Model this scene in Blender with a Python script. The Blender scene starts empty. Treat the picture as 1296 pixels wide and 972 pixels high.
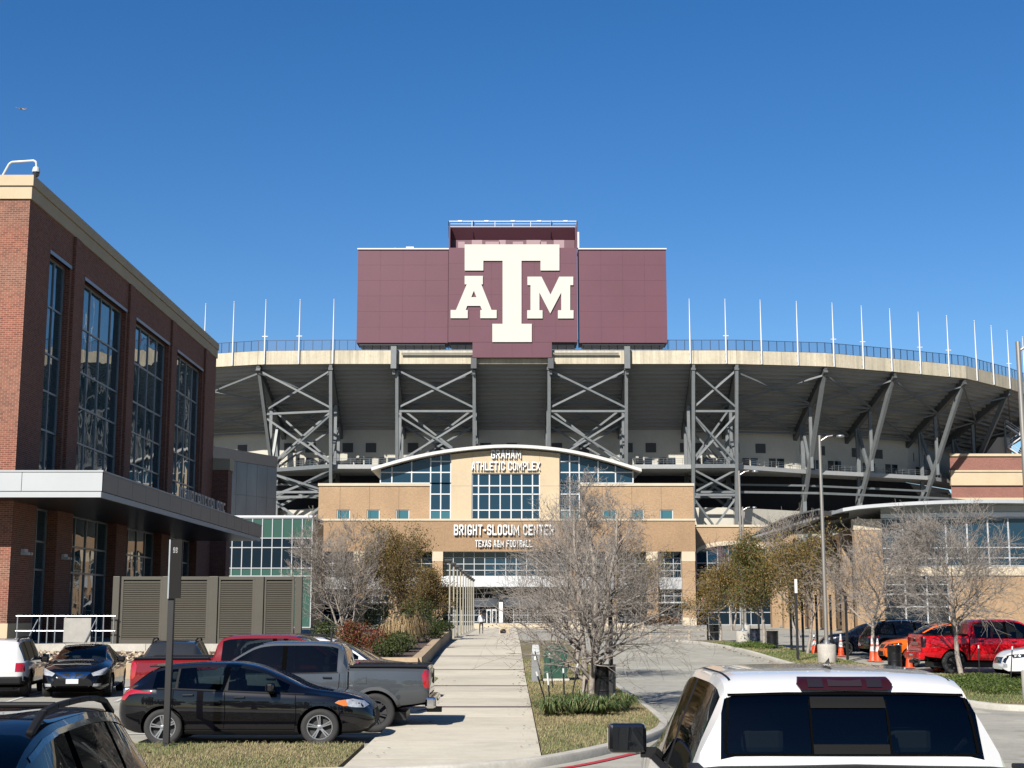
import bpy, bmesh, math, random
from mathutils import Vector, Matrix
from mathutils.bvhtree import BVHTree
from mathutils.geometry import tessellate_polygon
R = math.radians
sc = bpy.context.scene
COL = sc.collection
# ---------------------------------------------------------------- camera, sky, sun, exposure
F, H, PITCH = 1797.0, 2.28, R(9.1)          # focal length in photo pixels, eye height (m), upward tilt
cp, sp = math.cos(PITCH), math.sin(PITCH)
cam = bpy.data.cameras.new('camera'); cam.sensor_width = 36; cam.lens = F / 1296 * 36
cam.clip_start = .1; cam.clip_end = 6000
co = bpy.data.objects.new('camera', cam); COL.objects.link(co)
co.location = (0, 0, H); co.rotation_euler = (R(90) + PITCH, 0, 0); sc.camera = co
SUN_AZ, SUN_EL = R(25), R(37)               # sun stands behind the camera, to its left
sd = Vector((-math.sin(SUN_AZ) * math.cos(SUN_EL), -math.cos(SUN_AZ) * math.cos(SUN_EL), math.sin(SUN_EL)))
w = bpy.data.worlds.new('World'); sc.world = w; w.use_nodes = True
nt = w.node_tree; bgn = nt.nodes['Background']
sky = nt.nodes.new('ShaderNodeTexSky'); sky.sky_type = 'NISHITA'; sky.sun_disc = False
sky.sun_elevation = SUN_EL; sky.sun_rotation = math.atan2(sd.x, sd.y)
sky.altitude = 100; sky.air_density = 1.0; sky.dust_density = .25; sky.ozone_density = 3.2
hs = nt.nodes.new('ShaderNodeHueSaturation'); hs.inputs['Hue'].default_value = .507; hs.inputs['Saturation'].default_value = 1.33; nt.links.new(sky.outputs[0], hs.inputs['Color'])
nt.links.new(hs.outputs[0], bgn.inputs[0]); bgn.inputs[1].default_value = .05
sl = bpy.data.lights.new('sun', 'SUN'); sl.energy = 5.0; sl.angle = R(.53); sl.color = (1, .95, .88)
so = bpy.data.objects.new('sun', sl); COL.objects.link(so); so.location = (-60, -120, 120)
so.rotation_euler = sd.to_track_quat('Z', 'Y').to_euler()
sc.view_settings.view_transform = 'Standard'; sc.view_settings.look = 'None'
sc.view_settings.gamma = 1; sc.view_settings.exposure = 1.25; sc.view_settings.use_curve_mapping = False
sc.cycles.max_bounces = 8; sc.cycles.transparent_max_bounces = 12
# ---------------------------------------------------------------- pixel -> direction helpers (1296 x 972 photo)
def ray(px, py):
    u = (px - 648) / F; v = (486 - py) / F
    return Vector((u, cp - v * sp, sp + v * cp))
def onY(px, py, Y):
    d = ray(px, py); t = Y / d.y; return Vector((d.x * t, Y, H + d.z * t))
def onX(px, py, X):
    d = ray(px, py); t = X / d.x; return Vector((X, d.y * t, H + d.z * t))
def gz(Y):                                   # the ground climbs half a metre between the car park and the plaza
    t = min(max((Y - 42) / 43, 0), 1); return .5 * t * t * (3 - 2 * t)
def onG(px, py):
    d = ray(px, py); z = 0
    for i in range(60):
        t = (z - H) / d.z; z = .5 * z + .5 * gz(d.y * t)
    return Vector((d.x * t, d.y * t, z))
def zz(py, Y, px=648): return onY(px, py, Y).z
def xx(px, Y, py=700): return onY(px, py, Y).x
# ---------------------------------------------------------------- materials
MATS = {}
ALB = .52                                    # overall reflectance scale (the exposure is set to match)
def alb(c): return tuple(x*ALB for x in c)
def mat(name, col, rough=.6, metal=0, var=0.0, vscale=3.0, bump=0.0, bscale=40, spec=.5, coat=0, col2=None, detail=6, stretch=None, emit=None):
    if name in MATS: return MATS[name]
    k_ = ALB if metal < .5 else .72; col = tuple(c*k_ for c in col); col2 = tuple(c*k_ for c in col2) if col2 else None
    m = bpy.data.materials.new(name); m.use_nodes = True; N = m.node_tree.nodes; L = m.node_tree.links
    b = N['Principled BSDF']; b.inputs['Base Color'].default_value = (*col, 1)
    b.inputs['Roughness'].default_value = rough; b.inputs['Metallic'].default_value = metal
    b.inputs['Specular IOR Level'].default_value = spec
    if coat: b.inputs['Coat Weight'].default_value = coat; b.inputs['Coat Roughness'].default_value = .03
    if var or bump or col2:
        g = N.new('ShaderNodeNewGeometry'); pos = g.outputs['Position']
        if stretch:
            mp = N.new('ShaderNodeMapping'); mp.inputs['Scale'].default_value = stretch; L.new(pos, mp.inputs[0]); pos = mp.outputs[0]
    if var or col2:
        n1 = N.new('ShaderNodeTexNoise'); n1.inputs['Scale'].default_value = vscale; n1.inputs['Detail'].default_value = detail
        n1.inputs['Roughness'].default_value = .65; L.new(pos, n1.inputs['Vector'])
        r = N.new('ShaderNodeValToRGB'); e = r.color_ramp.elements
        c2 = col2 or col
        e[0].position = .3; e[0].color = (*[c * (1 - var) for c in col], 1)
        e[1].position = .7; e[1].color = (*[min(1, c * (1 + var)) for c in c2], 1)
        L.new(n1.outputs['Fac'], r.inputs[0]); L.new(r.outputs[0], b.inputs['Base Color'])
    if bump:
        n2 = N.new('ShaderNodeTexNoise'); n2.inputs['Scale'].default_value = bscale; n2.inputs['Detail'].default_value = 4; L.new(pos, n2.inputs['Vector'])
        bp = N.new('ShaderNodeBump'); bp.inputs['Strength'].default_value = bump; bp.inputs['Distance'].default_value = .02
        L.new(n2.outputs['Fac'], bp.inputs['Height']); L.new(bp.outputs[0], b.inputs['Normal'])
    MATS[name] = m; return m
def brick(name, c1, c2, mortar, bw=.21, rh=.075, ms=.009, band=None):
    if name in MATS: return MATS[name]
    c1, c2, mortar = alb(c1), alb(c2), alb(mortar)
    m = bpy.data.materials.new(name); m.use_nodes = True; N = m.node_tree.nodes; L = m.node_tree.links
    b = N['Principled BSDF']; b.inputs['Roughness'].default_value = .85; b.inputs['Specular IOR Level'].default_value = .25
    g = N.new('ShaderNodeNewGeometry')
    s1 = N.new('ShaderNodeSeparateXYZ'); L.new(g.outputs['Position'], s1.inputs[0])
    s2 = N.new('ShaderNodeSeparateXYZ'); L.new(g.outputs['True Normal'], s2.inputs[0])
    ab = N.new('ShaderNodeMath'); ab.operation = 'ABSOLUTE'; L.new(s2.outputs[0], ab.inputs[0])
    gt = N.new('ShaderNodeMath'); gt.operation = 'GREATER_THAN'; gt.inputs[1].default_value = .7; L.new(ab.outputs[0], gt.inputs[0])
    mx = N.new('ShaderNodeMix'); L.new(gt.outputs[0], mx.inputs[0]); L.new(s1.outputs[0], mx.inputs[2]); L.new(s1.outputs[1], mx.inputs[3])
    cb = N.new('ShaderNodeCombineXYZ'); L.new(mx.outputs[0], cb.inputs[0]); L.new(s1.outputs[2], cb.inputs[1])
    bt = N.new('ShaderNodeTexBrick'); bt.inputs['Scale'].default_value = 1; bt.inputs['Brick Width'].default_value = bw
    bt.inputs['Row Height'].default_value = rh; bt.inputs['Mortar Size'].default_value = ms; bt.inputs['Mortar Smooth'].default_value = .2
    bt.inputs['Color1'].default_value = (*c1, 1); bt.inputs['Color2'].default_value = (*c2, 1); bt.inputs['Mortar'].default_value = (*mortar, 1)
    bt.inputs['Bias'].default_value = -.1
    L.new(cb.outputs[0], bt.inputs['Vector'])
    n1 = N.new('ShaderNodeTexNoise'); n1.inputs['Scale'].default_value = .35; n1.inputs['Detail'].default_value = 5; L.new(g.outputs['Position'], n1.inputs['Vector'])
    mr = N.new('ShaderNodeMapRange'); mr.inputs[3].default_value = .8; mr.inputs[4].default_value = 1.2; L.new(n1.outputs[0], mr.inputs[0])
    n3 = N.new('ShaderNodeTexNoise'); n3.inputs['Scale'].default_value = 5; n3.inputs['Detail'].default_value = 3; L.new(cb.outputs[0], n3.inputs['Vector'])
    mr3 = N.new('ShaderNodeMapRange'); mr3.inputs[3].default_value = .7; mr3.inputs[4].default_value = 1.3; L.new(n3.outputs[0], mr3.inputs[0])
    mm = N.new('ShaderNodeMath'); mm.operation = 'MULTIPLY'; L.new(mr.outputs[0], mm.inputs[0]); L.new(mr3.outputs[0], mm.inputs[1])
    vm = N.new('ShaderNodeVectorMath'); vm.operation = 'SCALE'; L.new(bt.outputs[0], vm.inputs[0]); L.new(mm.outputs[0], vm.inputs['Scale'])
    L.new(vm.outputs[0], b.inputs['Base Color'])
    bp = N.new('ShaderNodeBump'); bp.invert = True; bp.inputs['Strength'].default_value = .5; bp.inputs['Distance'].default_value = .01
    L.new(bt.outputs['Fac'], bp.inputs['Height']); L.new(bp.outputs[0], b.inputs['Normal'])
    MATS[name] = m; return m
def wavy_glass(name, col, wave=.02, scale=.5, ior=1.9, rough=.015, trans=0.0):
    if name in MATS: return MATS[name]
    m = bpy.data.materials.new(name); m.use_nodes = True; N = m.node_tree.nodes; L = m.node_tree.links
    b = N['Principled BSDF']; b.inputs['Base Color'].default_value = (*col, 1); b.inputs['Roughness'].default_value = rough
    b.inputs['IOR'].default_value = ior
    if wave:
        g = N.new('ShaderNodeNewGeometry'); n2 = N.new('ShaderNodeTexNoise'); n2.inputs['Scale'].default_value = scale; n2.inputs['Detail'].default_value = 1.5
        L.new(g.outputs['Position'], n2.inputs['Vector'])
        bp = N.new('ShaderNodeBump'); bp.inputs['Strength'].default_value = 1; bp.inputs['Distance'].default_value = wave
        L.new(n2.outputs['Fac'], bp.inputs['Height']); L.new(bp.outputs[0], b.inputs['Normal'])
    if trans:                                # see-through tint
        t = N.new('ShaderNodeBsdfTransparent'); t.inputs[0].default_value = (trans * .85, trans, trans * .97, 1)
        lw = N.new('ShaderNodeFresnel'); lw.inputs[0].default_value = 1.5
        b.inputs['Base Color'].default_value = (0, 0, 0, 1)
        gl = N.new('ShaderNodeBsdfGlossy'); gl.inputs['Roughness'].default_value = rough
        ms = N.new('ShaderNodeMixShader'); L.new(lw.outputs[0], ms.inputs[0]); L.new(t.outputs[0], ms.inputs[1]); L.new(gl.outputs[0], ms.inputs[2])
        L.new(ms.outputs[0], N['Material Output'].inputs[0])
    MATS[name] = m; return m
def paint(name, col, rough=.35, flake=0.0, metal=0.0):
    """car paint; the inner side of the sheet metal is dark trim"""
    if name in MATS: return MATS[name]
    col = alb(col)
    m = bpy.data.materials.new(name); m.use_nodes = True; N = m.node_tree.nodes; L = m.node_tree.links
    b = N['Principled BSDF']; b.inputs['Roughness'].default_value = rough; b.inputs['Metallic'].default_value = metal
    b.inputs['Coat Weight'].default_value = 1; b.inputs['Coat Roughness'].default_value = .015; b.inputs['Specular IOR Level'].default_value = .05
    g = N.new('ShaderNodeNewGeometry'); mx = N.new('ShaderNodeMix'); mx.data_type = 'RGBA'
    mx.inputs[6].default_value = (*col, 1); mx.inputs[7].default_value = (.02, .02, .02, 1)
    L.new(g.outputs['Backfacing'], mx.inputs[0]); 
    n = N.new('ShaderNodeTexNoise'); n.inputs['Scale'].default_value = 2.5; n.inputs['Detail'].default_value = 6; L.new(g.outputs['Position'], n.inputs['Vector'])
    mr = N.new('ShaderNodeMapRange'); mr.inputs[3].default_value = .88; mr.inputs[4].default_value = 1.1; L.new(n.outputs[0], mr.inputs[0])
    vm = N.new('ShaderNodeVectorMath'); vm.operation = 'SCALE'; L.new(mx.outputs[2], vm.inputs[0]); L.new(mr.outputs[0], vm.inputs['Scale'])
    L.new(vm.outputs[0], b.inputs['Base Color'])
    MATS[name] = m; return m
# ---------------------------------------------------------------- mesh builder
class MB:
    def __init__(s): s.v = []; s.f = []
    def add(s, vs, fs):
        n = len(s.v); s.v += [tuple(v) for v in vs]; s.f += [tuple(i + n for i in f) for f in fs]; return s
    def box(s, x0, x1, y0, y1, z0, z1):
        if x0 > x1: x0, x1 = x1, x0
        if y0 > y1: y0, y1 = y1, y0
        if z0 > z1: z0, z1 = z1, z0
        return s.add([(x0,y0,z0),(x1,y0,z0),(x1,y1,z0),(x0,y1,z0),(x0,y0,z1),(x1,y0,z1),(x1,y1,z1),(x0,y1,z1)],
                     [(3,2,1,0),(4,5,6,7),(0,1,5,4),(1,2,6,5),(2,3,7,6),(3,0,4,7)])
    def obox(s, O, U, V, N, u0, u1, v0, v1, n0, n1):
        if n0 > n1: n0, n1 = n1, n0
        P = [O + U*a + V*b + N*c for c in (n0, n1) for (a, b) in ((u0,v0),(u1,v0),(u1,v1),(u0,v1))]
        fs = [(3,2,1,0),(4,5,6,7),(0,1,5,4),(1,2,6,5),(2,3,7,6),(3,0,4,7)]
        if U.cross(V).dot(N) < 0: fs = [f[::-1] for f in fs]
        return s.add(P, fs)
    def bar(s, p, q, w, h=None, up=Vector((0,0,1))):
        p, q = Vector(p), Vector(q); h = h or w; d = (q - p).normalized()
        if abs(d.dot(up)) > .98: up = Vector((0,1,0))
        a = d.cross(up).normalized() * (w/2); b = a.cross(d).normalized() * (h/2)
        P = [p-a-b, p+a-b, p+a+b, p-a+b, q-a-b, q+a-b, q+a+b, q-a+b]
        return s.add(P, [(0,1,2,3),(7,6,5,4),(4,5,1,0),(5,6,2,1),(6,7,3,2),(7,4,0,3)])
    def tube(s, p, q, r0, r1=None, n=8, cap=True):
        p, q = Vector(p), Vector(q); r1 = r0 if r1 is None else r1; d = (q - p)
        if d.length < 1e-6: return s
        d.normalize(); up = Vector((0,0,1)) if abs(d.z) < .95 else Vector((1,0,0))
        a = d.cross(up).normalized(); b = d.cross(a)
        vs = []
        for c, r in ((p, r0), (q, r1)):
            for i in range(n):
                t = 2*math.pi*i/n; vs.append(c + a*(r*math.cos(t)) + b*(r*math.sin(t)))
        fs = [(i, n+i, n+(i+1) % n, (i+1) % n) for i in range(n)]
        if cap: fs += [tuple(range(n)), tuple(range(2*n-1, n-1, -1))]
        return s.add(vs, fs)
    def path(s, pts, r, n=8):
        for a, b in zip(pts, pts[1:]): s.tube(a, b, r, r, n)
        return s
    def lathe(s, prof, n=16, c=(0,0,0), axis='z', cap=True):
        c = Vector(c); vs = []
        for r, h in prof:
            for i in range(n):
                t = 2*math.pi*i/n; a, b = r*math.cos(t), r*math.sin(t)
                vs.append(c + (Vector((a,b,h)) if axis == 'z' else Vector((a,h,-b)) if axis == 'y' else Vector((h,a,b))))
        fs = []
        for k in range(len(prof)-1):
            for i in range(n):
                j = (i+1) % n; fs.append((k*n+i, k*n+j, (k+1)*n+j, (k+1)*n+i))
        if cap: fs += [tuple(range(n-1,-1,-1)), tuple((len(prof)-1)*n+i for i in range(n))]
        return s.add(vs, fs)
    def prism(s, pts, off):
        n = len(pts); pts = [Vector(p) for p in pts]; off = Vector(off)
        nrm = Vector((0,0,0))
        for i in range(n): nrm += pts[i].cross(pts[(i+1) % n])
        if nrm.dot(off) < 0: pts = pts[::-1]
        s.add(pts + [p+off for p in pts], [tuple(range(n-1,-1,-1)), tuple(range(n,2*n))] + [(i,(i+1) % n,n+(i+1) % n,n+i) for i in range(n)]); return s
    def holed(s, loops, off):
        """polygon with holes, extruded"""
        flat = [p for l in loops for p in l]; tri = tessellate_polygon([[Vector(p) for p in l] for l in loops]); n = len(flat); off = Vector(off)
        vs = [Vector(p) for p in flat] + [Vector(p)+off for p in flat]; fs = []
        for t in tri:
            a, b, c = t; nn = (vs[b]-vs[a]).cross(vs[c]-vs[a])
            if nn.dot(off) < 0: a, c = c, a
            fs += [(c,b,a), (a+n,b+n,c+n)]
        k = 0
        for l in loops:
            m = len(l)
            for i in range(m): fs.append((k+i, k+(i+1) % m, n+k+(i+1) % m, n+k+i))
            k += m
        s.add(vs, fs); return s
    def mesh(s, name, m, smooth=False, org=(0,0,0)):
        me = bpy.data.meshes.new(name); o = Vector(org)
        me.from_pydata([(x-o.x, y-o.y, z-o.z) for x, y, z in s.v], [], s.f)
        for mm in (m if isinstance(m, (list, tuple)) else [m]): me.materials.append(mm)
        if smooth:
            me.polygons.foreach_set('use_smooth', [True]*len(me.polygons))
            if smooth is not True: me.set_sharp_from_angle(angle=R(smooth))
        me.update(); return me
    def build(s, name, m, parent=None, smooth=False, local=False, bevel=0, fix=False):
        org = (0,0,0)
        if parent is not None and not local: org = WPOS.get(parent.name, Vector((0,0,0)))
        me = s.mesh(name, m, smooth, org)
        if fix or bevel:
            bm = bmesh.new(); bm.from_mesh(me)
            if fix: bmesh.ops.recalc_face_normals(bm, faces=bm.faces)
            bm.to_mesh(me); bm.free()
        o = bpy.data.objects.new(name, me); COL.objects.link(o)
        if bevel:
            md = o.modifiers.new('bevel', 'BEVEL'); md.width = bevel; md.segments = 2; md.limit_method = 'ANGLE'
        if parent is not None:
            o.parent = parent; WPOS[o.name] = WPOS.get(parent.name, Vector((0,0,0)))
        else: WPOS[o.name] = Vector((0,0,0))
        return o
WPOS = {}
def tag(o, label=None, cat=None, group=None, kind=None):
    if label: o['label'] = label
    if cat: o['category'] = cat
    if group: o['group'] = group
    if kind: o['kind'] = kind
    return o
def thing(name, label, cat, loc=(0,0,0), group=None, rz=0):
    o = bpy.data.objects.new(name, None); COL.objects.link(o); o.location = loc; o.rotation_euler = (0,0,rz); o.empty_display_size = .3
    WPOS[o.name] = Vector(loc); return tag(o, label, cat, group)
def share(name, me, parent, loc=(0,0,0)):
    o = bpy.data.objects.new(name, me); COL.objects.link(o); o.location = loc
    if parent is not None: o.parent = parent; WPOS[o.name] = WPOS.get(parent.name, Vector((0,0,0)))
    return o
def dup(root, loc, rz=None, label=None, group=None, scale=None):
    r = root.copy(); COL.objects.link(r); r.location = loc
    if rz is not None: r.rotation_euler = (0,0,rz)
    if scale: r.scale = scale if isinstance(scale, (tuple, list)) else (scale,)*3
    if label: r['label'] = label
    if group: r['group'] = group
    for ch in list(root.children):
        c = ch.copy(); COL.objects.link(c); c.parent = r
        for g in ch.children:
            d = g.copy(); COL.objects.link(d); d.parent = c
    return r
def structure(o): o['kind'] = 'structure'; return o
X3, Y3, Z3 = Vector((1,0,0)), Vector((0,1,0)), Vector((0,0,1))
def glazing(parent, O, U, N, us, vs, fw, depth, fm, pm, name='window', back=.06, top=None, rnd=None, skip=None):
    """window: frame bars (one mesh) + every pane a mesh of its own. us/vs are bar positions in metres; top(u) limits the height"""
    V = Z3; fr = MB(); h = fw/2
    lim = top or (lambda u: 1e9)
    for u in us:
        v1 = min(vs[-1], lim(u))
        if v1 > vs[0]+.05: fr.obox(O, U, V, N, u-h, u+h, vs[0]-h, v1+h, -depth, .0)
    for k, v in enumerate(vs):
        for a, b in zip(us, us[1:]):
            if v <= min(lim(a), lim(b)) or not top: fr.obox(O, U, V, N, a+h, b-h, v-h, v+h, -depth, -.004)
    w_ = fr.build(name, fm, parent)
    for a, b in zip(us, us[1:]):
        for c, d in zip(vs, vs[1:]):
            la, lb = min(d, lim(a)), min(d, lim(b))
            if max(la, lb) < c+.08: continue
            if skip and skip((a+b)/2, (c+d)/2): continue
            la, lb = max(la, c+.02), max(lb, c+.02)
            P = [O+U*a+V*c-N*back, O+U*b+V*c-N*back, O+U*b+V*lb-N*back, O+U*a+V*la-N*back]
            m = pm((a+b)/2, (c+d)/2) if callable(pm) else pm
            MB().prism(P, -N*.02).build('pane', m, w_)
    return w_
def wall_holes(mb, O, U, N, u0, u1, v0, v1, th, holes):
    us = sorted({u0, u1} | {min(max(h[i], u0), u1) for h in holes for i in (0, 1)}); vs = sorted({v0, v1} | {min(max(h[i], v0), v1) for h in holes for i in (2, 3)})
    for a, b in zip(us, us[1:]):
        run = None
        for c, d in zip(vs, vs[1:]):
            um, vm = (a+b)/2, (c+d)/2
            hole = any(h[0] < um < h[1] and h[2] < vm < h[3] for h in holes)
            if hole:
                if run is not None: mb.obox(O, U, Z3, N, a, b, run, c, -th, 0); run = None
            elif run is None: run = c
        if run is not None: mb.obox(O, U, Z3, N, a, b, run, v1, -th, 0)
    return mb
GLYPH = {
 'A': [[(0,0),(.36,1),(.64,1),(1,0)],[(.14,.3),(.86,.3)]], 'B': [[(0,.52),(0,1),(.78,1),(1,.86),(1,.64),(.84,.52),(1,.40),(1,.14),(.78,0),(0,0),(0,.52)],[(0,.52),(.84,.52)]],
 'C': [[(1,.78),(1,.86),(.78,1),(.22,1),(0,.86),(0,.14),(.22,0),(.78,0),(1,.14),(1,.22)]], 'E': [[(1,1),(0,1),(0,0),(1,0)],[(0,.51),(.72,.51)]], 'F': [[(1,1),(0,1),(0,0)],[(0,.5),(.82,.5)]],
 'G': [[(1,.80),(1,.86),(.78,1),(.22,1),(0,.86),(0,.14),(.22,0),(.78,0),(1,.14),(1,.42),(.62,.42)]], 'H': [[(0,0),(0,1)],[(1,0),(1,1)],[(0,.5),(1,.5)]], 'I': [[(.5,0),(.5,1)]],
 'L': [[(0,1),(0,0),(1,0)]], 'M': [[(0,0),(0,1),(.5,.25),(1,1),(1,0)]], 'N': [[(0,0),(0,1),(1,0),(1,1)]], 'O': [[(.5,1),(.22,1),(0,.86),(0,.14),(.22,0),(.78,0),(1,.14),(1,.86),(.78,1),(.5,1)]],
 'P': [[(0,0),(0,1),(.78,1),(1,.86),(1,.6),(.78,.46),(0,.46)]], 'R': [[(0,0),(0,1),(.78,1),(1,.86),(1,.62),(.78,.48),(0,.48)],[(.55,.48),(1,0)]],
 'S': [[(1,.82),(1,.86),(.78,1),(.22,1),(0,.86),(0,.66),(.2,.54),(.8,.46),(1,.34),(1,.14),(.78,0),(.22,0),(0,.14),(0,.18)]], 'T': [[(0,1),(1,1)],[(.5,1),(.5,0)]],
 'U': [[(0,1),(0,.14),(.22,0),(.78,0),(1,.14),(1,1)]], 'X': [[(0,0),(1,1)],[(0,1),(1,0)]], '-': [[(.1,.46),(.9,.46)]], '5': [[(1,1),(.05,1),(0,.55),(.75,.58),(1,.42),(1,.15),(.75,0),(0,.05)]], '9': [[(.1,0),(.75,0),(1,.2),(1,.86),(.75,1),(.25,1),(0,.85),(0,.6),(.25,.45),(1,.48)]],
 '&': [[(1,.42),(.62,0),(.22,0),(0,.16),(0,.36),(.7,.72),(.62,1),(.3,1),(.2,.78),(1,0)]]}
def text_parts(txt, parent, O, U, N, width, height, depth, m, name='letter', wt=.19):
    """condensed block capitals, every letter one mesh built from mitred strokes"""
    wd = {'I': .30, 'M': .82, ' ': .30, '-': .40, '&': .72}; gap = .13; adv = [wd.get(c, .62) for c in txt]; tot = sum(adv)+gap*(len(txt)-1); k = width/tot; u0 = 0; hw = wt/2
    for c, a in zip(txt, adv):
        if c != ' ':
            mb = MB()
            for si, pl_ in enumerate(GLYPH[c]):
                P_ = [Vector((hw+x*(a-wt), hw+y*(1-wt))) for x, y in pl_]; P_ = [P_[0]]+[q for p_, q in zip(P_, P_[1:]) if (q-p_).length > 1e-4]
                closed = (P_[0]-P_[-1]).length < 1e-4 and len(P_) > 3; P_ = P_[:-1] if closed else P_; n = len(P_); Lf, Rt = [], []
                for i in range(n):
                    p0 = P_[i-1] if i or closed else None; p2 = P_[(i+1) % n] if i < n-1 or closed else None
                    d1 = (P_[i]-p0).normalized() if p0 is not None else None; d2 = (p2-P_[i]).normalized() if p2 is not None else None
                    if d1 is None: d1 = d2
                    if d2 is None: d2 = d1
                    n1, n2 = Vector((-d1.y, d1.x)), Vector((-d2.y, d2.x)); mt = (n1+n2); mt = mt.normalized()*min(1.8, 1/max(.35, mt.normalized().dot(n1))) if mt.length > .05 else n1
                    q = P_[i].copy()
                    if p0 is None: q -= d2*hw
                    if p2 is None: q += d1*hw
                    Lf.append(q+mt*hw); Rt.append(q-mt*hw)
                dz = depth-si*.06*depth; rng = range(n if closed else n-1)
                for i in rng:
                    j = (i+1) % n; quad = [Rt[i], Rt[j], Lf[j], Lf[i]]
                    W = [O+U*((u0+q.x)*k)+Z3*(max(0, min(1, q.y))*height) for q in quad]; mb.add(W+[p_+N*dz for p_ in W], [(4,5,6,7), (0,1,5,4), (2,3,7,6)] + ([] if closed else ([(3,0,4,7)] if i == 0 else []) + ([(1,2,6,5)] if i == n-2 else [])))
            mb.build(name, m, parent)
        u0 += a+gap
# ---------------------------------------------------------------- shared materials
def concrete(name, col, joint=None, stain=.12, seed=0, streak=0.0, fine=18, marks=0.0):
    if name in MATS: return MATS[name]
    col = alb(col); m = bpy.data.materials.new(name); m.use_nodes = True; N = m.node_tree.nodes; L = m.node_tree.links
    b = N['Principled BSDF']; b.inputs['Roughness'].default_value = .85; b.inputs['Specular IOR Level'].default_value = .25
    g = N.new('ShaderNodeNewGeometry'); mp = N.new('ShaderNodeMapping'); mp.inputs['Location'].default_value = (seed*7.1, seed*3.3, seed); L.new(g.outputs['Position'], mp.inputs[0])
    f = None
    def noise(scale, lo, hi, det=5, stretch=None):
        nonlocal f
        v = mp.outputs[0]
        if stretch:
            q = N.new('ShaderNodeMapping'); q.inputs['Scale'].default_value = stretch; L.new(v, q.inputs[0]); v = q.outputs[0]
        n = N.new('ShaderNodeTexNoise'); n.inputs['Scale'].default_value = scale; n.inputs['Detail'].default_value = det; n.inputs['Roughness'].default_value = .6; L.new(v, n.inputs['Vector'])
        r = N.new('ShaderNodeMapRange'); r.inputs[1].default_value = .3; r.inputs[2].default_value = .7; r.inputs[3].default_value = lo; r.inputs[4].default_value = hi; L.new(n.outputs[0], r.inputs[0])
        if f is None: f = r.outputs[0]
        else:
            k = N.new('ShaderNodeMath'); k.operation = 'MULTIPLY'; L.new(f, k.inputs[0]); L.new(r.outputs[0], k.inputs[1]); f = k.outputs[0]
    noise(.35, 1-stain, 1+stain*.6); noise(2.3, 1-stain*.6, 1+stain*.5); noise(fine, 1-stain*.5, 1+stain*.5)
    if marks:                                  # oil drips and scuffs
        n = N.new('ShaderNodeTexNoise'); n.inputs['Scale'].default_value = 1.3; n.inputs['Detail'].default_value = 3; L.new(mp.outputs[0], n.inputs['Vector'])
        r = N.new('ShaderNodeMapRange'); r.inputs[1].default_value = .60; r.inputs[2].default_value = .74; r.inputs[3].default_value = 1; r.inputs[4].default_value = 1-marks; L.new(n.outputs[0], r.inputs[0])
        k = N.new('ShaderNodeMath'); k.operation = 'MULTIPLY'; L.new(f, k.inputs[0]); L.new(r.outputs[0], k.inputs[1])
        v = N.new('ShaderNodeTexVoronoi'); v.feature = 'DISTANCE_TO_EDGE'; v.inputs['Scale'].default_value = .16; n3 = N.new('ShaderNodeTexNoise'); n3.inputs['Scale'].default_value = .9; n3.inputs['Detail'].default_value = 5
        L.new(mp.outputs[0], n3.inputs['Vector']); va = N.new('ShaderNodeVectorMath'); va.operation = 'ADD'; L.new(mp.outputs[0], va.inputs[0]); L.new(n3.outputs['Color'], va.inputs[1]); L.new(va.outputs[0], v.inputs['Vector'])
        r2 = N.new('ShaderNodeMapRange'); r2.inputs[1].default_value = .0; r2.inputs[2].default_value = .004; r2.inputs[3].default_value = .6; r2.inputs[4].default_value = 1; L.new(v.outputs['Distance'], r2.inputs[0])
        k2 = N.new('ShaderNodeMath'); k2.operation = 'MULTIPLY'; L.new(k.outputs[0], k2.inputs[0]); L.new(r2.outputs[0], k2.inputs[1]); f = k2.outputs[0]
    if streak: noise(1.0, 1-streak, 1+streak*.3, 3, (1.6, 1.6, .06)); noise(1.0, 1-streak*.6, 1.0, 3, (6, 6, .15))
    vm = N.new('ShaderNodeVectorMath'); vm.operation = 'SCALE'; vm.inputs[0].default_value = col; L.new(f, vm.inputs['Scale']); L.new(vm.outputs[0], b.inputs['Base Color'])
    n2 = N.new('ShaderNodeTexNoise'); n2.inputs['Scale'].default_value = 60; L.new(g.outputs['Position'], n2.inputs['Vector'])
    bp = N.new('ShaderNodeBump'); bp.inputs['Strength'].default_value = .15; bp.inputs['Distance'].default_value = .01; L.new(n2.outputs[0], bp.inputs['Height']); L.new(bp.outputs[0], b.inputs['Normal'])
    MATS[name] = m; return m
M_CONC = concrete('drive_concrete', (.42, .40, .34), stain=.2, marks=.3)
M_WALK = concrete('walk_concrete', (.65, .595, .475), stain=.13, seed=2)
M_WALK2 = concrete('walk_concrete_b', (.62, .565, .455), stain=.15, seed=5)
M_WALK3 = concrete('walk_concrete_c', (.67, .61, .49), stain=.12, seed=8)
M_KERB = concrete('kerb_concrete', (.56, .53, .46), stain=.2, seed=3)
M_BAND = mat('dark_pavers', (.13, .095, .088), .8, var=.35, vscale=9)
M_TANBLK = mat('tan_block', (.46, .34, .21), .85, var=.15, vscale=4, bump=.3)
M_LIME = concrete('limestone', (.66, .56, .41), stain=.07, seed=4)
M_STEELW = mat('white_metal', (.75, .76, .76), .4, .2)
M_GALV = mat('galvanised', (.42, .44, .45), .38, .8, var=.12, vscale=6)
M_BLACK = mat('black_metal', (.012, .012, .013), .4, .1, var=.2, vscale=8)
M_BRONZE = mat('dark_bronze_metal', (.05, .046, .042), .45, .4)
M_GREYP = mat('grey_painted_steel', (.17, .185, .19), .5, .15, var=.12, vscale=1.2)
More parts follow.
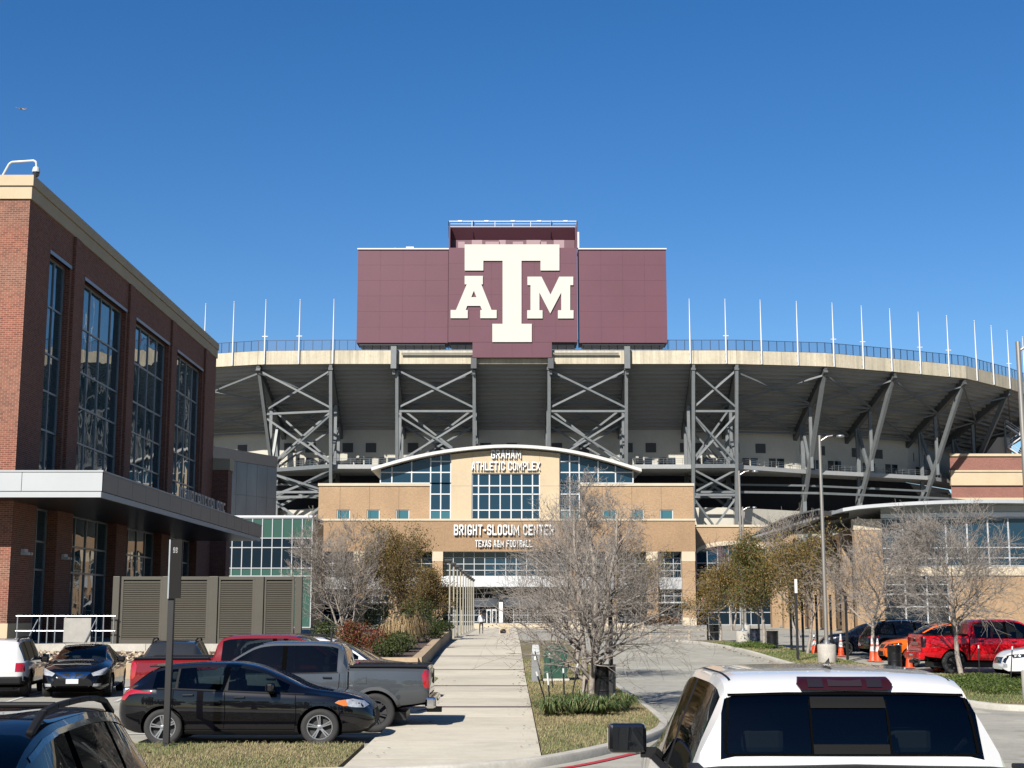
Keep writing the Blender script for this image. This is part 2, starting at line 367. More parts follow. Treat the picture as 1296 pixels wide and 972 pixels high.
M_RUB = mat('rubber', (.018, .018, .018), .85, var=.2, vscale=30)
M_MULCH = mat('mulch', (.085, .052, .035), .95, var=.5, vscale=14, bump=.8, bscale=25)
# ---------------------------------------------------------------- ground sheet (reaches the horizon) and paving
mb = MB(); ys = [-300, -60, 0, 20, 36, 42] + [42+43*i/12 for i in range(1, 13)] + [110, 160, 260, 500, 1200, 3200]
for y in ys:
    mb.v += [(-1800, y, gz(y)), (-60, y, gz(y)), (60, y, gz(y)), (1800, y, gz(y))]
for i in range(len(ys)-1):
    for k in range(3): mb.f.append((i*4+k, i*4+k+1, i*4+k+5, i*4+k+4))
ground = structure(mb.build('ground', M_CONC))
def slab(parent, name, x0, x1, y0, y1, top, m, th=.2, x0b=None, x1b=None):
    x0b = x0 if x0b is None else x0b; x1b = x1 if x1b is None else x1b
    a, b = gz(y0)+top, gz(y1)+top
    P = [(x0,y0,a-th),(x1,y0,a-th),(x1b,y1,b-th),(x0b,y1,b-th),(x0,y0,a),(x1,y0,a),(x1b,y1,b),(x0b,y1,b)]
    return MB().add(P, [(3,2,1,0),(4,5,6,7),(0,1,5,4),(1,2,6,5),(2,3,7,6),(3,0,4,7)]).build(name, m, parent)
structure(MB().add([(-400, -300, .02), (400, -300, .02), (400, 3.0, .02), (-400, 3.0, .02)], [(0, 1, 2, 3)]).build('added_road', mat('asphalt', (.09, .088, .085), .9, var=.2, vscale=3)))  # unseen dark asphalt added behind the viewpoint to cut reflections and bounce light
# footpath of cast slabs with dark paver bands
WT_ = .098
walk = structure(thing('footpath', None, None, (-1, 22, 0))); walk['kind'] = 'structure'
bands = [onG(600, y).y for y in (900, 872, 851, 833, 820, 811)]
while bands[-1] < 165: bands.append(bands[-1]+10.2)
edges = [21.9] + bands
MB().prism([(-2.397, 20.35, -.1), (-1.2, 20.68, -.1), (-.25, 21.3, -.1), (.42, 21.86, -.1), (.447, 21.888, -.1), (-2.397, 21.888, -.1)], (0, 0, WT_+.1)).build('slab', M_WALK2, walk)
rnd = random.Random(4); G_ = .012
WT = .10
for i, (a, b) in enumerate(zip(edges, edges[1:])):
    a2 = a + (.31 if i else 0); b2 = b - .31
    n = max(1, round((b2-a2)/3.1)); nx = 1 if a < 44 else 2
    L_ = -2.40 if b < 49 else -3.25
    for k in range(n):
        y0, y1 = a2+(b2-a2)*k/n + G_/2, a2+(b2-a2)*(k+1)/n - G_/2
        m = rnd.choice([M_WALK, M_WALK, M_WALK2, M_WALK3])
        for j in range(nx):
            slab(walk, 'slab', L_+(.45-L_)*j/nx+.003, L_+(.45-L_)*(j+1)/nx-.003, y0, y1, WT+rnd.uniform(-.003, .003), m)
    slab(walk, 'paver_band', L_, .45, b-.30, b+.30, WT-.004, M_BAND)
# drive slabs
drv = structure(thing('driveway', None, None, (7, 50, 0))); drv['kind'] = 'structure'
M_DRV = [concrete('drive_slab_%d' % i, c, stain=.22, seed=10+i, marks=.3) for i, c in enumerate([(.41, .40, .34), (.455, .435, .365), (.43, .415, .35)])]
yy = 33.0
while yy < 86:
    for j in range(2):
        x0 = 3.2 + j*3.85; x1 = x0+3.84
        slab(drv, 'slab', x0, x1, yy+.006, yy+4.49, .006+rnd.uniform(0, .003), rnd.choice(M_DRV), .1)
    yy += 4.5
for j in range(7):                                     # near court in front of the island
    for k in range(4):
        slab(drv, 'slab', -9.2+j*3.6, -5.61+j*3.6, 5.2+k*3.9, 9.085+k*3.9, .005+rnd.uniform(0, .003), rnd.choice(M_DRV), .1)
# kerbs
def kerb(name, pts, wdt=.18, h=.14, base=None):
    mb = MB(); prof = [(0, -.1), (0, h-.05), (.025, h-.012), (.06, h), (wdt, h), (wdt, -.1)]
    # profile offset to the left of the travel direction
    n = len(pts)
    for i, (x, y) in enumerate(pts):
        a = Vector(pts[max(i-1, 0)]); b = Vector(pts[min(i+1, n-1)]); d = (b-a).normalized(); nn = Vector((-d.y, d.x))
        for (o, z) in prof: mb.v.append((x+nn.x*o, y+nn.y*o, gz(y)+z))
    k = len(prof)
    for i in range(n-1):
        for j in range(k-1): mb.f.append((i*k+j, (i+1)*k+j, (i+1)*k+j+1, i*k+j+1))
    mb.f += [tuple(range(k)), tuple((n-1)*k+j for j in range(k-1, -1, -1))]
    return structure(mb.build(name, M_KERB, smooth=35, fix=True))
def smooth2(pts, n=6):
    out = []
    for i in range(len(pts)-1):
        p0, p1, p2, p3 = (Vector(pts[max(i-1, 0)]), Vector(pts[i]), Vector(pts[i+1]), Vector(pts[min(i+2, len(pts)-1)]))
        for k in range(n):
            t = k/n; out.append(tuple(.5*((2*p1)+(p2-p0)*t+(2*p0-5*p1+4*p2-p3)*t*t+(3*p1-p0-3*p2+p3)*t**3)))
    out.append(tuple(pts[-1])); return out
K1 = smooth2([(-2.8, 20.1), (-1.2, 20.5), (-.2, 21.1), (.5, 21.75), (1.4, 23.3), (2.3, 25.4), (3.0, 28.0), (3.2, 32), (3.2, 45), (3.2, 84)])
kerb('island_kerb', K1)
K2 = smooth2([(12.6, 33.2), (11.3, 34.2), (10.95, 38), (10.95, 48), (10.95, 59), (11.05, 69), (10.55, 79), (9.6, 85)])[::-1]
kerb('verge_kerb', K2)
mb = MB(); pts = smooth2([(.2, 20.9), (.95, 21.75), (1.75, 23.2), (2.62, 25.1), (3.4, 28.0), (3.6, 31)])   # red no-parking stripe on the gutter
for i, (x, y) in enumerate(pts):
    a = Vector(pts[max(i-1, 0)]); b = Vector(pts[min(i+1, len(pts)-1)]); d = (b-a).normalized(); nn = Vector((d.y, -d.x))
    mb.v += [(x-nn.x*.07, y-nn.y*.07, .013), (x+nn.x*.07, y+nn.y*.07, .013)]
mb.f = [(2*i, 2*i+1, 2*i+3, 2*i+2) for i in range(len(pts)-1)]
structure(mb.build('red_kerb_line', mat('red_road_paint', (.48, .025, .03), .7, var=.25, vscale=12)))
mb = MB()
for k in range(5):
    x = -15.6 + k*2.75; mb.add([(x-.05, 37.0, .013), (x+.05, 37.0, .013), (x-.72, 42.5, .02), (x-.82, 42.5, .02)], [(0,1,2,3)])
for k in range(4):
    y = 27.35+k*2.9; mb.add([(-7.6, y-.05, .013), (-2.6, y-.05, .013), (-2.6, y+.05, .013), (-7.6, y+.05, .013)], [(0,1,2,3)])
structure(mb.build('parking_lines', mat('white_road_paint', (.7, .69, .66), .7, var=.2, vscale=10)))
# ---------------------------------------------------------------- lawns with real blades
def lawn_mat(name, a, b_):
    return mat(name, a, .95, var=.25, vscale=1.6, bump=.9, bscale=30, col2=b_)
M_LAWN = lawn_mat('lawn_soil', (.11, .10, .035), (.21, .165, .075))
M_BLADE = [mat('grass_green', (.11, .165, .03), .75), mat('grass_olive', (.21, .21, .065), .8), mat('grass_straw', (.36, .29, .14), .85)]
def inside(p, poly):
    c = False; n = len(poly); x, y = p
    for i in range(n):
        x1, y1 = poly[i]; x2, y2 = poly[(i+1) % n]
        if (y1 > y) != (y2 > y) and x < (x2-x1)*(y-y1)/(y2-y1)+x1: c = not c
    return c
def lawn(name, poly, label, top=.11, dens=900, hgt=.055, straw=.35, seed=1, ymax=60):
    dn = []
    for p, q in zip(poly, list(poly[1:])+[poly[0]]):        # split long edges so that the sheet follows the rising ground
        n = max(1, int(math.dist(p, q)/2.5)); dn += [(p[0]+(q[0]-p[0])*i/n, p[1]+(q[1]-p[1])*i/n) for i in range(n)]
    poly = dn
    if sum(poly[i][0]*poly[(i+1) % len(poly)][1]-poly[(i+1) % len(poly)][0]*poly[i][1] for i in range(len(poly))) < 0: poly = poly[::-1]
    mb = MB(); tri = tessellate_polygon([[Vector((*p, 0)) for p in poly]]); n = len(poly)
    mb.v = [(x, y, gz(y)+top) for x, y in poly] + [(x, y, gz(y)-.1) for x, y in poly]
    for t in tri:
        a, b, c = t; cr = (poly[b][0]-poly[a][0])*(poly[c][1]-poly[a][1])-(poly[c][0]-poly[a][0])*(poly[b][1]-poly[a][1])
        mb.f.append((a, b, c) if cr > 0 else (c, b, a))
    for i in range(n): mb.f.append((n+i, n+(i+1) % n, (i+1) % n, i))
    structure(mb.build(name, M_LAWN))
    r = random.Random(seed); xs = [p[0] for p in poly]; ys_ = [p[1] for p in poly]
    x0, x1, y0, y1 = min(xs), max(xs), min(ys_), min(max(ys_), ymax)
    g = MB(); mi = []
    for i in range(int((x1-x0)*(y1-y0)*dens)):
        x, y = r.uniform(x0, x1), r.uniform(y0, y1)
        if r.random() > min(1, (24/max(y, 24))**.8) or not inside((x, y), poly): continue
        pn = .5+.28*math.sin(x*1.9+seed)*math.sin(y*1.3+2*seed)+.2*math.sin(x*.7-y*.5)+r.uniform(-.5, .5)
        k = 2 if pn < straw else (1 if pn < straw+.3 else 0)
        sc_ = max(1, y/25); a = r.uniform(0, 6.28); h = hgt*r.uniform(.5, 1.3); wd = .006*sc_*r.uniform(.7, 1.4); ln = h*r.uniform(.2, 1.2)
        dx, dy = math.cos(a), math.sin(a); b0 = Vector((x, y, gz(y)+top-.01)); c = r.uniform(0, 6.28)
        n0 = len(g.v); g.v += [tuple(b0+Vector((-dy*wd, dx*wd, 0))), tuple(b0+Vector((dy*wd, -dx*wd, 0))), tuple(b0+Vector((dx*ln, dy*ln, h)))]
        g.f.append((n0, n0+1, n0+2)); mi.append(k)
    me = g.mesh('grass', M_BLADE); me.polygons.foreach_set('material_index', mi)
    o = bpy.data.objects.new('grass', me); COL.objects.link(o); tag(o, label, 'grass', kind='stuff')
lawn('lawn', [(-2.46, 18.5), (-2.46, 24.3), (-9.5, 24.3), (-9.5, 18.5)], 'short patchy grass beside the footpath under the parking sign', straw=.42, seed=3, hgt=.05)
isl = [(.47, 22.0)] + [(x-.17, y+.1) for x, y in K1 if x > .75] + [(.47, 84)]
lawn('lawn', isl, 'patchy grass on the island between footpath and driveway', straw=.5, seed=5, hgt=.05)
verge = [(x+.16, y) for x, y in K2[::-1] if y > 34.3] + [(10.6, 85), (12.5, 85), (13.7, 74), (13.8, 62), (13.9, 50.3), (17.5, 49.2), (17.5, 37), (14, 34.6)]
lawn('lawn', verge, 'green grass on the verge around the lamp plinths', straw=.18, seed=7, hgt=.06, dens=500, ymax=80)
lawn('lawn', [(-2.42, 43.6), (-2.42, 47.3), (-3.2, 50.5), (-3.6, 50.5), (-3.6, 43.6)], 'small grass wedge at the end of the planter', straw=.2, seed=9)
# ---------------------------------------------------------------- brick building on the left
M_BRICK = brick('red_brick', (.31, .105, .06), (.185, .058, .036), (.36, .26, .20))
M_BRICKD = brick('red_brick_far', (.30, .115, .085), (.22, .08, .06), (.34, .22, .18), .3, .1, .012)
M_TANB = brick('tan_brick', (.44, .29, .165), (.385, .25, .138), (.45, .33, .215), .3, .1, .012)
M_TANB2 = brick('brown_brick', (.39, .25, .14), (.34, .21, .115), (.38, .27, .17), .3, .1, .012)
M_LIMEY = concrete('cream_limestone', (.62, .50, .335), stain=.07, seed=6)
M_GL_L = wavy_glass('brick_building_glass', (.008, .038, .052), .02, .45, 1.75)
M_GL_B = wavy_glass('facade_glass', (.006, .022, .038), .012, .3, 1.42)
M_GL_D = wavy_glass('dark_facade_glass', (.006, .012, .018), .02, .4, 1.4)
M_GL_T = wavy_glass('teal_spandrel_glass', (.02, .075, .095), .005, .4, 1.5, .08)
M_TEAL = wavy_glass('green_spandrel_glass', (.028, .062, .05), .008, .3, 1.5, .1)
M_FRAME = mat('grey_aluminium', (.30, .31, .32), .4, .6)
M_FRAMEW = mat('pale_aluminium', (.66, .68, .68), .45, .1)
M_FRAMEL = mat('light_grey_aluminium', (.50, .52, .53), .45, .1)
M_PANELG = mat('silver_metal_panel', (.46, .48, .49), .5, .1, var=.04, vscale=.8)
M_PANELB = mat('taupe_shade_panel', (.29, .245, .205), .5, .2, var=.05, vscale=.6)
XW = -18.25; TZ = 1.1                                     # wall plane, terrace level
bb = thing('brick_building', 'red brick building with tall windows, cream parapet and deep metal canopy', 'building', (XW, 52, TZ))
wins = [(54.6, 57.2), (59.2, 65.8), (67.6, 74.3), (76.2, 82.6)]
ZS, ZH = 7.7, 16.25
O = Vector((XW, 0, 0)); N_ = X3; U_ = Y3
wm = MB()
wall_holes(wm, O, U_, N_, 52, 86.3, TZ, 17.7, .55, [(a, b, ZS, ZH) for a, b in wins] + [(a, b, TZ+.0, 6.3) for a, b in wins])
wm.box(-45, XW-.55, 52, 52.5, TZ, 17.7); wm.box(-45, XW-.01, 85.8, 86.3, TZ, 17.7)
wm.build('wall', M_BRICK, bb)
MB().box(-44, XW-1.4, 53, 85, 17, 17.5).build('roof', M_PANELB, bb)
MB().box(-44, XW-2.6, 54, 85.5, TZ, 16.9).build('interior', mat('dark_interior', (.02, .02, .02), .9), bb)
for k in range(2):
    pw = MB(); s = .06 if k else .0
    pw.box(XW-.6, XW+.07+s, 51.93-s, 86.37, 17.7+.5*k+.004*k, 17.7+.496+k*.42); pw.box(-45, XW-.6-.001, 51.93-s, 52.6, 17.7+.5*k+.004*k, 17.7+.496+k*.42)
    pw.build('parapet', M_LIMEY, bb)
MB().box(-45, XW+.05, 51.95, 52.2, TZ, TZ+.75).box(XW-.1, XW+.05, 52.2, 54.6, TZ, TZ+.75).build('base_course', M_LIMEY, bb)
for k, (a, b) in enumerate(wins):
    n = 2 if k == 0 else 4
    us = [a+.08+(b-a-.16)*i/n for i in range(n+1)]
    vs = [ZS+.05, 9.35, 10.9, 12.4, 14.3, ZH-.05]
    glazing(bb, O-X3*.22, U_, N_, us, vs, .075, .12, M_FRAME, M_GL_L, back=.05)
    vs = [TZ+.02, 3.9, 5.0, 6.25]
    wd = glazing(bb, O-X3*.4, U_, N_, us, vs, .075, .12, M_FRAME, M_GL_L, back=.05, skip=(lambda u, v: v < 3.5 and u < 55.9) if k == 0 else None)
    MB().box(XW-.1, XW+.04, a-.1, b+.1, ZH, ZH+.14).build('lintel', M_FRAME, bb)
    MB().box(XW-.3, XW+.06, a-.05, b+.05, ZS-.1, ZS).build('sill', M_LIMEY, bb)
    # pilaster strips beside each window
    MB().box(XW+.003, XW+.12, b+.25, b+1.0 if k < 3 else b+1.4, 7.3, 17.68).build('pilaster', M_BRICK, bb)
dr = MB().box(XW-.5, XW-.42, 54.7, 55.9, TZ, 3.8).build('door', M_FRAMEW, bb)
MB().box(XW-.41, XW-.40, 54.95, 55.65, TZ+.25, 3.6).build('door_glass', M_GL_L, dr)
MB().bar((XW-.36, 55.72, TZ+.9), (XW-.36, 55.72, TZ+1.4), .04).build('handle', M_GALV, dr)
for (yy_, zz_) in ((53.3, 4.5), (58.1, 4.5)):
    MB().box(XW, XW+.12, yy_-.22, yy_+.22, zz_-.05, zz_+.08).box(XW, XW+.3, yy_-.24, yy_-.1, zz_-.14, zz_-.05).box(XW, XW+.3, yy_+.1, yy_+.24, zz_-.14, zz_-.05).build('wall_light', M_FRAMEW, bb)
# lower wing at the far end
MB().box(-45, -17.3, 86.4, 87.6, TZ, 10.8).build('wing', M_BRICK, bb); MB().box(-45, -17.22, 86.33, 87.68, 10.804, 11.5).build('parapet', M_LIMEY, bb)
# canopy of separate metal panels
CX, CY0, CY1, CZ0, CZ1 = -14.45, 50.0, 82.2, 6.25, 7.2
cn = MB().box(-30, CX-.12, CY0+.12, CY1-.12, CZ0+.03, CZ1-.06).build('canopy', mat('canopy_soffit', (.06, .055, .05), .35, .5), bb)
n = 16
for i in range(n):
    a, b = CY0+(CY1-CY0)*i/n, CY0+(CY1-CY0)*(i+1)/n
    MB().box(CX-.1, CX, a+.012, b-.012, CZ0+.22, CZ1-.06).build('fascia_panel', M_PANELB, cn)  # darker taupe puts the shade of this side into the panel colour
for i in range(5):
    b = CX-.1-i*2.75; a = b-2.73
    MB().box(a, b if i else CX, CY0-.02, CY0+.1, CZ0+.22, CZ1-.06).build('fascia_panel', M_PANELG, cn)
tr = MB().box(CX-.1, CX-.03, CY0+.1, CY1, CZ0, CZ0+.2).box(-30, CX-.03, CY0+.01, CY0+.1, CZ0, CZ0+.2).box(-30, CX+.03, CY0-.05, CY0+.2, CZ1-.055, CZ1).box(CX-.2, CX+.03, CY0+.2, CY1+.02, CZ1-.055, CZ1)
tr.build('edge_trim', M_PANELG, cn)
MB().box(-30, CX+.3-.5, 60.2, 73.0, CZ1, CZ1+.001).build('canopy_deck', M_PANELB, cn)
# raised letters standing on the canopy edge; they are seen too steeply to be read, so only their upright strokes are built
rl = random.Random(2); 
for i in range(14):
    y = 62.2+i*.72; g_ = MB(); z0 = CZ1+.03; h_ = .46
    g_.box(CX-.16, CX-.08, y, y+.12, z0, z0+h_)
    if i % 3 != 1: g_.box(CX-.16, CX-.08, y+.36, y+.48, z0, z0+h_)
    if i % 4 != 2: g_.box(CX-.157, CX-.083, y+.12, y+.36 if i % 3 != 1 else y+.48, z0+h_-.11, z0+h_-.003)
    if i % 2: g_.box(CX-.157, CX-.083, y+.12, y+.36, z0+.003, z0+.11)
    g_.build('letter', M_FRAME, bb)
# security camera on the roof
cmr = thing('security_camera', 'white dome security camera on a bent arm at the roof corner', 'camera', (XW-.4, 52.3, 18.62))
cx_, cy_, cz_ = XW-.45, 52.2, 18.62
MB().path([(cx_-.75, cy_, cz_), (cx_-.5, cy_, cz_+.52), (cx_-.4, cy_, cz_+.6), (cx_+.45, cy_, cz_+.66), (cx_+.54, cy_, cz_+.58), (cx_+.55, cy_, cz_+.4)], .045, 8).build('arm', M_STEELW, cmr, smooth=40)
MB().lathe([(.05, .42), (.12, .38), (.15, .26), (.15, .2)], 14, (cx_+.55, cy_, cz_)).build('housing', M_STEELW, cmr, smooth=40)
MB().lathe([(.13, .2), (.13, .12), (.1, .04), (.04, .0)], 14, (cx_+.55, cy_, cz_)).build('dome', wavy_glass('black_dome', (.01, .01, .012), 0), cmr, smooth=True)
# ---------------------------------------------------------------- terrace: retaining wall, stone bank, louvre screen, railing
structure(MB().box(-60, -7.4, 50.75, 97, -.2, TZ).build('terrace', M_CONC))
rw = thing('retaining_wall', 'low tan retaining wall with a pale concrete coping under the louvre screen', 'wall', (-14, 49.2, 0))
for i in range(10):
    x0 = -24+i*1.68; MB().box(x0+.004, x0+1.672, 49.0, 49.4, -.1, .52+.004*(i % 2)).build('block', M_TANBLK, rw)
for i in range(6):
    x0 = -24+i*2.8; MB().box(x0+.004, x0+2.79, 50.45, 50.75, .6, TZ+.06).build('coping', M_KERB, rw)
MB().add([(-24, 49.4, .35), (-7.4, 49.4, .35), (-7.4, 50.45, .9), (-24, 50.45, .9)], [(0, 1, 2, 3)]).build('bank', M_MULCH, rw)
r = random.Random(8); st = MB()
for i in range(900):
    t = r.random(); x, y, z = r.uniform(-24, -7.5), 49.45+t*1.0, .38+t*.52; s = r.uniform(.05, .13)
    ps = [Vector((r.uniform(-1, 1), r.uniform(-1, 1), r.uniform(-.6, .8))).normalized()*s*r.uniform(.7, 1.2) for _ in range(8)]
    bm = bmesh.new(); [bm.verts.new(p) for p in ps]; bmesh.ops.convex_hull(bm, input=bm.verts); bm.verts.index_update()
    st.add([v.co+Vector((x, y, z)) for v in bm.verts], [tuple(v.index for v in f.verts) for f in bm.faces]); bm.free()
o = st.build('rubble', mat('limestone_rubble', (.5, .4, .28), .9, var=.4, vscale=5), rw); o['kind'] = 'stuff'
def louvre_screen():
    t = thing('louvre_screen', 'olive brown metal louvre screen of four bays on the retaining wall', 'fence', (-11, 51.3, TZ))
    M = mat('olive_louvre', (.085, .075, .055), .5, .3, var=.06, vscale=1); Yf = 51.3
    xs = [xx(p, Yf, 770) for p in (147, 211, 270, 328, 378)]; z1 = zz(729.5, Yf)
    for i, x in enumerate(xs):
        w_ = .16 if i not in (0, 4) else .12
        MB().box(x-w_, x+w_, Yf-.12, Yf+.12, TZ, z1).build('post', M, t, bevel=.01)
    for a, b in zip(xs, xs[1:]):
        f = MB(); a, b = a+.165, b-.165
        f.box(a, b, Yf-.06, Yf+.06, z1-.12, z1-.003).box(a, b, Yf-.06, Yf+.06, TZ+.05, TZ+.2).box(a, a+.08, Yf-.055, Yf+.055, TZ+.2, z1-.12).box(b-.08, b, Yf-.055, Yf+.055, TZ+.2, z1-.12)
        fr = f.build('frame', M, t); s = MB(); z = TZ+.22
        while z < z1-.2:
            s.add([(a+.08, Yf-.05, z), (b-.08, Yf-.05, z), (b-.08, Yf+.03, z+.085), (a+.08, Yf+.03, z+.085)], [(0, 1, 2, 3)])
            s.add([(a+.08, Yf-.05, z-.012), (b-.08, Yf-.05, z-.012), (b-.08, Yf-.05, z), (a+.08, Yf-.05, z)], [(0, 1, 2, 3)]); z += .066
        sl_ = s.build('slats', M, fr); sl_['kind'] = 'stuff'
        MB().box(a+.05, b-.05, Yf+.07, Yf+.075, TZ+.1, z1-.1).build('backing', M_BLACK, fr)
louvre_screen()
rail = thing('guard_railing', 'galvanised guard railing with a blank metal panel beside the door', 'railing', (-16, 51, TZ))
Yr = 51.0; xa, xb = xx(20, Yr, 790), xx(146, Yr, 790)
MB().tube((xa, Yr, TZ+1.02), (xb, Yr, TZ+1.02), .022).tube((xa, Yr, TZ+.5), (xb, Yr, TZ+.5), .02).build('rail', M_GALV, rail, smooth=40)
for p in (22, 50, 60, 70, 83, 122, 131, 144):
    x = xx(p, Yr, 790); MB().tube((x, Yr, TZ), (x, Yr, TZ+1.0), .024).build('post', M_GALV, rail, smooth=40)
MB().box(xx(86, Yr), xx(120, Yr), Yr-.07, Yr-.04, TZ+.1, TZ+.95).build('panel', mat('brushed_metal_sheet', (.42, .40, .36), .5, .4, var=.12, vscale=3), rail)
for p in (52, 125): x = xx(p, Yr); MB().tube((x-.35, Yr-.12, TZ+.05), (x+.05, Yr-.12, TZ+.9), .02).build('brace', M_GALV, rail)
# ---------------------------------------------------------------- green glass building and the grey metal block behind it
Yg = 150
gb = thing('glass_annex', 'low annex faced in green and dark glass beside the brick building', 'building', (xx(340, Yg), Yg, .5))
zl = [zz(p, Yg) for p in (794, 729, 719, 693, 681, 656)]; x0, x1 = xx(268, Yg), xx(394.5, Yg)
nn_ = 10; us = [x0+(x1-x0)*i/nn_ for i in range(nn_+1)]
MB().box(x0, x1, Yg+.3, Yg+9, .5, zl[-1]-.2).build('wall', M_BLACK, gb)
glazing(gb, Vector((0, Yg, 0)), X3, -Y3, us, zl, .09, .2, M_FRAMEL, lambda u, v: M_TEAL if v > zl[4] or zl[1] < v < zl[2] or v < zl[1] else M_GL_D, back=.08)
MB().box(x0, x1, Yg-.1, Yg+9, zl[-1]+.07, zl[-1]+.3).build('roof', M_FRAMEW, gb)
ml = thing('metal_block', 'dark grey metal clad block rising behind the green glass annex', 'building', (-30, 165, .5))
zt = zz(563, 153); A, B = Vector((xx(258, 153, 600), 153, 0)), Vector((xx(350.5, 165, 600), 165, 0)); D = (B-A).normalized(); Nn = Vector((D.y, -D.x, 0)); Lw = (B-A).length
M_DGM = mat('dark_metal_cladding', (.19, .19, .195), .35, .6, var=.25, vscale=.25, stretch=(1, 1, .25))
mb = MB().obox(A, D, Z3, Nn, 0, Lw, .5, zt, -8, -.1); mb.build('wall', M_DGM, ml)
for i in range(7):
    for k in range(3):
        z0 = [.6, 8.2, 15.2][k]; z1 = [8.17, 15.17, zt-1.3][k]
        MB().obox(A, D, Z3, Nn, Lw*i/7+.02, Lw*(i+1)/7-.02, z0, z1, -.1, 0).build('cladding_panel', M_DGM, ml)
MB().obox(A, D, Z3, Nn, 0, Lw, zt-1.25, zt, -.1, .06).build('coping', M_PANELB, ml)
# ---------------------------------------------------------------- athletic complex (centre)
YB = 185.0
ac = thing('athletic_complex', 'tan brick athletic complex with a curved roof and name letters on its front', 'building', (xx(640, YB), YB, .5))
g0 = .5; Zc = zz(698, YB); Zt = zz(659, YB)
M_PW = mat('white_letters', (.80, .80, .78), .5)
MB().box(xx(395, YB), xx(880.5, YB), YB, YB+1.2, Zc, Zt).build('brick_band', M_TANB2, ac)
MB().box(xx(394, YB), xx(881.5, YB), YB-.12, YB+3.4, Zt, Zt+.25).build('coping', M_LIME, ac)
cols = [(395, 408), (447, 461), (492, 506), (547, 560), (720, 733), (767, 781), (819, 833), (864, 880.5)]
for a, b in cols:
    xa, xb = xx(a, YB, 750), xx(b, YB, 750)
    c = MB().box(xa, xb, YB+.02, YB+1.4, g0+1.0, Zc-1.25).build('pier', M_TANB, ac)
    MB().box(xa-.03, xb+.03, YB-.01, YB+1.43, Zc-1.25, Zc-.003).build('cap', M_LIME, c)
    MB().box(xa-.04, xb+.04, YB-.02, YB+1.44, g0-.2, g0+1.0).build('base', M_LIME, c)
Zm1, Zm0 = zz(731, YB), zz(746, YB)
for (a, b) in [(cols[i][1], cols[i+1][0]) for i in (0, 1, 2, 4, 5, 6)]:
    xa, xb = xx(a, YB, 750), xx(b, YB, 750); n = 3
    us = [xa+(xb-xa)*t for t in ((.0, .3, .68, 1.0) if b-a < 36 else (.0, .28, .64, 1.0))]
    glazing(ac, Vector((0, YB+1.1, 0)), X3, -Y3, us, [Zm1, zz(722, YB), zz(713, YB), zz(706, YB), Zc], .09, .2, M_FRAMEL, M_GL_D, back=.08)
    glazing(ac, Vector((0, YB+1.1, 0)), X3, -Y3, us, [g0+.05, zz(785, YB), zz(778, YB), zz(770, YB), zz(762, YB), zz(754, YB), Zm0], .09, .2, M_FRAMEL, M_GL_D, back=.08)
    MB().box(xa, xb, YB+.55, YB+1.2, Zm0+.05, Zm1-.05).build('spandrel', M_PANELG, ac)
    MB().box(xa, xb+.5, YB-.9, YB+.9, zz(763.4, YB), zz(762.4, YB)).build('sunshade', M_FRAMEW, ac)
# central entrance bay
xa, xb = xx(560, YB), xx(720, YB); n = 12; us = [xa+(xb-xa)*i/n for i in range(n+1)]
glazing(ac, Vector((0, YB+1.0, 0)), X3, -Y3, us, [zz(p, YB) for p in (729, 721.5, 713.5, 705.5)] + [Zc], .10, .2, M_FRAMEL, lambda u, v: M_GL_B if u > xx(613, YB) else M_GL_D, back=.08)
MB().box(xa, xb, YB-2.2, YB+.95, zz(743, YB), zz(730, YB)).build('entrance_canopy', M_STEELW, ac)
xs_ = [xx(p, YB) for p in (560, 574, 588, 603, 613, 628, 643, 660, 676, 692, 706, 720)]
glazing(ac, Vector((0, YB+1.3, 0)), X3, -Y3, xs_, [zz(p, YB) for p in (757, 751, 743.5)], .10, .2, M_FRAMEL, M_GL_D, back=.08)
MB().box(xx(600, YB), xx(690, YB), YB+1.0, YB+1.5, zz(768, YB), zz(757.5, YB)).build('door_header', M_STEELW, ac)
glazing(ac, Vector((0, YB+1.3, 0)), X3, -Y3, [xx(p, YB) for p in (560, 568, 576, 584, 592, 600, 606.5)], [zz(p, YB) for p in (795, 787, 778.5, 768)], .09, .2, M_FRAMEL, M_GL_D, back=.08)
glazing(ac, Vector((0, YB+1.3, 0)), X3, -Y3, [xx(p, YB) for p in (642, 650, 658, 668, 680, 694, 708, 720)], [zz(p, YB) for p in (795, 787, 778.5, 768)], .09, .2, M_FRAMEL, M_GL_D, back=.08)
for a, b in ((615.5, 621.5), (622.5, 628.5)):
    d = MB().box(xx(a, YB), xx(b, YB), YB+1.2, YB+1.3, g0, zz(771, YB)).build('door', M_STEELW, ac)
    MB().box(xx(a+1.3, YB), xx(b-1.3, YB), YB+1.15, YB+1.19, g0+.3, zz(773, YB)).build('door_glass', M_GL_D, d)
MB().box(xx(400, YB), xx(876, YB), YB+1.75, YB+20, g0, Zt-.3).build('core', M_BLACK, ac)
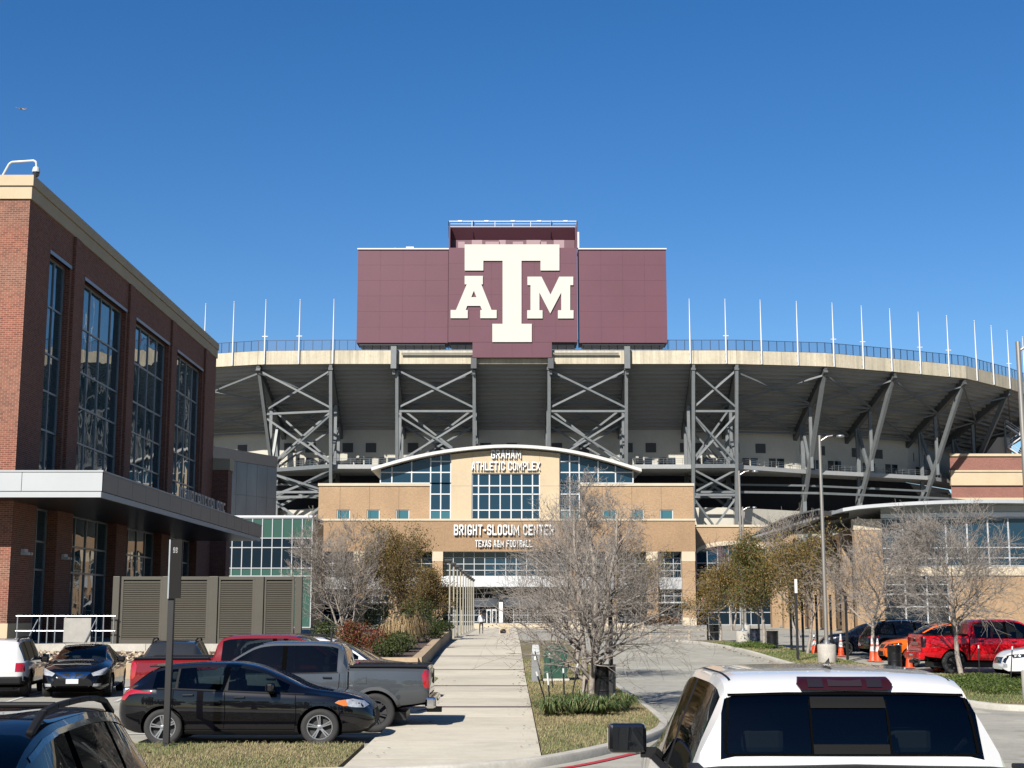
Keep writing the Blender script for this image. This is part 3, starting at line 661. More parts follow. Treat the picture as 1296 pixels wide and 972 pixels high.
# upper storeys
YU = YB+3.0; Zu0 = Zt+.2; Zu1 = zz(615, YU)
for (a, b, ws) in ((403, 545, ((426, 443), (464, 480.5), (501, 518))), (735, 878, ((763, 780), (798, 815), (835, 852)))):
    mb = MB(); O_ = Vector((0, YU, 0)); xa, xb = xx(a, YU, 640), xx(b, YU, 640)
    hs = [(xx(c, YU, 650), xx(d, YU, 650), zz(658, YU), zz(645, YU)) for c, d in ws]
    wall_holes(mb, O_, X3, -Y3, xa, xb, Zu0, Zu1, .5, hs); mb.build('upper_wall', M_TANB, ac)
    MB().box(xa, xb, YU+.5, YU+14, Zu0, Zu1-.2).build('upper_core', M_TANB, ac)
    MB().box(xa-.1, xb+.1, YU-.15, YU+14, Zu1, Zu1+.35).build('coping', M_LIME, ac)
    for h in hs: glazing(ac, Vector((0, YU+.12, 0)), X3, -Y3, [h[0]+.06, h[1]-.06], [h[2]+.06, h[3]-.06], .12, .15, M_FRAMEW, M_GL_T, back=.06)
    for p in ([429+k*37.5 for k in range(3)] if a < 600 else [763+k*37.5 for k in range(3)]):
        MB().box(xx(p, YU)-.03, xx(p, YU)+.03, YU-.012, YU, Zu0+.1, Zu1-.02).build('joint', mat('brick_joint', (.2, .14, .09), .9), ac)
YC = YU-.6                                                 # curved-roof volume
pts = [(470, 591.5), (520, 577.5), (575, 567.5), (640, 562.5), (705, 566.5), (760, 577.5), (812, 593)]
arc = smooth2([(onY(px, py, YC-1.1).x, onY(px, py, YC-1.1).z) for px, py in pts], 5)
def under(x):
    for (a, za), (b, zb) in zip(arc, arc[1:]):
        if a <= x <= b: return za+(zb-za)*(x-a)/(b-a)-.62
    return arc[0][1] - .6
rf = MB(); top = [(x, YC-1.1, z) for x, z in arc]; bot = [(x, YC-1.1, z-.40) for x, z in arc]
m_ = len(arc)
for dy in (0, 16):
    rf.v += [(x, y+dy, z) for x, y, z in top] + [(x, y+dy, z) for x, y, z in bot]
for i in range(m_-1):
    rf.f += [(i, i+1, 2*m_+i+1, 2*m_+i), (m_+i+1, m_+i, 3*m_+i, 3*m_+i+1), (m_+i, m_+i+1, i+1, i), (3*m_+i+1, 3*m_+i, 2*m_+i, 2*m_+i+1)]
rf.f += [(m_, 0, 2*m_, 3*m_), (m_-1, 2*m_-1, 4*m_-1, 3*m_-1)]
rf.build('roof', mat('white_roof_edge', (.66, .65, .61), .5), ac, fix=True)
xl, xr = xx(571, YC, 610), xx(708, YC, 610)
O_ = Vector((0, YC, 0)); wxa, wxb, wz0, wz1 = xx(597, YC, 630), xx(683.5, YC, 630), zz(657.5, YC), zz(599, YC)
st_ = MB(); wall_holes(st_, O_, X3, -Y3, xl, xr, Zu0, zz(585, YC), .5, [(wxa, wxb, Zu0-.1, wz1)])
ns = 10
for i in range(ns):
    a, b = xl+(xr-xl)*i/ns, xl+(xr-xl)*(i+1)/ns; z0 = zz(585, YC)
    st_.prism([(a, YC, z0), (b, YC, z0), (b, YC, under(b)), (a, YC, under(a))], (0, .5, 0))
st_.build('stone_front', M_LIMEY, ac)
ml_ = thing  # noqa
for px in (597, 640, 683.5):
    MB().box(xx(px, YC)-.02, xx(px, YC)+.02, YC-.006, YC, wz1+.2, min(under(xx(px, YC))-.1, zz(569, YC))).build('stone_joint', mat('stone_joint', (.3, .25, .18), .9), ac)
for a, b in ((xl, wxa), (wxb, xr)): MB().box(a, b, YC-.006, YC, zz(615, YC)-.02, zz(615, YC)+.02).build('stone_joint', MATS['stone_joint'], ac)
glazing(ac, Vector((0, YC+.2, 0)), X3, -Y3, [xx(p, YC, 630) for p in (597.5, 605.5, 619.3, 633, 646.8, 660.3, 674, 683)], [zz(p, YC) for p in (657, 645.5, 625.3, 614.6, 599.5)], .16, .2, M_FRAMEW, M_GL_B, back=.1)
def rl_(sgn):
    f = lambda p: xx(p, YC+.4, 600)
    ps = [481.5, 496, 521, 545, 558, 570.5] if sgn < 0 else [708.5, 721, 733, 757, 779, 801]
    return [f(p) for p in ps]
for sgn in (-1, 1):
    us = rl_(sgn); vs = [Zu1+.35] + [zz(p, YC) for p in (597.5, 583.5, 560)]
    glazing(ac, Vector((0, YC+.4, 0)), X3, -Y3, us, vs, .16, .2, M_FRAMEW, M_GL_B, back=.1, top=under)
    us2 = us[3:] if sgn < 0 else us[:3]
    glazing(ac, Vector((0, YC+.4, 0)), X3, -Y3, us2, [Zu0, zz(645.5, YC), zz(625, YC), Zu1+.35], .16, .2, M_FRAMEW, lambda u, v: M_GL_T if v < zz(645.5, YC) else M_GL_B, back=.1)
MB().box(rl_(-1)[0], rl_(1)[-1], YC+.8, YC+13, Zu0, zz(592, YC)).build('core', M_BLACK, ac)
def word(txt, px0, px1, py0, py1, Y, m=M_PW, d=.22, wt=.16):
    x0, x1 = xx(px0, Y, (py0+py1)/2), xx(px1, Y, (py0+py1)/2); z0, z1 = zz(py1, Y), zz(py0, Y)
    text_parts(txt, ac, Vector((x0, Y, z0)), X3, -Y3, x1-x0, z1-z0, d, m, wt=wt)
word('GRAHAM', 621.5, 659.5, 569.5, 580.5, YC-.12); word('ATHLETIC COMPLEX', 597, 683.5, 584.5, 595.5, YC-.12)
word('BRIGHT-SLOCUM CENTER', 574.5, 701, 664, 677.5, YB-.15, wt=.175); word('TEXAS A&M FOOTBALL', 601.5, 673.5, 683.5, 692.5, YB-.15)
# sloping-name banner by the door and small tenant sign over it
bn = thing('entrance_banner', 'narrow black and white banner hanging beside the entrance doors', 'banner', (xx(634, YB-1), YB-1, g0))
MB().box(xx(630, YB-1), xx(638.5, YB-1), YB-1, YB-.96, zz(793, YB-1), zz(750, YB-1)).build('cloth', M_BLACK, bn)
MB().box(xx(631.5, YB-1), xx(636.5, YB-1), YB-1.01, YB-1, zz(788, YB-1), zz(762, YB-1)).build('white_strip', M_PW, bn)
# ---------------------------------------------------------------- link block with the arched window
YL = 189.0
lk = thing('arched_link', 'tan brick link block with one wide arched window', 'building', (xx(925, YL), YL, .5))
xa, xb = xx(878, YL), xx(1010, YL); z1 = zz(667, YL); ax0, ax1 = xx(881.5, YL, 710), xx(977, YL, 710)
zsp, zap, zbt = zz(703, YL), zz(690, YL), zz(733, YL); cxm = (ax0+ax1)/2
def arch(x, lift=0):
    t = (x-cxm)/((ax1-ax0)/2); return zsp+lift+(zap-zsp)*math.sqrt(max(0, 1-min(1, abs(t))**2*.96))
wl = MB(); n = 24
for i in range(n):
    a, b = ax0+(ax1-ax0)*i/n, ax0+(ax1-ax0)*(i+1)/n
    wl.prism([(a, YL, arch(a, .5)), (b, YL, arch(b, .5)), (b, YL, z1), (a, YL, z1)], (0, .6, 0))
wl.box(xa, ax0, YL, YL+.6, g0, z1).box(ax1, xb, YL, YL+.6, g0, z1)
wl.build('wall', M_TANB, lk)
sr = MB()
for i in range(n):
    a, b = ax0+(ax1-ax0)*i/n, ax0+(ax1-ax0)*(i+1)/n
    sr.prism([(a, YL-.08, arch(a)), (b, YL-.08, arch(b)), (b, YL-.08, arch(b, .55)), (a, YL-.08, arch(a, .55))], (0, .6, 0))
sr.build('arch_stone', M_LIME, lk)
MB().box(ax0, ax1, YL-.05, YL+.5, zz(747, YL), zbt).build('stone_band', M_LIME, lk)
MB().box(xa-.1, xb, YL-.15, YL+10, z1, z1+.3).build('coping', M_LIME, lk)
us = [ax0+.05+(ax1-ax0-.1)*i/7 for i in range(8)]
glazing(lk, Vector((0, YL+.35, 0)), X3, -Y3, us, [zbt, zz(721, YL), zz(712.5, YL), zap], .10, .2, M_FRAMEL, lambda u, v: M_GL_B if v > zz(712, YL) else M_GL_D, back=.08, top=arch)
glazing(lk, Vector((0, YL+.5, 0)), X3, -Y3, us, [g0+.05, zz(775, YL), zz(747, YL)], .10, .2, M_FRAMEL, M_GL_D, back=.08)
MB().box(xa, xb, YL+1, YL+10, g0, z1-.3).build('core', M_BLACK, lk)
# ---------------------------------------------------------------- right-hand building with the bowed glass front
YR = 120.0
rb = thing('bowed_building', 'tan brick building with a bowed roof, blue ribbon windows and a slatted sunshade', 'building', (34, YR, .5))
xL = xx(1083, YR, 720); zroof = zz(657, YR)
MB().box(xL, xx(1117, YR, 700), YR, YR+.8, g0, zroof-.9).build('brick_pier', M_TANB, rb)
MB().box(xL-.05, xx(1117.5, YR, 700), YR-.05, YR+.85, zroof-.9, zroof).build('stone_cap', M_LIME, rb)
MB().box(xL+2.6, xL+3.2, YR+.85, 164, g0, zroof-.3).build('side_wall', M_BLACK, rb)
for k in range(6):
    y = 126+k*7; MB().box(xL+.3, xL+1.1, y, y+1.1, g0, zroof-.4).build('side_pier', M_TANB, rb)
    glazing(rb, Vector((xL+2.5, 0, 0)), Y3, -X3, [y-1.2, y+1.1, y+3.4, y+5.8], [.6, 3.0, 5.2, 7.4, zroof-.4], .1, .1, M_FRAMEL, M_GL_D, back=.02)
# bowed front: facets
nf = 12; xR = xx(1420, YR, 700); fx0 = xx(1117, YR, 700)
def bow(t): return YR+.15-1.9*math.sin(math.pi*t)
zb1, zb0 = zz(717, YR), zz(729, YR)
for i in range(nf):
    t0, t1 = i/nf, (i+1)/nf; A = Vector((fx0+(xR-fx0)*t0, bow(t0), 0)); B = Vector((fx0+(xR-fx0)*t1, bow(t1), 0)); D = (B-A).normalized(); N1 = Vector((D.y, -D.x, 0)); Lw = (B-A).length
    glazing(rb, A, D, N1, [.02, Lw-.02], [zb1, zz(707, YR), zz(694, YR), zroof], .09, .2, M_FRAMEL, M_GL_B, back=.08)
    MB().obox(A, D, Z3, N1, 0, Lw, zb0, zb1-.07, -.5, .12).build('stone_band', M_LIME, rb)
    if i < 3:
        glazing(rb, A, D, N1, [.02, Lw-.02], [g0+.1, zz(768, YR), zz(752, YR), zz(740, YR), zb0], .09, .2, M_FRAMEL, M_GL_D, back=.08)
    else: MB().obox(A, D, Z3, N1, 0, Lw, g0, zb0, -.5, 0).build('brick_panel', M_TANB, rb)
    MB().obox(A, D, Z3, N1, 0, Lw, zroof+.08, zroof+.45, -.4, .05).build('frieze', M_STEELW, rb)
    MB().obox(A, D, Z3, N1, .01, Lw-.01, zroof+.45, zz(641, YR), -.4, -.1).build('frieze_panel', M_PANELG, rb)
rf = MB(); n = 20; 
for i in range(n+1):
    t = i/n; x = xL-1.2+(xR-xL+1.2)*t; y = YR-1.3-2.2*math.sin(math.pi*min(1, max(0, t))); z = zz(644.5, YR)+ .55*math.sin(math.pi*min(1, t*1.0))**.6
    rf.v += [(x, y, z), (x, y, z-.28), (x, YR+44, z-.2), (x, YR+44, z)]
for i in range(n):
    a, b = 4*i, 4*i+4; rf.f += [(a+1, b+1, b, a), (a, b, b+3, a+3), (a+2, b+2, b+1, a+1), (a+3, b+3, b+2, a+2)]
rf.f += [(0, 3, 2, 1), (4*n, 4*n+1, 4*n+2, 4*n+3)]
rf.build('roof', M_PANELG, rb, fix=True)
MB().box(xL+3.3, xR, YR+1.2, 163, g0, zroof-.2).build('core', M_BLACK, rb)
# slatted sunshade along the side
sA, sB = onY(949, 683, 168), onY(986, 684, 168); sC, sD = onY(1074, 653, 123), onY(1036, 648.5, 123)
ns = 30
for i in range(ns+1):
    t = i/ns; p, q = sA.lerp(sD, t), sB.lerp(sC, t); p.z += .5*math.sin(math.pi*t); q.z += .5*math.sin(math.pi*t)
    MB().bar(p, q, .14, .4).build('sunshade_slat', M_BRONZE, rb)
for s in (0.02, .5, .98):
    ps = []
    for i in range(9):
        t = i/8; v = sA.lerp(sB, s).lerp(sD.lerp(sC, s), t); v.z += .5*math.sin(math.pi*t)+.26; ps.append(v)
    m_ = MB()
    for a, b in zip(ps, ps[1:]): m_.bar(a, b, .18, .14)
    m_.build('sunshade_beam', M_GREYP, rb)
# ---------------------------------------------------------------- stadium
ZB, ZT = zz(460.5, 250), zz(443.5, 250)                    # rim: underside and top of the concrete fascia
M_FASC = concrete('stadium_fascia', (.68, .61, .46), stain=.12, seed=12, streak=.24, fine=4)
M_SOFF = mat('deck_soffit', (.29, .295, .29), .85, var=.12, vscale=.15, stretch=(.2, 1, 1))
M_STWALL = concrete('stadium_wall', (.58, .55, .47), stain=.06, seed=13)
sta = thing('stadium', 'huge concrete stadium with steel raker frames under its upper deck', 'stadium', (5, 252, .5))
FR = []                                                     # frames: rim point, inward direction
def frx(px): return xx(px, 250, 470)
for X, Y, ix, iy in [(-112, 322, .98, .2), (-107, 298, .93, .36), (-97, 279, .75, .66), (-84, 266.3, .46, .89), (-67, 257.5, .33, .94)]: FR.append((X, Y, ix, iy))
FR.append((frx(325), 250.6, .13, .99))
for px in (418, 502, 600, 695, 793, 878, 933): FR.append((frx(px), 250, 0, 1))
FR += [(frx(1046)+.6, 252.6, -.15, .99), (70.9, 258.6, -.33, .94), (86.2, 266, -.42, .91), (99.5, 279.5, -.66, .75), (113.5, 297, -.85, .5), (123, 322, -.95, .3)]
RK = 18.0; ZI = 35.6; SL = zz(586, 252); S2 = zz(640, 254)
def fp(f, r, z): X, Y, ix, iy = f; return Vector((X+ix*r, Y+iy*r, z))
def sr(f): return 11.6 if abs(f[0]) > 42 else 4.6
def rake(r): return ZB-.2+(ZI-ZB)*r/RK
for i, (f, g) in enumerate(zip(FR, FR[1:])):
    # stepped soffit of one bay
    so_ = MB(); n = 17
    for k in range(n):
        r0, r1 = .4+(RK-.4)*k/n, .4+(RK-.4)*(k+1)/n; z0, z1 = rake(r0)+.35, rake(r1)+.35
        a, b, c, d = fp(f, r0, z0), fp(g, r0, z0), fp(g, r1, z0-.12), fp(f, r1, z0-.12)
        so_.add([a, b, c, d, fp(g, r1, z1), fp(f, r1, z1)], [(3, 2, 1, 0), (5, 4, 2, 3)])
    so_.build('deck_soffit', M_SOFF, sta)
    MB().add([fp(f, .2, ZT-.6), fp(g, .2, ZT-.6), fp(g, RK, ZI+1.6), fp(f, RK, ZI+1.6)], [(0, 1, 2, 3)]).build('upper_deck', M_STWALL, sta)
    # back wall, concourse slab, lower parapet
    MB().add([fp(f, RK-.6, SL), fp(g, RK-.6, SL), fp(g, RK-.6, ZI+1), fp(f, RK-.6, ZI+1)], [(0, 1, 2, 3)]).build('concourse_wall', M_STWALL, sta)
    s_ = MB(); a, b, c, d = fp(f, sr(f), SL), fp(g, sr(g), SL), fp(g, RK, SL), fp(f, RK, SL); dz = Vector((0, 0, .75))
    s_.add([a-dz, b-dz, c-dz, d-dz, a, b, c, d], [(3, 2, 1, 0), (4, 5, 6, 7), (0, 1, 5, 4), (1, 2, 6, 5), (2, 3, 7, 6), (3, 0, 4, 7)]).build('concourse_slab', mat('slab_edge', (.36, .37, .37), .6, var=.1), sta)
    s_ = MB(); a, b, c, d = fp(f, sr(f)+4, S2), fp(g, sr(g)+4, S2), fp(g, RK, S2), fp(f, RK, S2); dz = Vector((0, 0, 7))
    s_.add([a-dz, b-dz, c-dz, d-dz, a, b, c, d], [(3, 2, 1, 0), (4, 5, 6, 7), (0, 1, 5, 4), (1, 2, 6, 5), (2, 3, 7, 6), (3, 0, 4, 7)]).build('lower_parapet', M_STWALL, sta)
    MB().add([fp(f, RK+4, -1), fp(g, RK+4, -1), fp(g, RK+4, SL), fp(f, RK+4, SL)], [(0, 1, 2, 3)]).build('inner_wall', mat('shaded_void', (.012, .013, .018), .9), sta)  # near-black colour stands in for the shade deep under the deck
    MB().bar(fp(f, 6.5, zz(623, 257)), fp(g, 6.5, zz(623, 257)), .4).build('pipe_beam', M_GREYP, sta)
    MB().bar(fp(f, 12, zz(612, 260)), fp(g, 12, zz(612, 260)), .35).build('pipe_beam', M_GREYP, sta)
    # railing of the concourse
    ra = MB(); n = max(2, int((fp(g, 2.4, 0)-fp(f, 2.4, 0)).length/1.6)); q0, q1 = sr(f)+.2, sr(g)+.2
    for h in (.45, .8, 1.1): ra.bar(fp(f, q0, SL+h), fp(g, q1, SL+h), .05)
    for k in range(n+1): p = fp(f, q0, SL).lerp(fp(g, q1, SL), k/n); ra.bar(p, p+Z3*1.1, .05)
    ra.build('concourse_railing', M_GREYP, sta)
    # fascia panels
    L_ = (Vector(g[:2])-Vector(f[:2])).length; n = max(1, round(L_/9.5)); A = Vector((f[0], f[1], 0)); B = Vector((g[0], g[1], 0)); D = (B-A).normalized(); N1 = Vector((D.y, -D.x, 0))
    for k in range(n): MB().obox(A, D, Z3, N1, L_*k/n+.03, L_*(k+1)/n-.03, ZB, ZT, -.45, 0).build('fascia_panel', M_FASC, sta)
    # mesh fence on the rim
    nn2 = max(2, round(L_/1.55)); fe = MB()
    for k in range(nn2): fe.obox(A, D, Z3, N1, L_*k/nn2-.05, L_*k/nn2+.05, ZT, ZT+1.95, -.3, -.2)
    fe.obox(A, D, Z3, N1, 0, L_, ZT+1.9, ZT+1.98, -.29, -.21); fe.obox(A, D, Z3, N1, 0, L_, ZT+.02, ZT+.1, -.29, -.21)
    fo = fe.build('rim_fence', mat('blue_black_metal', (.02, .04, .09), .5, .2), sta)
    if 'fence_mesh' not in MATS:
        m = bpy.data.materials.new('fence_mesh'); m.use_nodes = True; N = m.node_tree.nodes; Lk = m.node_tree.links
        t = N.new('ShaderNodeBsdfTransparent'); ms = N.new('ShaderNodeMixShader'); ms.inputs[0].default_value = .34
        N['Principled BSDF'].inputs['Base Color'].default_value = (.02, .05, .12, 1)
        Lk.new(t.outputs[0], ms.inputs[1]); Lk.new(N['Principled BSDF'].outputs[0], ms.inputs[2]); Lk.new(ms.outputs[0], N['Material Output'].inputs[0]); MATS['fence_mesh'] = m
    MB().add([A+Z3*(ZT+.1)-N1*.25, B+Z3*(ZT+.1)-N1*.25, B+Z3*(ZT+1.9)-N1*.25, A+Z3*(ZT+1.9)-N1*.25], [(0, 1, 2, 3)]).build('mesh_sheet', MATS['fence_mesh'], fo)
def col_pt(f, z):                                            # columns lean inwards towards the ground
    return fp(f, .6+(13.4*(ZB-z)/24 if abs(f[0]) > 42 else 7.4*(ZB-z)/(ZB-.5)), z)
for i, f in enumerate(FR):
    up = Vector((f[2], f[3], 0))
    MB().bar(col_pt(f, ZB), col_pt(f, 12 if abs(f[0]) > 42 else .3), .56, .9, up).build('column', M_GREYP, sta)
    MB().bar(fp(f, .5, ZB-.5), fp(f, RK, rake(RK)-.5), .8, 1.3).build('raker', mat('raker_steel', (.09, .098, .10), .6, .1), sta)
    p1 = fp(f, 9, rake(9)-.8); MB().bar(p1, fp(f, 9, SL), .55).build('post', M_GREYP, sta)
    p2 = fp(f, 13.5, rake(13.5)-.8); MB().bar(p2, fp(f, 13.5, .5), .7).build('post', M_GREYP, sta)
    MB().bar(p2, col_pt(f, SL+.5), .5).build('strut', M_GREYP, sta)
    MB().bar(fp(f, 13.5, SL-1), col_pt(f, S2-1), .45).build('strut', M_GREYP, sta)
    MB().bar(col_pt(f, SL-.3), fp(f, RK, SL-.3), .5, .8).build('floor_beam', M_GREYP, sta)
Z520 = zz(520, 251.5); Z625 = zz(626, 254)
idx = {round(f[0]): k for k, f in enumerate(FR)}
braced = [5, 7, 9, 11]
def xbrace(a, b, za, zb, w_=.34, name='brace', m=M_GREYP, ef=col_pt):
    MB().bar(ef(a, za), ef(b, zb), w_).build(name, m, sta); 
    p, q = ef(a, zb), ef(b, za); d = Vector((a[2]+b[2], a[3]+b[3], 0)).normalized()*(w_*1.02); MB().bar(p+d, q+d, w_).build(name, m, sta)
for k in braced:
    a, b = FR[k], FR[k+1]
    xbrace(a, b, ZB-1, Z520+.6); xbrace(a, b, Z520-.6, SL+.2); xbrace(a, b, SL-1, Z625+.4); xbrace(a, b, Z625-.5, S2-9)
    for z in (Z520, Z625): MB().bar(col_pt(a, z), col_pt(b, z), .38).build('tie_beam', M_GREYP, sta)
    MB().bar(col_pt(a, SL-.4), col_pt(b, SL-.4), .7).build('tie_beam', M_GREYP, sta)
    # second plane of bracing at the inner posts
    ip = lambda f, z: fp(f, 13.5, z)
    xbrace(a, b, SL+.3, rake(13.5)-1.2, .34, ef=ip); xbrace(a, b, S2+.3, SL-1.2, .45, ef=ip)
    iq = lambda f, z: fp(f, 9, z)
    xbrace(a, b, SL+.3, rake(9)-1.2, .36, ef=iq); xbrace(a, b, Z625, SL-1, .4, ef=iq); xbrace(a, b, S2-7, Z625, .4, ef=iq); MB().bar(iq(a, Z625), iq(b, Z625), .45).build('tie_beam', M_GREYP, sta)
for k in range(len(FR)-1):                                   # bracing in the plane of the rakers
    if k in (6, 8, 10): continue
    a, b = FR[k], FR[k+1]; rf_ = lambda f, r: fp(f, r, rake(r)-.75)
    M = mat('soffit_brace', (.16, .17, .175), .6, .1)
    xbrace(a, b, .8, 8.2, .32, 'soffit_brace', M, rf_); xbrace(a, b, 8.4, 16, .32, 'soffit_brace', M, rf_)
    for r_ in (8.3, 16): MB().bar(rf_(a, r_), rf_(b, r_), .34).build('soffit_tie', M, sta)
# kiosks, doors and tables on the concourse
rk = random.Random(3)
for k in range(4, 16):
    f, g = FR[k], FR[k+1]
    for t in (.25, .62):
        p = fp(f, RK-.62, SL).lerp(fp(g, RK-.62, SL), t); d = (fp(g, 0, 0)-fp(f, 0, 0)).normalized(); nI = Vector((d.y, -d.x, 0))
        MB().obox(p, d, Z3, nI, 0, 1.3, 0, 2.6, 0, .06).build('doorway', M_BLACK, sta)
        MB().obox(p, d, Z3, nI, 1.6, 3.0, .9, 2.6, 0, .05).build('service_window', M_GL_D, sta)
        MB().obox(p, d, Z3, nI, -2.6, -.6, 3.6, 5.4, 0, .05).build('louvre', mat('louvre_dark', (.05, .05, .05), .7), sta)
    for j in range(3):
        p = fp(f, sr(f)+1.4, SL).lerp(fp(g, sr(g)+1.4, SL), rk.uniform(.1, .9))
        MB().lathe([(.05, 0), (.05, .7)], 8, p).lathe([(.45, .7), (.45, .76)], 12, p).lathe([(.33, 0), (.33, .05)], 12, p).build('concourse_table', M_BLACK, sta)
# brick wing at the right-hand corner, with its stair
wg = thing('stadium_wing', 'dark red brick stadium wing with a cream stone band and a stair on top', 'building', (95, 280, .5))
YW = 279.0; xa = xx(1203, YW, 600); xb = xa+40; zs = [zz(p, YW) for p in (640, 630, 612.5, 597.5, 577.5)]
MB().prism([(xa, YW, .5), (xb, YW, .5), (xb*1.05, YW+14, .5), (xa*1.055, YW+14, .5)], (0, 0, zs[4]-.52)).build('wall', M_BRICKD, wg)
MB().box(xa-.05, xb, YW-.25, YW+.5, zs[2], zs[3]).build('stone_band', M_LIMEY, wg)
MB().box(xa-.05, xb, YW-.45, YW+.5, zs[3]+.004, zs[3]+.35).box(xa-.05, xb, YW-.4, YW+.5, zs[2]-.3, zs[2]-.004).build('stone_moulding', M_LIMEY, wg)
MB().box(xa-.05, xb, YW-.25, YW+.5, zz(637, YW), zs[1]).build('stone_course', M_LIMEY, wg)
MB().box(xa-.1, xb, YW-.3, YW+1, zs[4], zs[4]+.5).build('coping', M_LIMEY, wg)
sx = xx(1266, 290, 560); zs0 = zs[4]+.5
MB().add([(sx-4, 290, zs0), (sx+2, 290, zs0), (sx+2, 294, zs0), (sx-4, 294, zs0), (sx-.5, 290, zs0+4.6), (sx+2, 290, zs0+4.6), (sx+2, 294, zs0+4.6), (sx-.5, 294, zs0+4.6)],
         [(3, 2, 1, 0), (4, 5, 6, 7), (0, 1, 5, 4), (1, 2, 6, 5), (2, 3, 7, 6), (3, 0, 4, 7)]).build('stair_wall', M_STWALL, wg)
for k in range(3):
    a = Vector((sx+1+(0 if k % 2 else 3.2), 289.2, zs0+.3+k*2.2)); b = Vector((sx+1+(3.2 if k % 2 else 0), 289.2, zs0+2.5+k*2.2))
    fl = MB().bar(a, b, 1.0, .25).build('stair_flight', M_STEELW, wg)
    MB().bar(a+Z3*1.1-Y3*.5, b+Z3*1.1-Y3*.5, .08).bar(a+Z3*.6-Y3*.5, b+Z3*.6-Y3*.5, .06).build('handrail', M_STEELW, fl)
for x in (sx+.8, sx+4.6): MB().bar((x, 289.2, zs0), (x, 289.2, zs0+8), .3).build('stair_post', M_GREYP, wg)
# ---------------------------------------------------------------- flagpoles on the rim
def rim_at(px):
    d = ray(px, 455); best = None
    for f, g in zip(FR, FR[1:]):
        A, B = Vector(f[:2]), Vector(g[:2]); e = B-A; den = d.x*e.y-d.y*e.x
        if abs(den) < 1e-9: continue
        s = (d.y*A.x-d.x*A.y)/den
        if 0 <= s <= 1:
            p = A+e*s; t = p.y/d.y
            if t > 0 and (best is None or t < best[0]): n1 = Vector((e.y, -e.x)).normalized(); best = (t, p+n1*.25)
    return best[1]
ztp = zz(378.5, 250); h = ztp-ZB
def flagpole(flood):
    t = thing('flagpole', 'white flagpole with a small floodlight fixed to the stadium rim' if flood else 'plain white flagpole fixed to the stadium rim', 'flagpole', (0, 0, 0), 'flagpoles along the stadium rim')
    MB().lathe([(.15, 0), (.15, h*.4), (.11, h*.7), (.06, h-.25)], 10).build('shaft', M_STEELW, t, smooth=40, local=True)
    MB().lathe([(.02, h-.25), (.12, h-.12), (.02, h)], 10).build('finial', M_STEELW, t, smooth=True, local=True)
    MB().box(-.2, .2, .08, .35, .4, .6).build('bracket', M_GREYP, t, local=True); MB().box(-.2, .2, .08, .35, 1.7, 1.9).build('bracket', M_GREYP, t, local=True)
    if flood: MB().box(-.5, .5, -.12, .12, h*.42, h*.42+.14).build('floodlight', M_STEELW, t, local=True)
    return t
protos = {}
for k, px in enumerate((259, 295, 335, 378.5, 421.5, 873.5, 919, 963.5, 1009.5, 1054.5, 1091.5, 1127.5, 1163.5, 1199.5, 1234, 1255, 1275, 1294)):
    p = rim_at(px); fl = px in (335, 378.5, 919, 1054.5, 1091.5, 1163.5, 1199.5, 1275)
    if fl not in protos: protos[fl] = flagpole(fl); protos[fl].location = (p.x, p.y, ZB)
    else: dup(protos[fl], (p.x, p.y, ZB))
# ---------------------------------------------------------------- scoreboard
YS = 248.9
sb = thing('scoreboard', 'giant maroon scoreboard back with a cream interlocking letter logo', 'scoreboard', (0, YS, ZT))
M_MAR = mat('maroon_panel', (.128, .042, .065), .6, 0, var=.07, vscale=.12, spec=.35)
M_MARD = mat('maroon_backing', (.128, .042, .065), .6, 0, var=.1, vscale=.5)
M_CREAM = concrete('cream_panel', (.66, .65, .58), stain=.03, seed=20)
def P(px, py, Y=YS): return onY(px, py, Y)
def panels(part, x0, x1, z0, z1, nx, nz, y, th=.03):
    for i in range(nx):
        for k in range(nz):
            a, b = x0+(x1-x0)*i/nx, x0+(x1-x0)*(i+1)/nx; c, d = z0+(z1-z0)*k/nz, z0+(z1-z0)*(k+1)/nz
            MB().box(a+.008, b-.008, y-th, y, c+.008, d-.008).build('panel', M_MAR, part)
for (a, b) in ((452, 567), (733, 844)):
    x0, x1, z0, z1 = xx(a, YS, 375), xx(b, YS, 375), zz(433.5, YS), zz(315.5, YS)
    wgp = MB().box(x0, x1, YS+.3, YS+5, z0, z1).build('side_board', M_MARD, sb)
    panels(wgp, x0, x1, z0, z1, 4, 6, YS+.28)
    MB().box(x0-.1, x1+.1, YS+.0, YS+5.1, z1+.004, z1+.22).build('top_flashing', M_STEELW, wgp)
    MB().box(x0+.5, x1-.5, YS+.5, YS+4.6, z0-.4, z0-.004).build('underside_truss', M_BLACK, wgp)
x0, x1, z0, z1 = xx(567.5, YS, 375), xx(730.5, YS, 375), zz(433, YS), zz(313.5, YS)
ct = MB().box(x0, x1, YS+.05, YS+6, z0, z1).build('centre_board', M_MARD, sb); panels(ct, x0, x1, z0, z1, 6, 6, YS+.03)
MB().box(x0+.4, x1-.4, YS+.5, YS+5, z0-.4, z0-.004).build('underside_truss', M_BLACK, ct)
lx0, lx1, lz0 = xx(598, YS, 440), xx(698.5, YS, 440), zz(452.5, YS)
lt = MB().box(lx0, lx1, YS+.05, YS+.9, lz0, z0-.41).box(lx0, lx1, YS+.05, YS+.45, z0-.41, z0-.004).build('lower_tab', M_MARD, sb)
panels(lt, lx0, lx1, lz0, z0-.02, 4, 1, YS+.03)
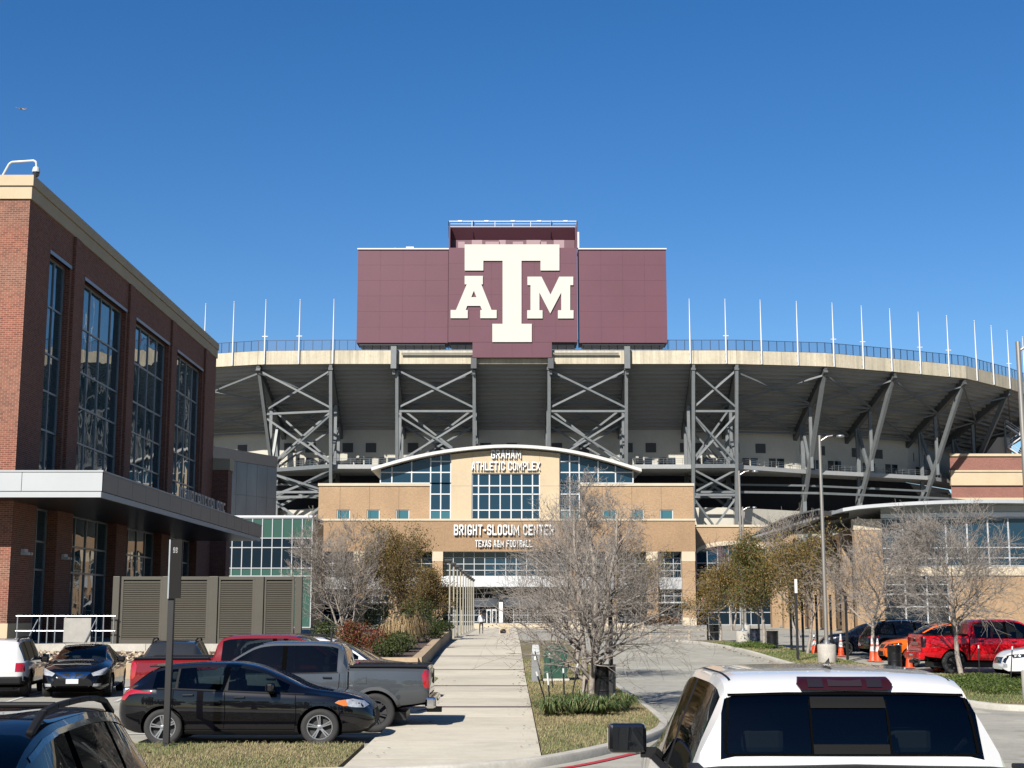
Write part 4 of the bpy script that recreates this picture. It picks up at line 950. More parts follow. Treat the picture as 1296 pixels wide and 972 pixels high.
# recessed attic with a sloped lid of maroon glass and a walkway on top
za = zz(286, YS)
at = MB().box(x0+.3, x1-.3, YS+2.2, YS+6, z1+.004, za-.6).build('attic', M_MARD, sb)
MB().box(x0, x0+.25, YS+.1, YS+6, z1+.004, za).box(x1-.25, x1, YS+.1, YS+6, z1+.004, za).build('attic_cheek', M_MAR, at)
for i in range(8): 
    a = x0+1.6+(x1-x0-3.2)*i/8; MB().box(a, a+1.2+.7*(i % 3), YS+2.15, YS+2.19, z1+.3, z1+1.7+.3*(i % 2)).build('attic_fin', mat('pale_maroon', (.34, .22, .24), .5), at)
MB().add([(x0+.3, YS+2.1, z1+2.1), (x1-.3, YS+2.1, z1+2.1), (x1-.3, YS+.5, za), (x0+.3, YS+.5, za), (x0+.3, YS+2.4, z1+2.1), (x1-.3, YS+2.4, z1+2.1), (x1-.3, YS+.8, za), (x0+.3, YS+.8, za)],
         [(0, 1, 2, 3), (7, 6, 5, 4), (4, 5, 1, 0), (2, 6, 7, 3), (1, 5, 6, 2), (0, 3, 7, 4)]).build('attic_lid', M_MAR, at)
rr = MB()
for h in (.0, .55, 1.05): rr.bar((x0, YS+.6, za+h), (x1, YS+.6, za+h), .14 if h != .55 else .07)
for t in (0, .18, .36, .5, .64, .8, 1): x = x0+(x1-x0)*t; rr.bar((x, YS+.6, za), (x, YS+.6, za+1.05), .09)
for i in range(5): x = x0+2+(x1-x0-4)*i/4; rr.box(x-.4, x+.4, YS+.3, YS+.7, za+.9, za+1.15)
rr.build('walkway_rail', M_STEELW, at)
for px in (567.8, 599, 698, 730.3):
    x = xx(px, YS, 300); MB().bar((x, YS+.1, za+.9), (x, YS+1.9, z1+2.3), .16).build('stay', M_BLACK, at)
MB().box(x1+.02, x1+.45, YS+.4, YS+1.2, z1+.1, za-1.0).build('ladder_cage', M_STEELW, at)
# the logo
def lg(pts): return [P(440+x/3.0857, 270+y/3.0857, YS-.08) for x, y in pts]
T_ = [(457,122),(827,122),(827,224),(753,224),(753,186),(679,186),(679,432),(719,432),(719,503),(565,503),(565,432),(605,432),(605,186),(530,186),(530,224),(457,224)]
A_ = [(457,245),(528,245),(528,278),(522,278),(562,378),(582,378),(582,410),(518,410),(518,378),(525,378),(518,362),(467,362),(461,378),(469,378),(469,410),(402,410),(402,378),(423,378),(465,278),(457,278)]
M__ = [(702,248),(757,248),(792,318),(826,248),(881,248),(881,281),(869,281),(869,379),(882,379),(882,411),(821,411),(821,379),(834,379),(834,310),(791,392),(749,310),(749,379),(761,379),(761,411),(701,411),(701,379),(714,379),(714,281),(702,281)]
MB().holed([lg(T_)], (0, -.16, 0)).build('letter', M_CREAM, sb)
MB().holed([lg(A_), lg([(483, 328), (503, 328), (493, 303)])], (0, -.16, 0)).build('letter', M_CREAM, sb)
MB().holed([lg(M__)], (0, -.16, 0)).build('letter', M_CREAM, sb)
# masts that carry it
for px in (498, 599.5, 697, 794):
    x = xx(px, YS, 450)
    MB().box(x-.5, x+.5, YS+.1, YS+.9, zz(466, YS), zz(435, YS)-.42 if px in (498, 794) else lz0-.004).build('support_mast', M_GREYP if px in (498, 794) else mat('dark_steel', (.06, .065, .07), .6), sb)
    MB().bar((x, YS+.9, zz(470, YS)), (x, 250.8, zz(470, 250)), .5, .8).build('support_bracket', M_GREYP, sb)
for (a, b) in ((505, 597), (701, 786)):
    MB().bar((xx(a, YS+.6), YS+.6, zz(447.5, YS+.6)), (xx(b, YS+.6), YS+.6, zz(447.5, YS+.6)), .25, .3).build('catwalk', M_GREYP, sb)
bx = xx(518, YS, 310); MB().box(bx-.7, bx+.7, YS+1.5, YS+2.5, zz(315, YS)+.2, zz(309.5, YS)).build('roof_unit', M_STEELW, sb)
bx = xx(499, YS, 310); MB().lathe([(.3, 0), (.3, .3), (.1, .5)], 8, (bx, YS+2, zz(315, YS)+.2)).build('roof_unit', M_STEELW, sb)
# ---------------------------------------------------------------- vehicles
def pchip(keys):
    xs = [k[0] for k in keys]; ys = [k[1] for k in keys]; n = len(xs); h = [xs[i+1]-xs[i] for i in range(n-1)]; d = [(ys[i+1]-ys[i])/h[i] for i in range(n-1)]
    m = [0]*n; m[0], m[-1] = d[0], d[-1]
    for i in range(1, n-1):
        m[i] = 0 if d[i-1]*d[i] <= 0 else (lambda w1, w2: (w1+w2)/(w1/d[i-1]+w2/d[i]))(2*h[i]+h[i-1], h[i]+2*h[i-1])
    def f(x):
        if x <= xs[0]: return ys[0]
        if x >= xs[-1]: return ys[-1]
        i = max(k for k in range(n-1) if xs[k] <= x); t = (x-xs[i])/h[i]
        return (2*t**3-3*t*t+1)*ys[i]+(t**3-2*t*t+t)*h[i]*m[i]+(-2*t**3+3*t*t)*ys[i+1]+(t**3-t*t)*h[i]*m[i+1]
    return f
SPEC = {
 'hatch': dict(L=4.36, zt=[(0,.78),(.05,.92),(.16,1.03),(.30,1.16),(.55,1.345),(.72,1.41),(1.0,1.44),(1.5,1.47),(1.9,1.47),(2.28,1.42),(2.75,1.24),(3.18,1.04),(3.30,1.005),(3.85,.92),(4.15,.82),(4.32,.68),(4.36,.58)],
   zs=[(0,.72),(.1,.9),(.4,1.01),(.8,1.01),(1.5,.985),(2.4,.945),(3.0,.92),(3.4,.90),(3.85,.84),(4.15,.73),(4.36,.5)],
   zb=[(0,.45),(.1,.3),(.4,.21),(1,.19),(3.3,.19),(4.0,.2),(4.25,.24),(4.36,.36)],
   w=[(0,.60),(.06,.70),(.25,.83),(.6,.895),(1.2,.91),(3.2,.91),(3.7,.885),(4.05,.79),(4.25,.66),(4.36,.48)],
   wr=[(0,.50),(.16,.56),(.55,.575),(1.0,.60),(1.8,.625),(2.5,.63),(3.0,.66),(3.35,.70),(3.45,.70),(4.0,.62),(4.36,.38)],
   side=[(.62,1.0),(1.04,1.80),(1.90,2.92)], front=(2.26,3.17), rear=(.17,.54), pill=[(1.0,1.04),(1.80,1.90)], ax=(.82,3.47), r=.325, doors=[.98,1.85,3.05], axr=1),
 'sedan': dict(L=4.86, zt=[(0,.80),(.05,.96),(.2,1.05),(.62,1.08),(.75,1.10),(1.25,1.32),(1.6,1.425),(2.1,1.47),(2.6,1.455),(3.0,1.34),(3.55,1.06),(3.66,1.03),(4.2,.96),(4.6,.83),(4.8,.68),(4.86,.58)],
   zs=[(0,.74),(.1,.9),(.5,.99),(.8,1.02),(1.4,1.01),(2.4,.97),(3.3,.94),(3.7,.92),(4.2,.86),(4.6,.74),(4.86,.5)],
   zb=[(0,.42),(.1,.3),(.4,.22),(1,.18),(3.8,.18),(4.5,.18),(4.75,.22),(4.86,.32)],
   w=[(0,.62),(.08,.74),(.3,.85),(.8,.91),(1.4,.918),(3.6,.918),(4.2,.87),(4.55,.78),(4.76,.66),(4.86,.52)],
   wr=[(0,.52),(.6,.60),(.8,.62),(1.4,.575),(2.2,.60),(2.8,.62),(3.3,.67),(3.6,.72),(3.75,.72),(4.4,.62),(4.86,.42)],
   side=[(1.0,1.38),(1.42,2.2),(2.3,3.3)], front=(2.7,3.5), rear=(.8,1.42), pill=[(1.38,1.42),(2.2,2.3)], ax=(.98,3.76), r=.325, doors=[1.35,2.25,3.4]),
 'suv': dict(L=4.6, zt=[(0,.82),(.04,.98),(.12,1.08),(.35,1.42),(.5,1.58),(.8,1.64),(1.5,1.68),(2.2,1.67),(2.6,1.6),(3.0,1.42),(3.45,1.14),(3.55,1.11),(4.1,1.03),(4.4,.92),(4.56,.76),(4.6,.64)],
   zs=[(0,.76),(.1,.95),(.4,1.09),(1,1.08),(2.2,1.03),(3.2,.99),(3.6,.97),(4.1,.92),(4.4,.8),(4.6,.55)],
   zb=[(0,.48),(.1,.36),(.4,.28),(1,.24),(3.6,.24),(4.3,.26),(4.5,.3),(4.6,.42)],
   w=[(0,.66),(.06,.76),(.25,.87),(.6,.92),(1.2,.925),(3.4,.925),(3.95,.895),(4.3,.81),(4.5,.68),(4.6,.5)],
   wr=[(0,.56),(.12,.62),(.5,.62),(1.0,.635),(2,.65),(2.6,.66),(3.1,.69),(3.5,.73),(3.6,.73),(4.2,.66),(4.6,.4)],
   side=[(.5,1.05),(1.12,1.95),(2.06,3.15)], front=(2.56,3.42), rear=(.13,.47), pill=[(1.05,1.12),(1.95,2.06)], ax=(.9,3.62), r=.36, doors=[1.1,2.0,3.25], rails=1, clad=1),
 'boxsuv': dict(L=4.39, zt=[(0,.9),(.03,1.05),(.08,1.15),(.14,1.45),(.22,1.68),(.4,1.74),(1.0,1.78),(2.2,1.77),(2.45,1.7),(2.75,1.5),(3.05,1.22),(3.15,1.19),(3.9,1.14),(4.25,1.05),(4.36,.9),(4.39,.75)],
   zs=[(0,.82),(.08,1.02),(.3,1.12),(1,1.12),(2.4,1.10),(3.1,1.08),(3.9,1.04),(4.25,.92),(4.39,.62)],
   zb=[(0,.5),(.1,.4),(.4,.32),(1,.28),(3.4,.28),(4.1,.3),(4.3,.34),(4.39,.46)],
   w=[(0,.72),(.05,.82),(.2,.9),(.5,.935),(1.2,.94),(3.4,.94),(3.9,.925),(4.2,.85),(4.34,.75),(4.39,.6)],
   wr=[(0,.62),(.1,.68),(.22,.69),(.6,.7),(2,.71),(2.5,.72),(2.9,.76),(3.1,.79),(3.2,.79),(4.1,.74),(4.39,.5)],
   side=[(.2,.78),(.86,1.7),(1.8,2.88)], front=(2.43,3.03), rear=(.09,.2), pill=[(.78,.86),(1.7,1.8)], ax=(.86,3.53), r=.37, doors=[.85,1.75,2.95], rails=1, clad=1),
 'pickup': dict(L=5.85, zt=[(0,1.30),(.015,1.36),(.05,1.385),(1.66,1.40),(1.70,1.41),(1.725,1.45),(1.80,1.72),(1.86,1.80),(1.90,1.845),(2.05,1.895),(2.5,1.92),(3.2,1.92),(3.55,1.88),(3.95,1.68),(4.4,1.38),(4.5,1.34),(5.2,1.28),(5.6,1.19),(5.8,1.05),(5.85,.92)],
   zs=[(0,1.22),(.05,1.30),(1.68,1.32),(1.75,1.28),(2.1,1.26),(4.2,1.22),(4.6,1.20),(5.2,1.13),(5.6,1.02),(5.85,.8)],
   zb=[(0,.62),(.1,.58),(.5,.52),(1.5,.44),(4.2,.42),(5.2,.42),(5.6,.42),(5.85,.5)],
   w=[(0,.93),(.04,.975),(.2,1.0),(.8,1.02),(1.66,1.015),(1.70,1.0),(1.76,1.01),(4.4,1.02),(5.0,1.0),(5.5,.93),(5.75,.84),(5.85,.72)],
   wr=[(0,.86),(.05,.90),(1.66,.92),(1.72,.80),(1.80,.78),(1.9,.74),(2.2,.735),(3.2,.74),(3.7,.76),(4.2,.83),(4.5,.87),(5.2,.84),(5.85,.6)],
   side=[(1.92,2.98),(3.08,4.28)], front=(3.5,4.38), rear=(1.726,1.862), pill=[(2.98,3.08)], ax=(1.12,4.87), r=.41, doors=[1.86,3.03,4.32], bed=(.05,1.66), axr=1),
}
NP = 15
def ring(S, x):
    w_, zb, zs, zt, wr = S['w'](x), S['zb'](x), S['zs'](x), S['zt'](x), S['wr'](x); zs = min(zs, zt-.03); dz = zs-zb; wr = min(wr, w_*.955)
    re = min(.085, .4*(zt-zs)); c = .95*w_
    return [(0, zb), (.8*w_, zb), (.93*w_, zb+.05), (.985*w_, zb+.2*dz), (w_, zb+.45*dz), (.997*w_, zb+.66*dz), (.985*w_, zb+.84*dz), (.972*w_, zs-.025), (c, zs),
            (c+(wr-c)*.5+.008, zs+(zt-re-zs)*.5), (wr, zt-re), (wr-.03, zt-re*.42), (wr*.85, zt-re*.12), (wr*.45, zt), (0, zt+.008)]
GI = 8                                                       # ring index of the belt line; 8..10 side glass, 11.. top
def wheel_meshes(r, style, rimmat):
    wd = .105
    ty = MB().lathe([(r*.66, -wd*.8), (r*.80, -wd), (r*.93, -wd*.96), (r*.985, -wd*.78), (r, -wd*.5), (r, wd*.5), (r*.985, wd*.78), (r*.93, wd*.96), (r*.80, wd), (r*.66, wd*.8)], 36, axis='y', cap=False).mesh('tyre', M_RUB, 50)
    rm = MB(); rr_ = r*.68
    rm.lathe([(rr_, -wd*.75), (rr_, wd*.82), (rr_*.93, wd*.82), (rr_*.9, wd*.55), (rr_*.88, -wd*.6)], 32, axis='y', cap=False)
    n = {5: 5, 6: 6, 10: 10}[style]
    for i in range(n):
        a = 2*math.pi*i/n + .2
        for o in ((-.11, .11) if style != 10 else (0,)):
            p0 = Vector((math.cos(a+o*2.2)*rr_*.16, wd*.62, math.sin(a+o*2.2)*rr_*.16)); p1 = Vector((math.cos(a+o)*rr_*.92, wd*.7, math.sin(a+o)*rr_*.92))
            rm.bar(p0, p1, rr_*.10 if style != 10 else rr_*.12, .03, Vector((0, 1, 0)))
    rm.lathe([(rr_*.22, wd*.4), (rr_*.22, wd*.74), (rr_*.12, wd*.8), (.001, wd*.8)], 16, axis='y', cap=False)
    dk = MB().lathe([(rr_*.87, wd*.1), (.001, wd*.1)], 24, axis='y', cap=False)  # dark disc standing in for the shade behind the spokes
    return ty, rm.mesh('rim', rimmat, 40), dk.mesh('wheel_shade_disc', mat('wheel_shadow', (.02, .02, .02), .7), 40)
M_TINT = wavy_glass('tinted_car_glass', (0, 0, 0), 0, trans=.20)
M_CLEAR = wavy_glass('clear_car_glass', (0, 0, 0), 0, trans=.62)
M_PRIV = wavy_glass('privacy_glass', (.004, .005, .006), 0, ior=1.5)
M_CHROME = mat('chrome', (.75, .76, .78), .08, 1)
M_TRIM = mat('black_trim', (.014, .014, .015), .6, spec=.12)
M_GLOSSB = mat('gloss_black', (.008, .008, .009), .12, coat=1)
M_SEAM = mat('panel_gap', (.004, .004, .004), .9, spec=0)
M_TAIL = mat('red_tail_lens', (.42, .008, .014), .15, coat=1, spec=.6)
M_TAILD = mat('dark_red_lens', (.03, .005, .009), .3, spec=.3)
M_HEAD = mat('headlight_lens', (.62, .64, .66), .1, .4, coat=1, var=.35, vscale=14)
M_AMBER = mat('amber_lens', (.75, .2, .02), .2, coat=1)
M_SEAT = mat('seat_fabric', (.03, .03, .032), .85)
M_PLATE = mat('number_plate', (.72, .72, .70), .5)
def car(kind, label, cat, col, loc, heading, sx=1, sy=1, sz=1, name=None, pmat=None, glass=None, rearglass=None, rim=None, style=5, group=None, cladm=None, det=True, fglass=None, roofm=None):
    S0 = SPEC[kind]; S = {k: pchip(S0[k]) for k in ('zt', 'zs', 'zb', 'w', 'wr')}; L_ = S0['L']
    root = thing(name or cat.replace(' ', '_'), label, cat, loc, group, heading)
    root.scale = (sx, sy, sz)
    glass = glass or M_TINT; rearglass = rearglass or glass; fglass = fglass or M_CLEAR
    # stations
    xs = {0, L_, *[k[0] for k in S0['zt']]}
    for rg in S0['side']+S0['pill']+[S0['front'], S0['rear']]+([S0['bed']] if 'bed' in S0 else []): xs |= set(rg)
    n = 46
    for i in range(n+1):
        x = L_*i/n
        if all(abs(x-q) > .03 for q in xs): xs.add(x)
    xs = sorted(xs); rings = [ring(S, x) for x in xs]
    mats = [pmat, glass, fglass, rearglass, M_TRIM, M_SEAM, M_BLACK, cladm or pmat, roofm or pmat]
    mb = MB(); mi = []; cx = L_/2
    for x, rg in zip(xs, rings):
        mb.v += [(x-cx, y, z) for y, z in rg] + [(x-cx, -y, z) for y, z in rg[1:-1]]
    M_ = 2*NP-2
    def vid(i, j): return i*M_ + (j if j < NP else NP+(2*NP-2-j)-1)          # j runs 0..2NP-2 round the ring
    mid = lambda rg, x: rg[0]-1e-6 <= x <= rg[1]+1e-6
    for i in range(len(xs)-1):
        xm = (xs[i]+xs[i+1])/2
        for j in range(2*NP-2):
            mb.f.append((vid(i, j), vid(i+1, j), vid(i+1, (j+1) % (2*NP-2)), vid(i, (j+1) % (2*NP-2))))
            jj = j if j < NP-1 else 2*NP-3-j; k = 0
            if GI <= jj < GI+2:
                if any(mid(g_, xm) for g_ in S0['side']): k = 1
                elif any(mid(g_, xm) for g_ in S0['pill']): k = 4
            if jj >= 11:
                if mid(S0['front'], xm): k = 2
                elif mid(S0['rear'], xm): k = 3
                elif 'bed' in S0 and mid(S0['bed'], xm): k = 6
                elif roofm and S0['rear'][1] <= xm <= S0['front'][0]: k = 8
            if jj in (9, 10) and roofm and S0['rear'][1] <= xm <= S0['front'][0] and k == 0: k = 8
            if jj <= 1: k = 4
            if cladm and 2 <= jj <= 2: k = 7
            mi.append(k)
    mb.f += [tuple(vid(0, j) for j in range(2*NP-2)), tuple(vid(len(xs)-1, j) for j in range(2*NP-3, -1, -1))]; mi += [0, 0]
    me = mb.mesh('loft', mats, 32); me.polygons.foreach_set('material_index', mi)
    bm = bmesh.new(); bm.from_mesh(me); bmesh.ops.recalc_face_normals(bm, faces=bm.faces); bm.to_mesh(me); bvh = BVHTree.FromBMesh(bm); bm.free()
    ob = bpy.data.objects.new('loft', me); COL.objects.link(ob)
    r = S0['r']; ct = MB()
    for a in S0['ax']:
        for s in (-1, 1):
            y0, y1 = (s*.62, s*1.3) if s > 0 else (-1.3, -.62)
            ct.lathe([(r*1.16, y0), (r*1.16, y1)], 40, (a-cx, 0, r*1.02), 'y')
    cme = ct.mesh('cut', M_SEAM); bm = bmesh.new(); bm.from_mesh(cme); bmesh.ops.recalc_face_normals(bm, faces=bm.faces); bm.to_mesh(cme); bm.free()
    co_ = bpy.data.objects.new('cut', cme); COL.objects.link(co_)
    md = ob.modifiers.new('b', 'BOOLEAN'); md.operation = 'DIFFERENCE'; md.object = co_; md.solver = 'EXACT'; md.material_mode = 'TRANSFER'
    dg = bpy.context.evaluated_depsgraph_get(); res = bpy.data.meshes.new_from_object(ob.evaluated_get(dg))
    bpy.data.objects.remove(ob); bpy.data.objects.remove(co_)
    rmats = list(res.materials)
    # split into named parts by material slot (and side / connectedness for glass)
    bm = bmesh.new(); bm.from_mesh(res); groups = {}
    for f in bm.faces:
        m = rmats[f.material_index] if f.material_index < len(rmats) else pmat; c = f.calc_center_median(); x = c.x+cx
        slot = f.material_index
        if slot == 1 and m == glass:
            si = min(range(len(S0['side'])), key=lambda q: abs(sum(S0['side'][q])/2-x)); key = ('side_window', 1 if c.y > 0 else -1, si)
        elif slot == 2 and m == fglass: key = ('windscreen', 0, 0)
        elif slot == 3 and m == rearglass: key = ('rear_window', 0, 0)
        elif m == M_SEAM: key = ('wheel_arch', 1 if c.y > 0 else -1, 0 if abs(x-S0['ax'][0]) < abs(x-S0['ax'][1]) else 1)
        elif slot == 6: key = ('bed_cover', 0, 0)
        elif slot == 4: key = ('pillar_trim', 0, 0)
        elif slot == 7 and cladm: key = ('sill_cladding', 1 if c.y > 0 else -1, 0)
        elif slot == 8 and roofm: key = ('roof', 0, 0)
        else: key = ('body', 0, 0)
        groups.setdefault(key, []).append(f)
    body = None
    for key in sorted(groups, key=lambda k: k[0] != 'body'):
        fs = groups[key]; ids = {}; vs = []; faces = []
        for f in fs:
            t = []
            for v in f.verts:
                if v.index not in ids: ids[v.index] = len(vs); vs.append(v.co.copy())
                t.append(ids[v.index])
            faces.append(tuple(t))
        p = MB(); p.add(vs, faces)
        mm = {'body': pmat, 'side_window': glass, 'windscreen': fglass, 'rear_window': rearglass, 'wheel_arch': M_SEAM, 'bed_cover': M_TRIM, 'pillar_trim': M_TRIM, 'sill_cladding': cladm, 'roof': roofm}[key[0]]
        o = p.build(key[0], mm, root, smooth=32, local=True)
        if key[0] == 'body': body = o
    bm.free(); bpy.data.meshes.remove(res)
    C = dict(root=root, bvh=bvh, cx=cx, S=S, S0=S0, body=body, pm=pmat)
    # wheels
    ty, rm, dk = wheel_meshes(r, style, rim or mat('alloy', (.55, .56, .57), .3, .9))
    for a in S0['ax']:
        for s in (-1, 1):
            yw = S['w'](a)-.125; t = share('wheel', ty, root, (a-cx, s*yw, r)); 
            if s < 0: t.rotation_euler = (0, 0, math.pi)
            share('rim', rm, t); share('wheel_shade_disc', dk, t)
    MB().box(-cx+.5, cx-.6, -.55, .55, .22, .4).build('underbody', M_BLACK, root, local=True)
    # seats
    f0 = S0['front'][0]-.35; zf = S0['zs'][len(S0['zs'])//2][1]-.35
    for (x, ys_) in ((f0, (-.37, .37)), (f0-.95, (-.42, 0, .42) if kind != 'pickup' else (-.45, .45))):
        for y in ys_:
            q = MB().box(x-cx-.1, x-cx+.06, y-.22, y+.22, zf-.1, zf+.52).box(x-cx-.08, x-cx+.03, y-.13, y+.13, zf+.55, zf+.72).box(x-cx+.06, x-cx+.5, y-.23, y+.23, zf-.1, zf+.06)
            q.build('seat', M_SEAT, root, local=True, bevel=.04)
    MB().box(S0['front'][1]-cx-.55, S0['front'][1]-cx-.1, -.6, .6, zf+.05, zf+.30).build('dashboard', M_SEAT, root, local=True, bevel=.04)
    if det: seams(C, S0['doors'])
    # mirrors
    xm = S0['side'][-1][1]-.28; zs_ = S['zs'](xm)
    for s in (-1, 1):
        y = S['w'](xm)*.95; k = 1.35 if kind == 'pickup' else 1
        mr = MB().box(xm-cx-.06, xm-cx+.07*k, s*(y+.05), s*(y+.05+.21*k), zs_+.02, zs_+.02+.16*k).build('mirror', M_GLOSSB if kind == 'pickup' else pmat, root, local=True, bevel=.035)
        MB().box(xm-cx-.03, xm-cx+.05, s*(y-.03), s*(y+.09), zs_-.01, zs_+.06).build('mirror_foot', M_TRIM, mr, local=True)
        MB().box(xm-cx-.066, xm-cx-.06, s*(y+.075), s*(y+.03+.2*k), zs_+.045, zs_-.005+.16*k).build('mirror_glass', M_PRIV, mr, local=True)
    if S0.get('rails'):
        x0, x1 = S0['side'][0][0]+.1, S0['front'][0]-.05
        for s in (-1, 1):
            pts = []
            for i in range(9):
                x = x0+(x1-x0)*i/8; e = min(i, 8-i)/1.2; pts.append(Vector((x-cx, s*(S['wr'](x)-.06), S['zt'](x)-.02+.07*min(1, e))))
            m_ = MB()
            for a, b in zip(pts, pts[1:]): m_.bar(a, b, .045, .035)
            m_.build('roof_rail', M_TRIM, root, local=True, bevel=.01)
    return C
def proj(C, p, axis, eps=.004):
    """drop a 2D point on the car skin: 'l' = left side (x,z), 'r' right side, 'b' back (y,z), 'f' front (y,z), 't' top (x,y)"""
    a, b = p; cx = C['cx']
    o, d = {'l': (Vector((a-cx, 3, b)), Vector((0, -1, 0))), 'r': (Vector((a-cx, -3, b)), Vector((0, 1, 0))), 'b': (Vector((-6, a, b)), Vector((1, 0, 0))),
            'f': (Vector((6, a, b)), Vector((-1, 0, 0))), 't': (Vector((a-cx, b, 4)), Vector((0, 0, -1)))}[axis]
    h = C['bvh'].ray_cast(o, d)
    if h[0] is None: return None, None
    n = h[1]; n = n if n.dot(d) < 0 else -n
    return h[0]+n*eps, n
def patch(C, name, poly, axis, m, eps=.006, parent=None, cuts=3, thick=0.0):
    bm = bmesh.new(); vs = [bm.verts.new((a, b, 0)) for a, b in poly]; f = bm.faces.new(vs)
    bmesh.ops.triangulate(bm, faces=[f]); bmesh.ops.subdivide_edges(bm, edges=bm.edges, cuts=cuts, use_grid_fill=True); bmesh.ops.triangulate(bm, faces=bm.faces)
    ok = []; bad = []
    for v in bm.verts:
        q, n = proj(C, (v.co.x, v.co.y), axis, eps+thick)
        if q is None: bad.append(v)
        else: v.co = q
    bmesh.ops.delete(bm, geom=bad, context='VERTS')
    if not bm.faces: bm.free(); return None
    bmesh.ops.recalc_face_normals(bm, faces=bm.faces)
    ref = {'l': Vector((0, 1, 0)), 'r': Vector((0, -1, 0)), 'b': Vector((-1, 0, 0)), 'f': Vector((1, 0, 0)), 't': Vector((0, 0, 1))}[axis]
    if sum((f.normal*f.calc_area()).dot(ref) for f in bm.faces) < 0: bmesh.ops.reverse_faces(bm, faces=bm.faces)
    if thick:
        r_ = bmesh.ops.extrude_face_region(bm, geom=bm.faces[:]); nv = [g for g in r_['geom'] if isinstance(g, bmesh.types.BMVert)]
        for v in nv: v.co -= ref*(thick+eps)
    me = bpy.data.meshes.new(name); bm.to_mesh(me); bm.free(); me.materials.append(m); me.polygons.foreach_set('use_smooth', [True]*len(me.polygons)); me.set_sharp_from_angle(angle=R(40))
    return share(name, me, parent or C['root'])
def both(C, name, poly, m, eps=.006, **k): return [patch(C, name, poly, a, m, eps, **k) for a in ('l', 'r')]
def strip(C, name, line, axis, m, wd=.012, eps=.003, parent=None):
    mb = MB(); pts = []
    for a, b in zip(line, line[1:]):
        n = max(2, int(math.dist(a, b)/.05))
        for i in range(n): pts.append((a[0]+(b[0]-a[0])*i/n, a[1]+(b[1]-a[1])*i/n))
    pts.append(line[-1]); rows = []
    for i, p in enumerate(pts):
        a, b = pts[max(0, i-1)], pts[min(len(pts)-1, i+1)]; d = Vector((b[0]-a[0], b[1]-a[1])).normalized(); n = Vector((-d.y, d.x))*wd/2
        q1, _ = proj(C, (p[0]+n.x, p[1]+n.y), axis, eps); q2, _ = proj(C, (p[0]-n.x, p[1]-n.y), axis, eps); rows.append((q1, q2))
    for (a, b), (c, d) in zip(rows, rows[1:]):
        if None in (a, b, c, d): continue
        mb.add([a, b, d, c], [(0, 1, 2, 3)])
    ref = {'l': Vector((0, 1, 0)), 'r': Vector((0, -1, 0)), 'b': Vector((-1, 0, 0)), 'f': Vector((1, 0, 0)), 't': Vector((0, 0, 1))}[axis]
    for i, f in enumerate(mb.f):
        a, b, c_ = (Vector(mb.v[f[k]]) for k in (0, 1, 2))
        if (b-a).cross(c_-a).dot(ref) < 0: mb.f[i] = f[::-1]
    if mb.f: return mb.build(name, m, parent or C['root'], local=True)
def seams(C, doors):
    S = C['S']
    for ax in ('l', 'r'):
        ds = sorted(doors)
        for i, x in enumerate(ds):
            zt = S['zs'](x)-.02; zb = S['zb'](x)+.12; w_ = S['ax'] if 'ax' in S else None
            line = [(x, zt), (x+.02, zb+.25), (x, zb)]
            if i == 0 and C['S0']['ax'][0]+C['S0']['r']*1.16 > x-.02:
                a = C['S0']['ax'][0]; rr_ = C['S0']['r']*1.2; line = [(x, zt), (x, C['S0']['r']+.30), (a+rr_*.94, C['S0']['r']+.12), (a+rr_*1.02, zb)]
            strip(C, 'door_gap', line, ax, M_SEAM, .012)
        strip(C, 'door_gap', [(ds[0]+.15, S['zb'](2)+.1), (ds[-1], S['zb'](2)+.1)], ax, M_SEAM, .010)
        for a, b in zip(ds, ds[1:]):
            x = a+.16 if b-a > .5 else None
            if x is None: continue
            z = S['zs'](x)-.11; q, n = proj(C, (x, z), ax, .02); q2, _ = proj(C, (x+.19, z+.005), ax, .02)
            if q is None or q2 is None: continue
            MB().bar(q, q2, .03, .035).build('door_handle', C['pm'] if C['S0']['L'] < 5 else M_TRIM, C['root'], local=True, bevel=.01)
def belt_trim(C, m, x0, x1, dz=.0, wd=.022):
    for ax in ('l', 'r'): strip(C, 'belt_trim', [(x0+(x1-x0)*i/8, C['S']['zs'](x0+(x1-x0)*i/8)+dz) for i in range(9)], ax, m, wd, .005)
def flare(C, m, k=1.18, wd=.07):
    r = C['S0']['r']
    for a in C['S0']['ax']:
        for ax in ('l', 'r'): strip(C, 'wheel_flare', [(a+math.cos(t)*r*k*1.05, r*1.02+math.sin(t)*r*k*1.05) for t in [math.pi*(-.06+1.12*i/20) for i in range(21)]], ax, m, wd, .014)
def box_on(C, name, x0, x1, y0, y1, z0, z1, m, bevel=.01): return MB().box(x0-C['cx'], x1-C['cx'], y0, y1, z0, z1).build(name, m, C['root'], local=True, bevel=bevel)
P_BLK = paint('black_paint', (.003, .003, .005)); P_NAVY = paint('blue_black_paint', (.006, .009, .02)); P_GREY = paint('grey_paint', (.085, .095, .105), .35, metal=.35)
P_RED = paint('dark_red_paint', (.20, .012, .016)); P_RED2 = paint('bright_red_paint', (.62, .007, .014)); P_WHT = paint('white_paint', (.74, .74, .73)); P_SIL = paint('silver_paint', (.50, .52, .54), .35, metal=.4)
P_ORG = paint('orange_paint', (.78, .13, .008)); P_DK = paint('dark_grey_paint', (.03, .033, .036), .35)
R_BLK = mat('black_rim', (.012, .012, .013), .3, .3); R_ALLOY = mat('alloy', (.55, .56, .57), .3, .9); R_DARK = mat('dark_alloy', (.10, .10, .105), .35, .8)
PI = math.pi
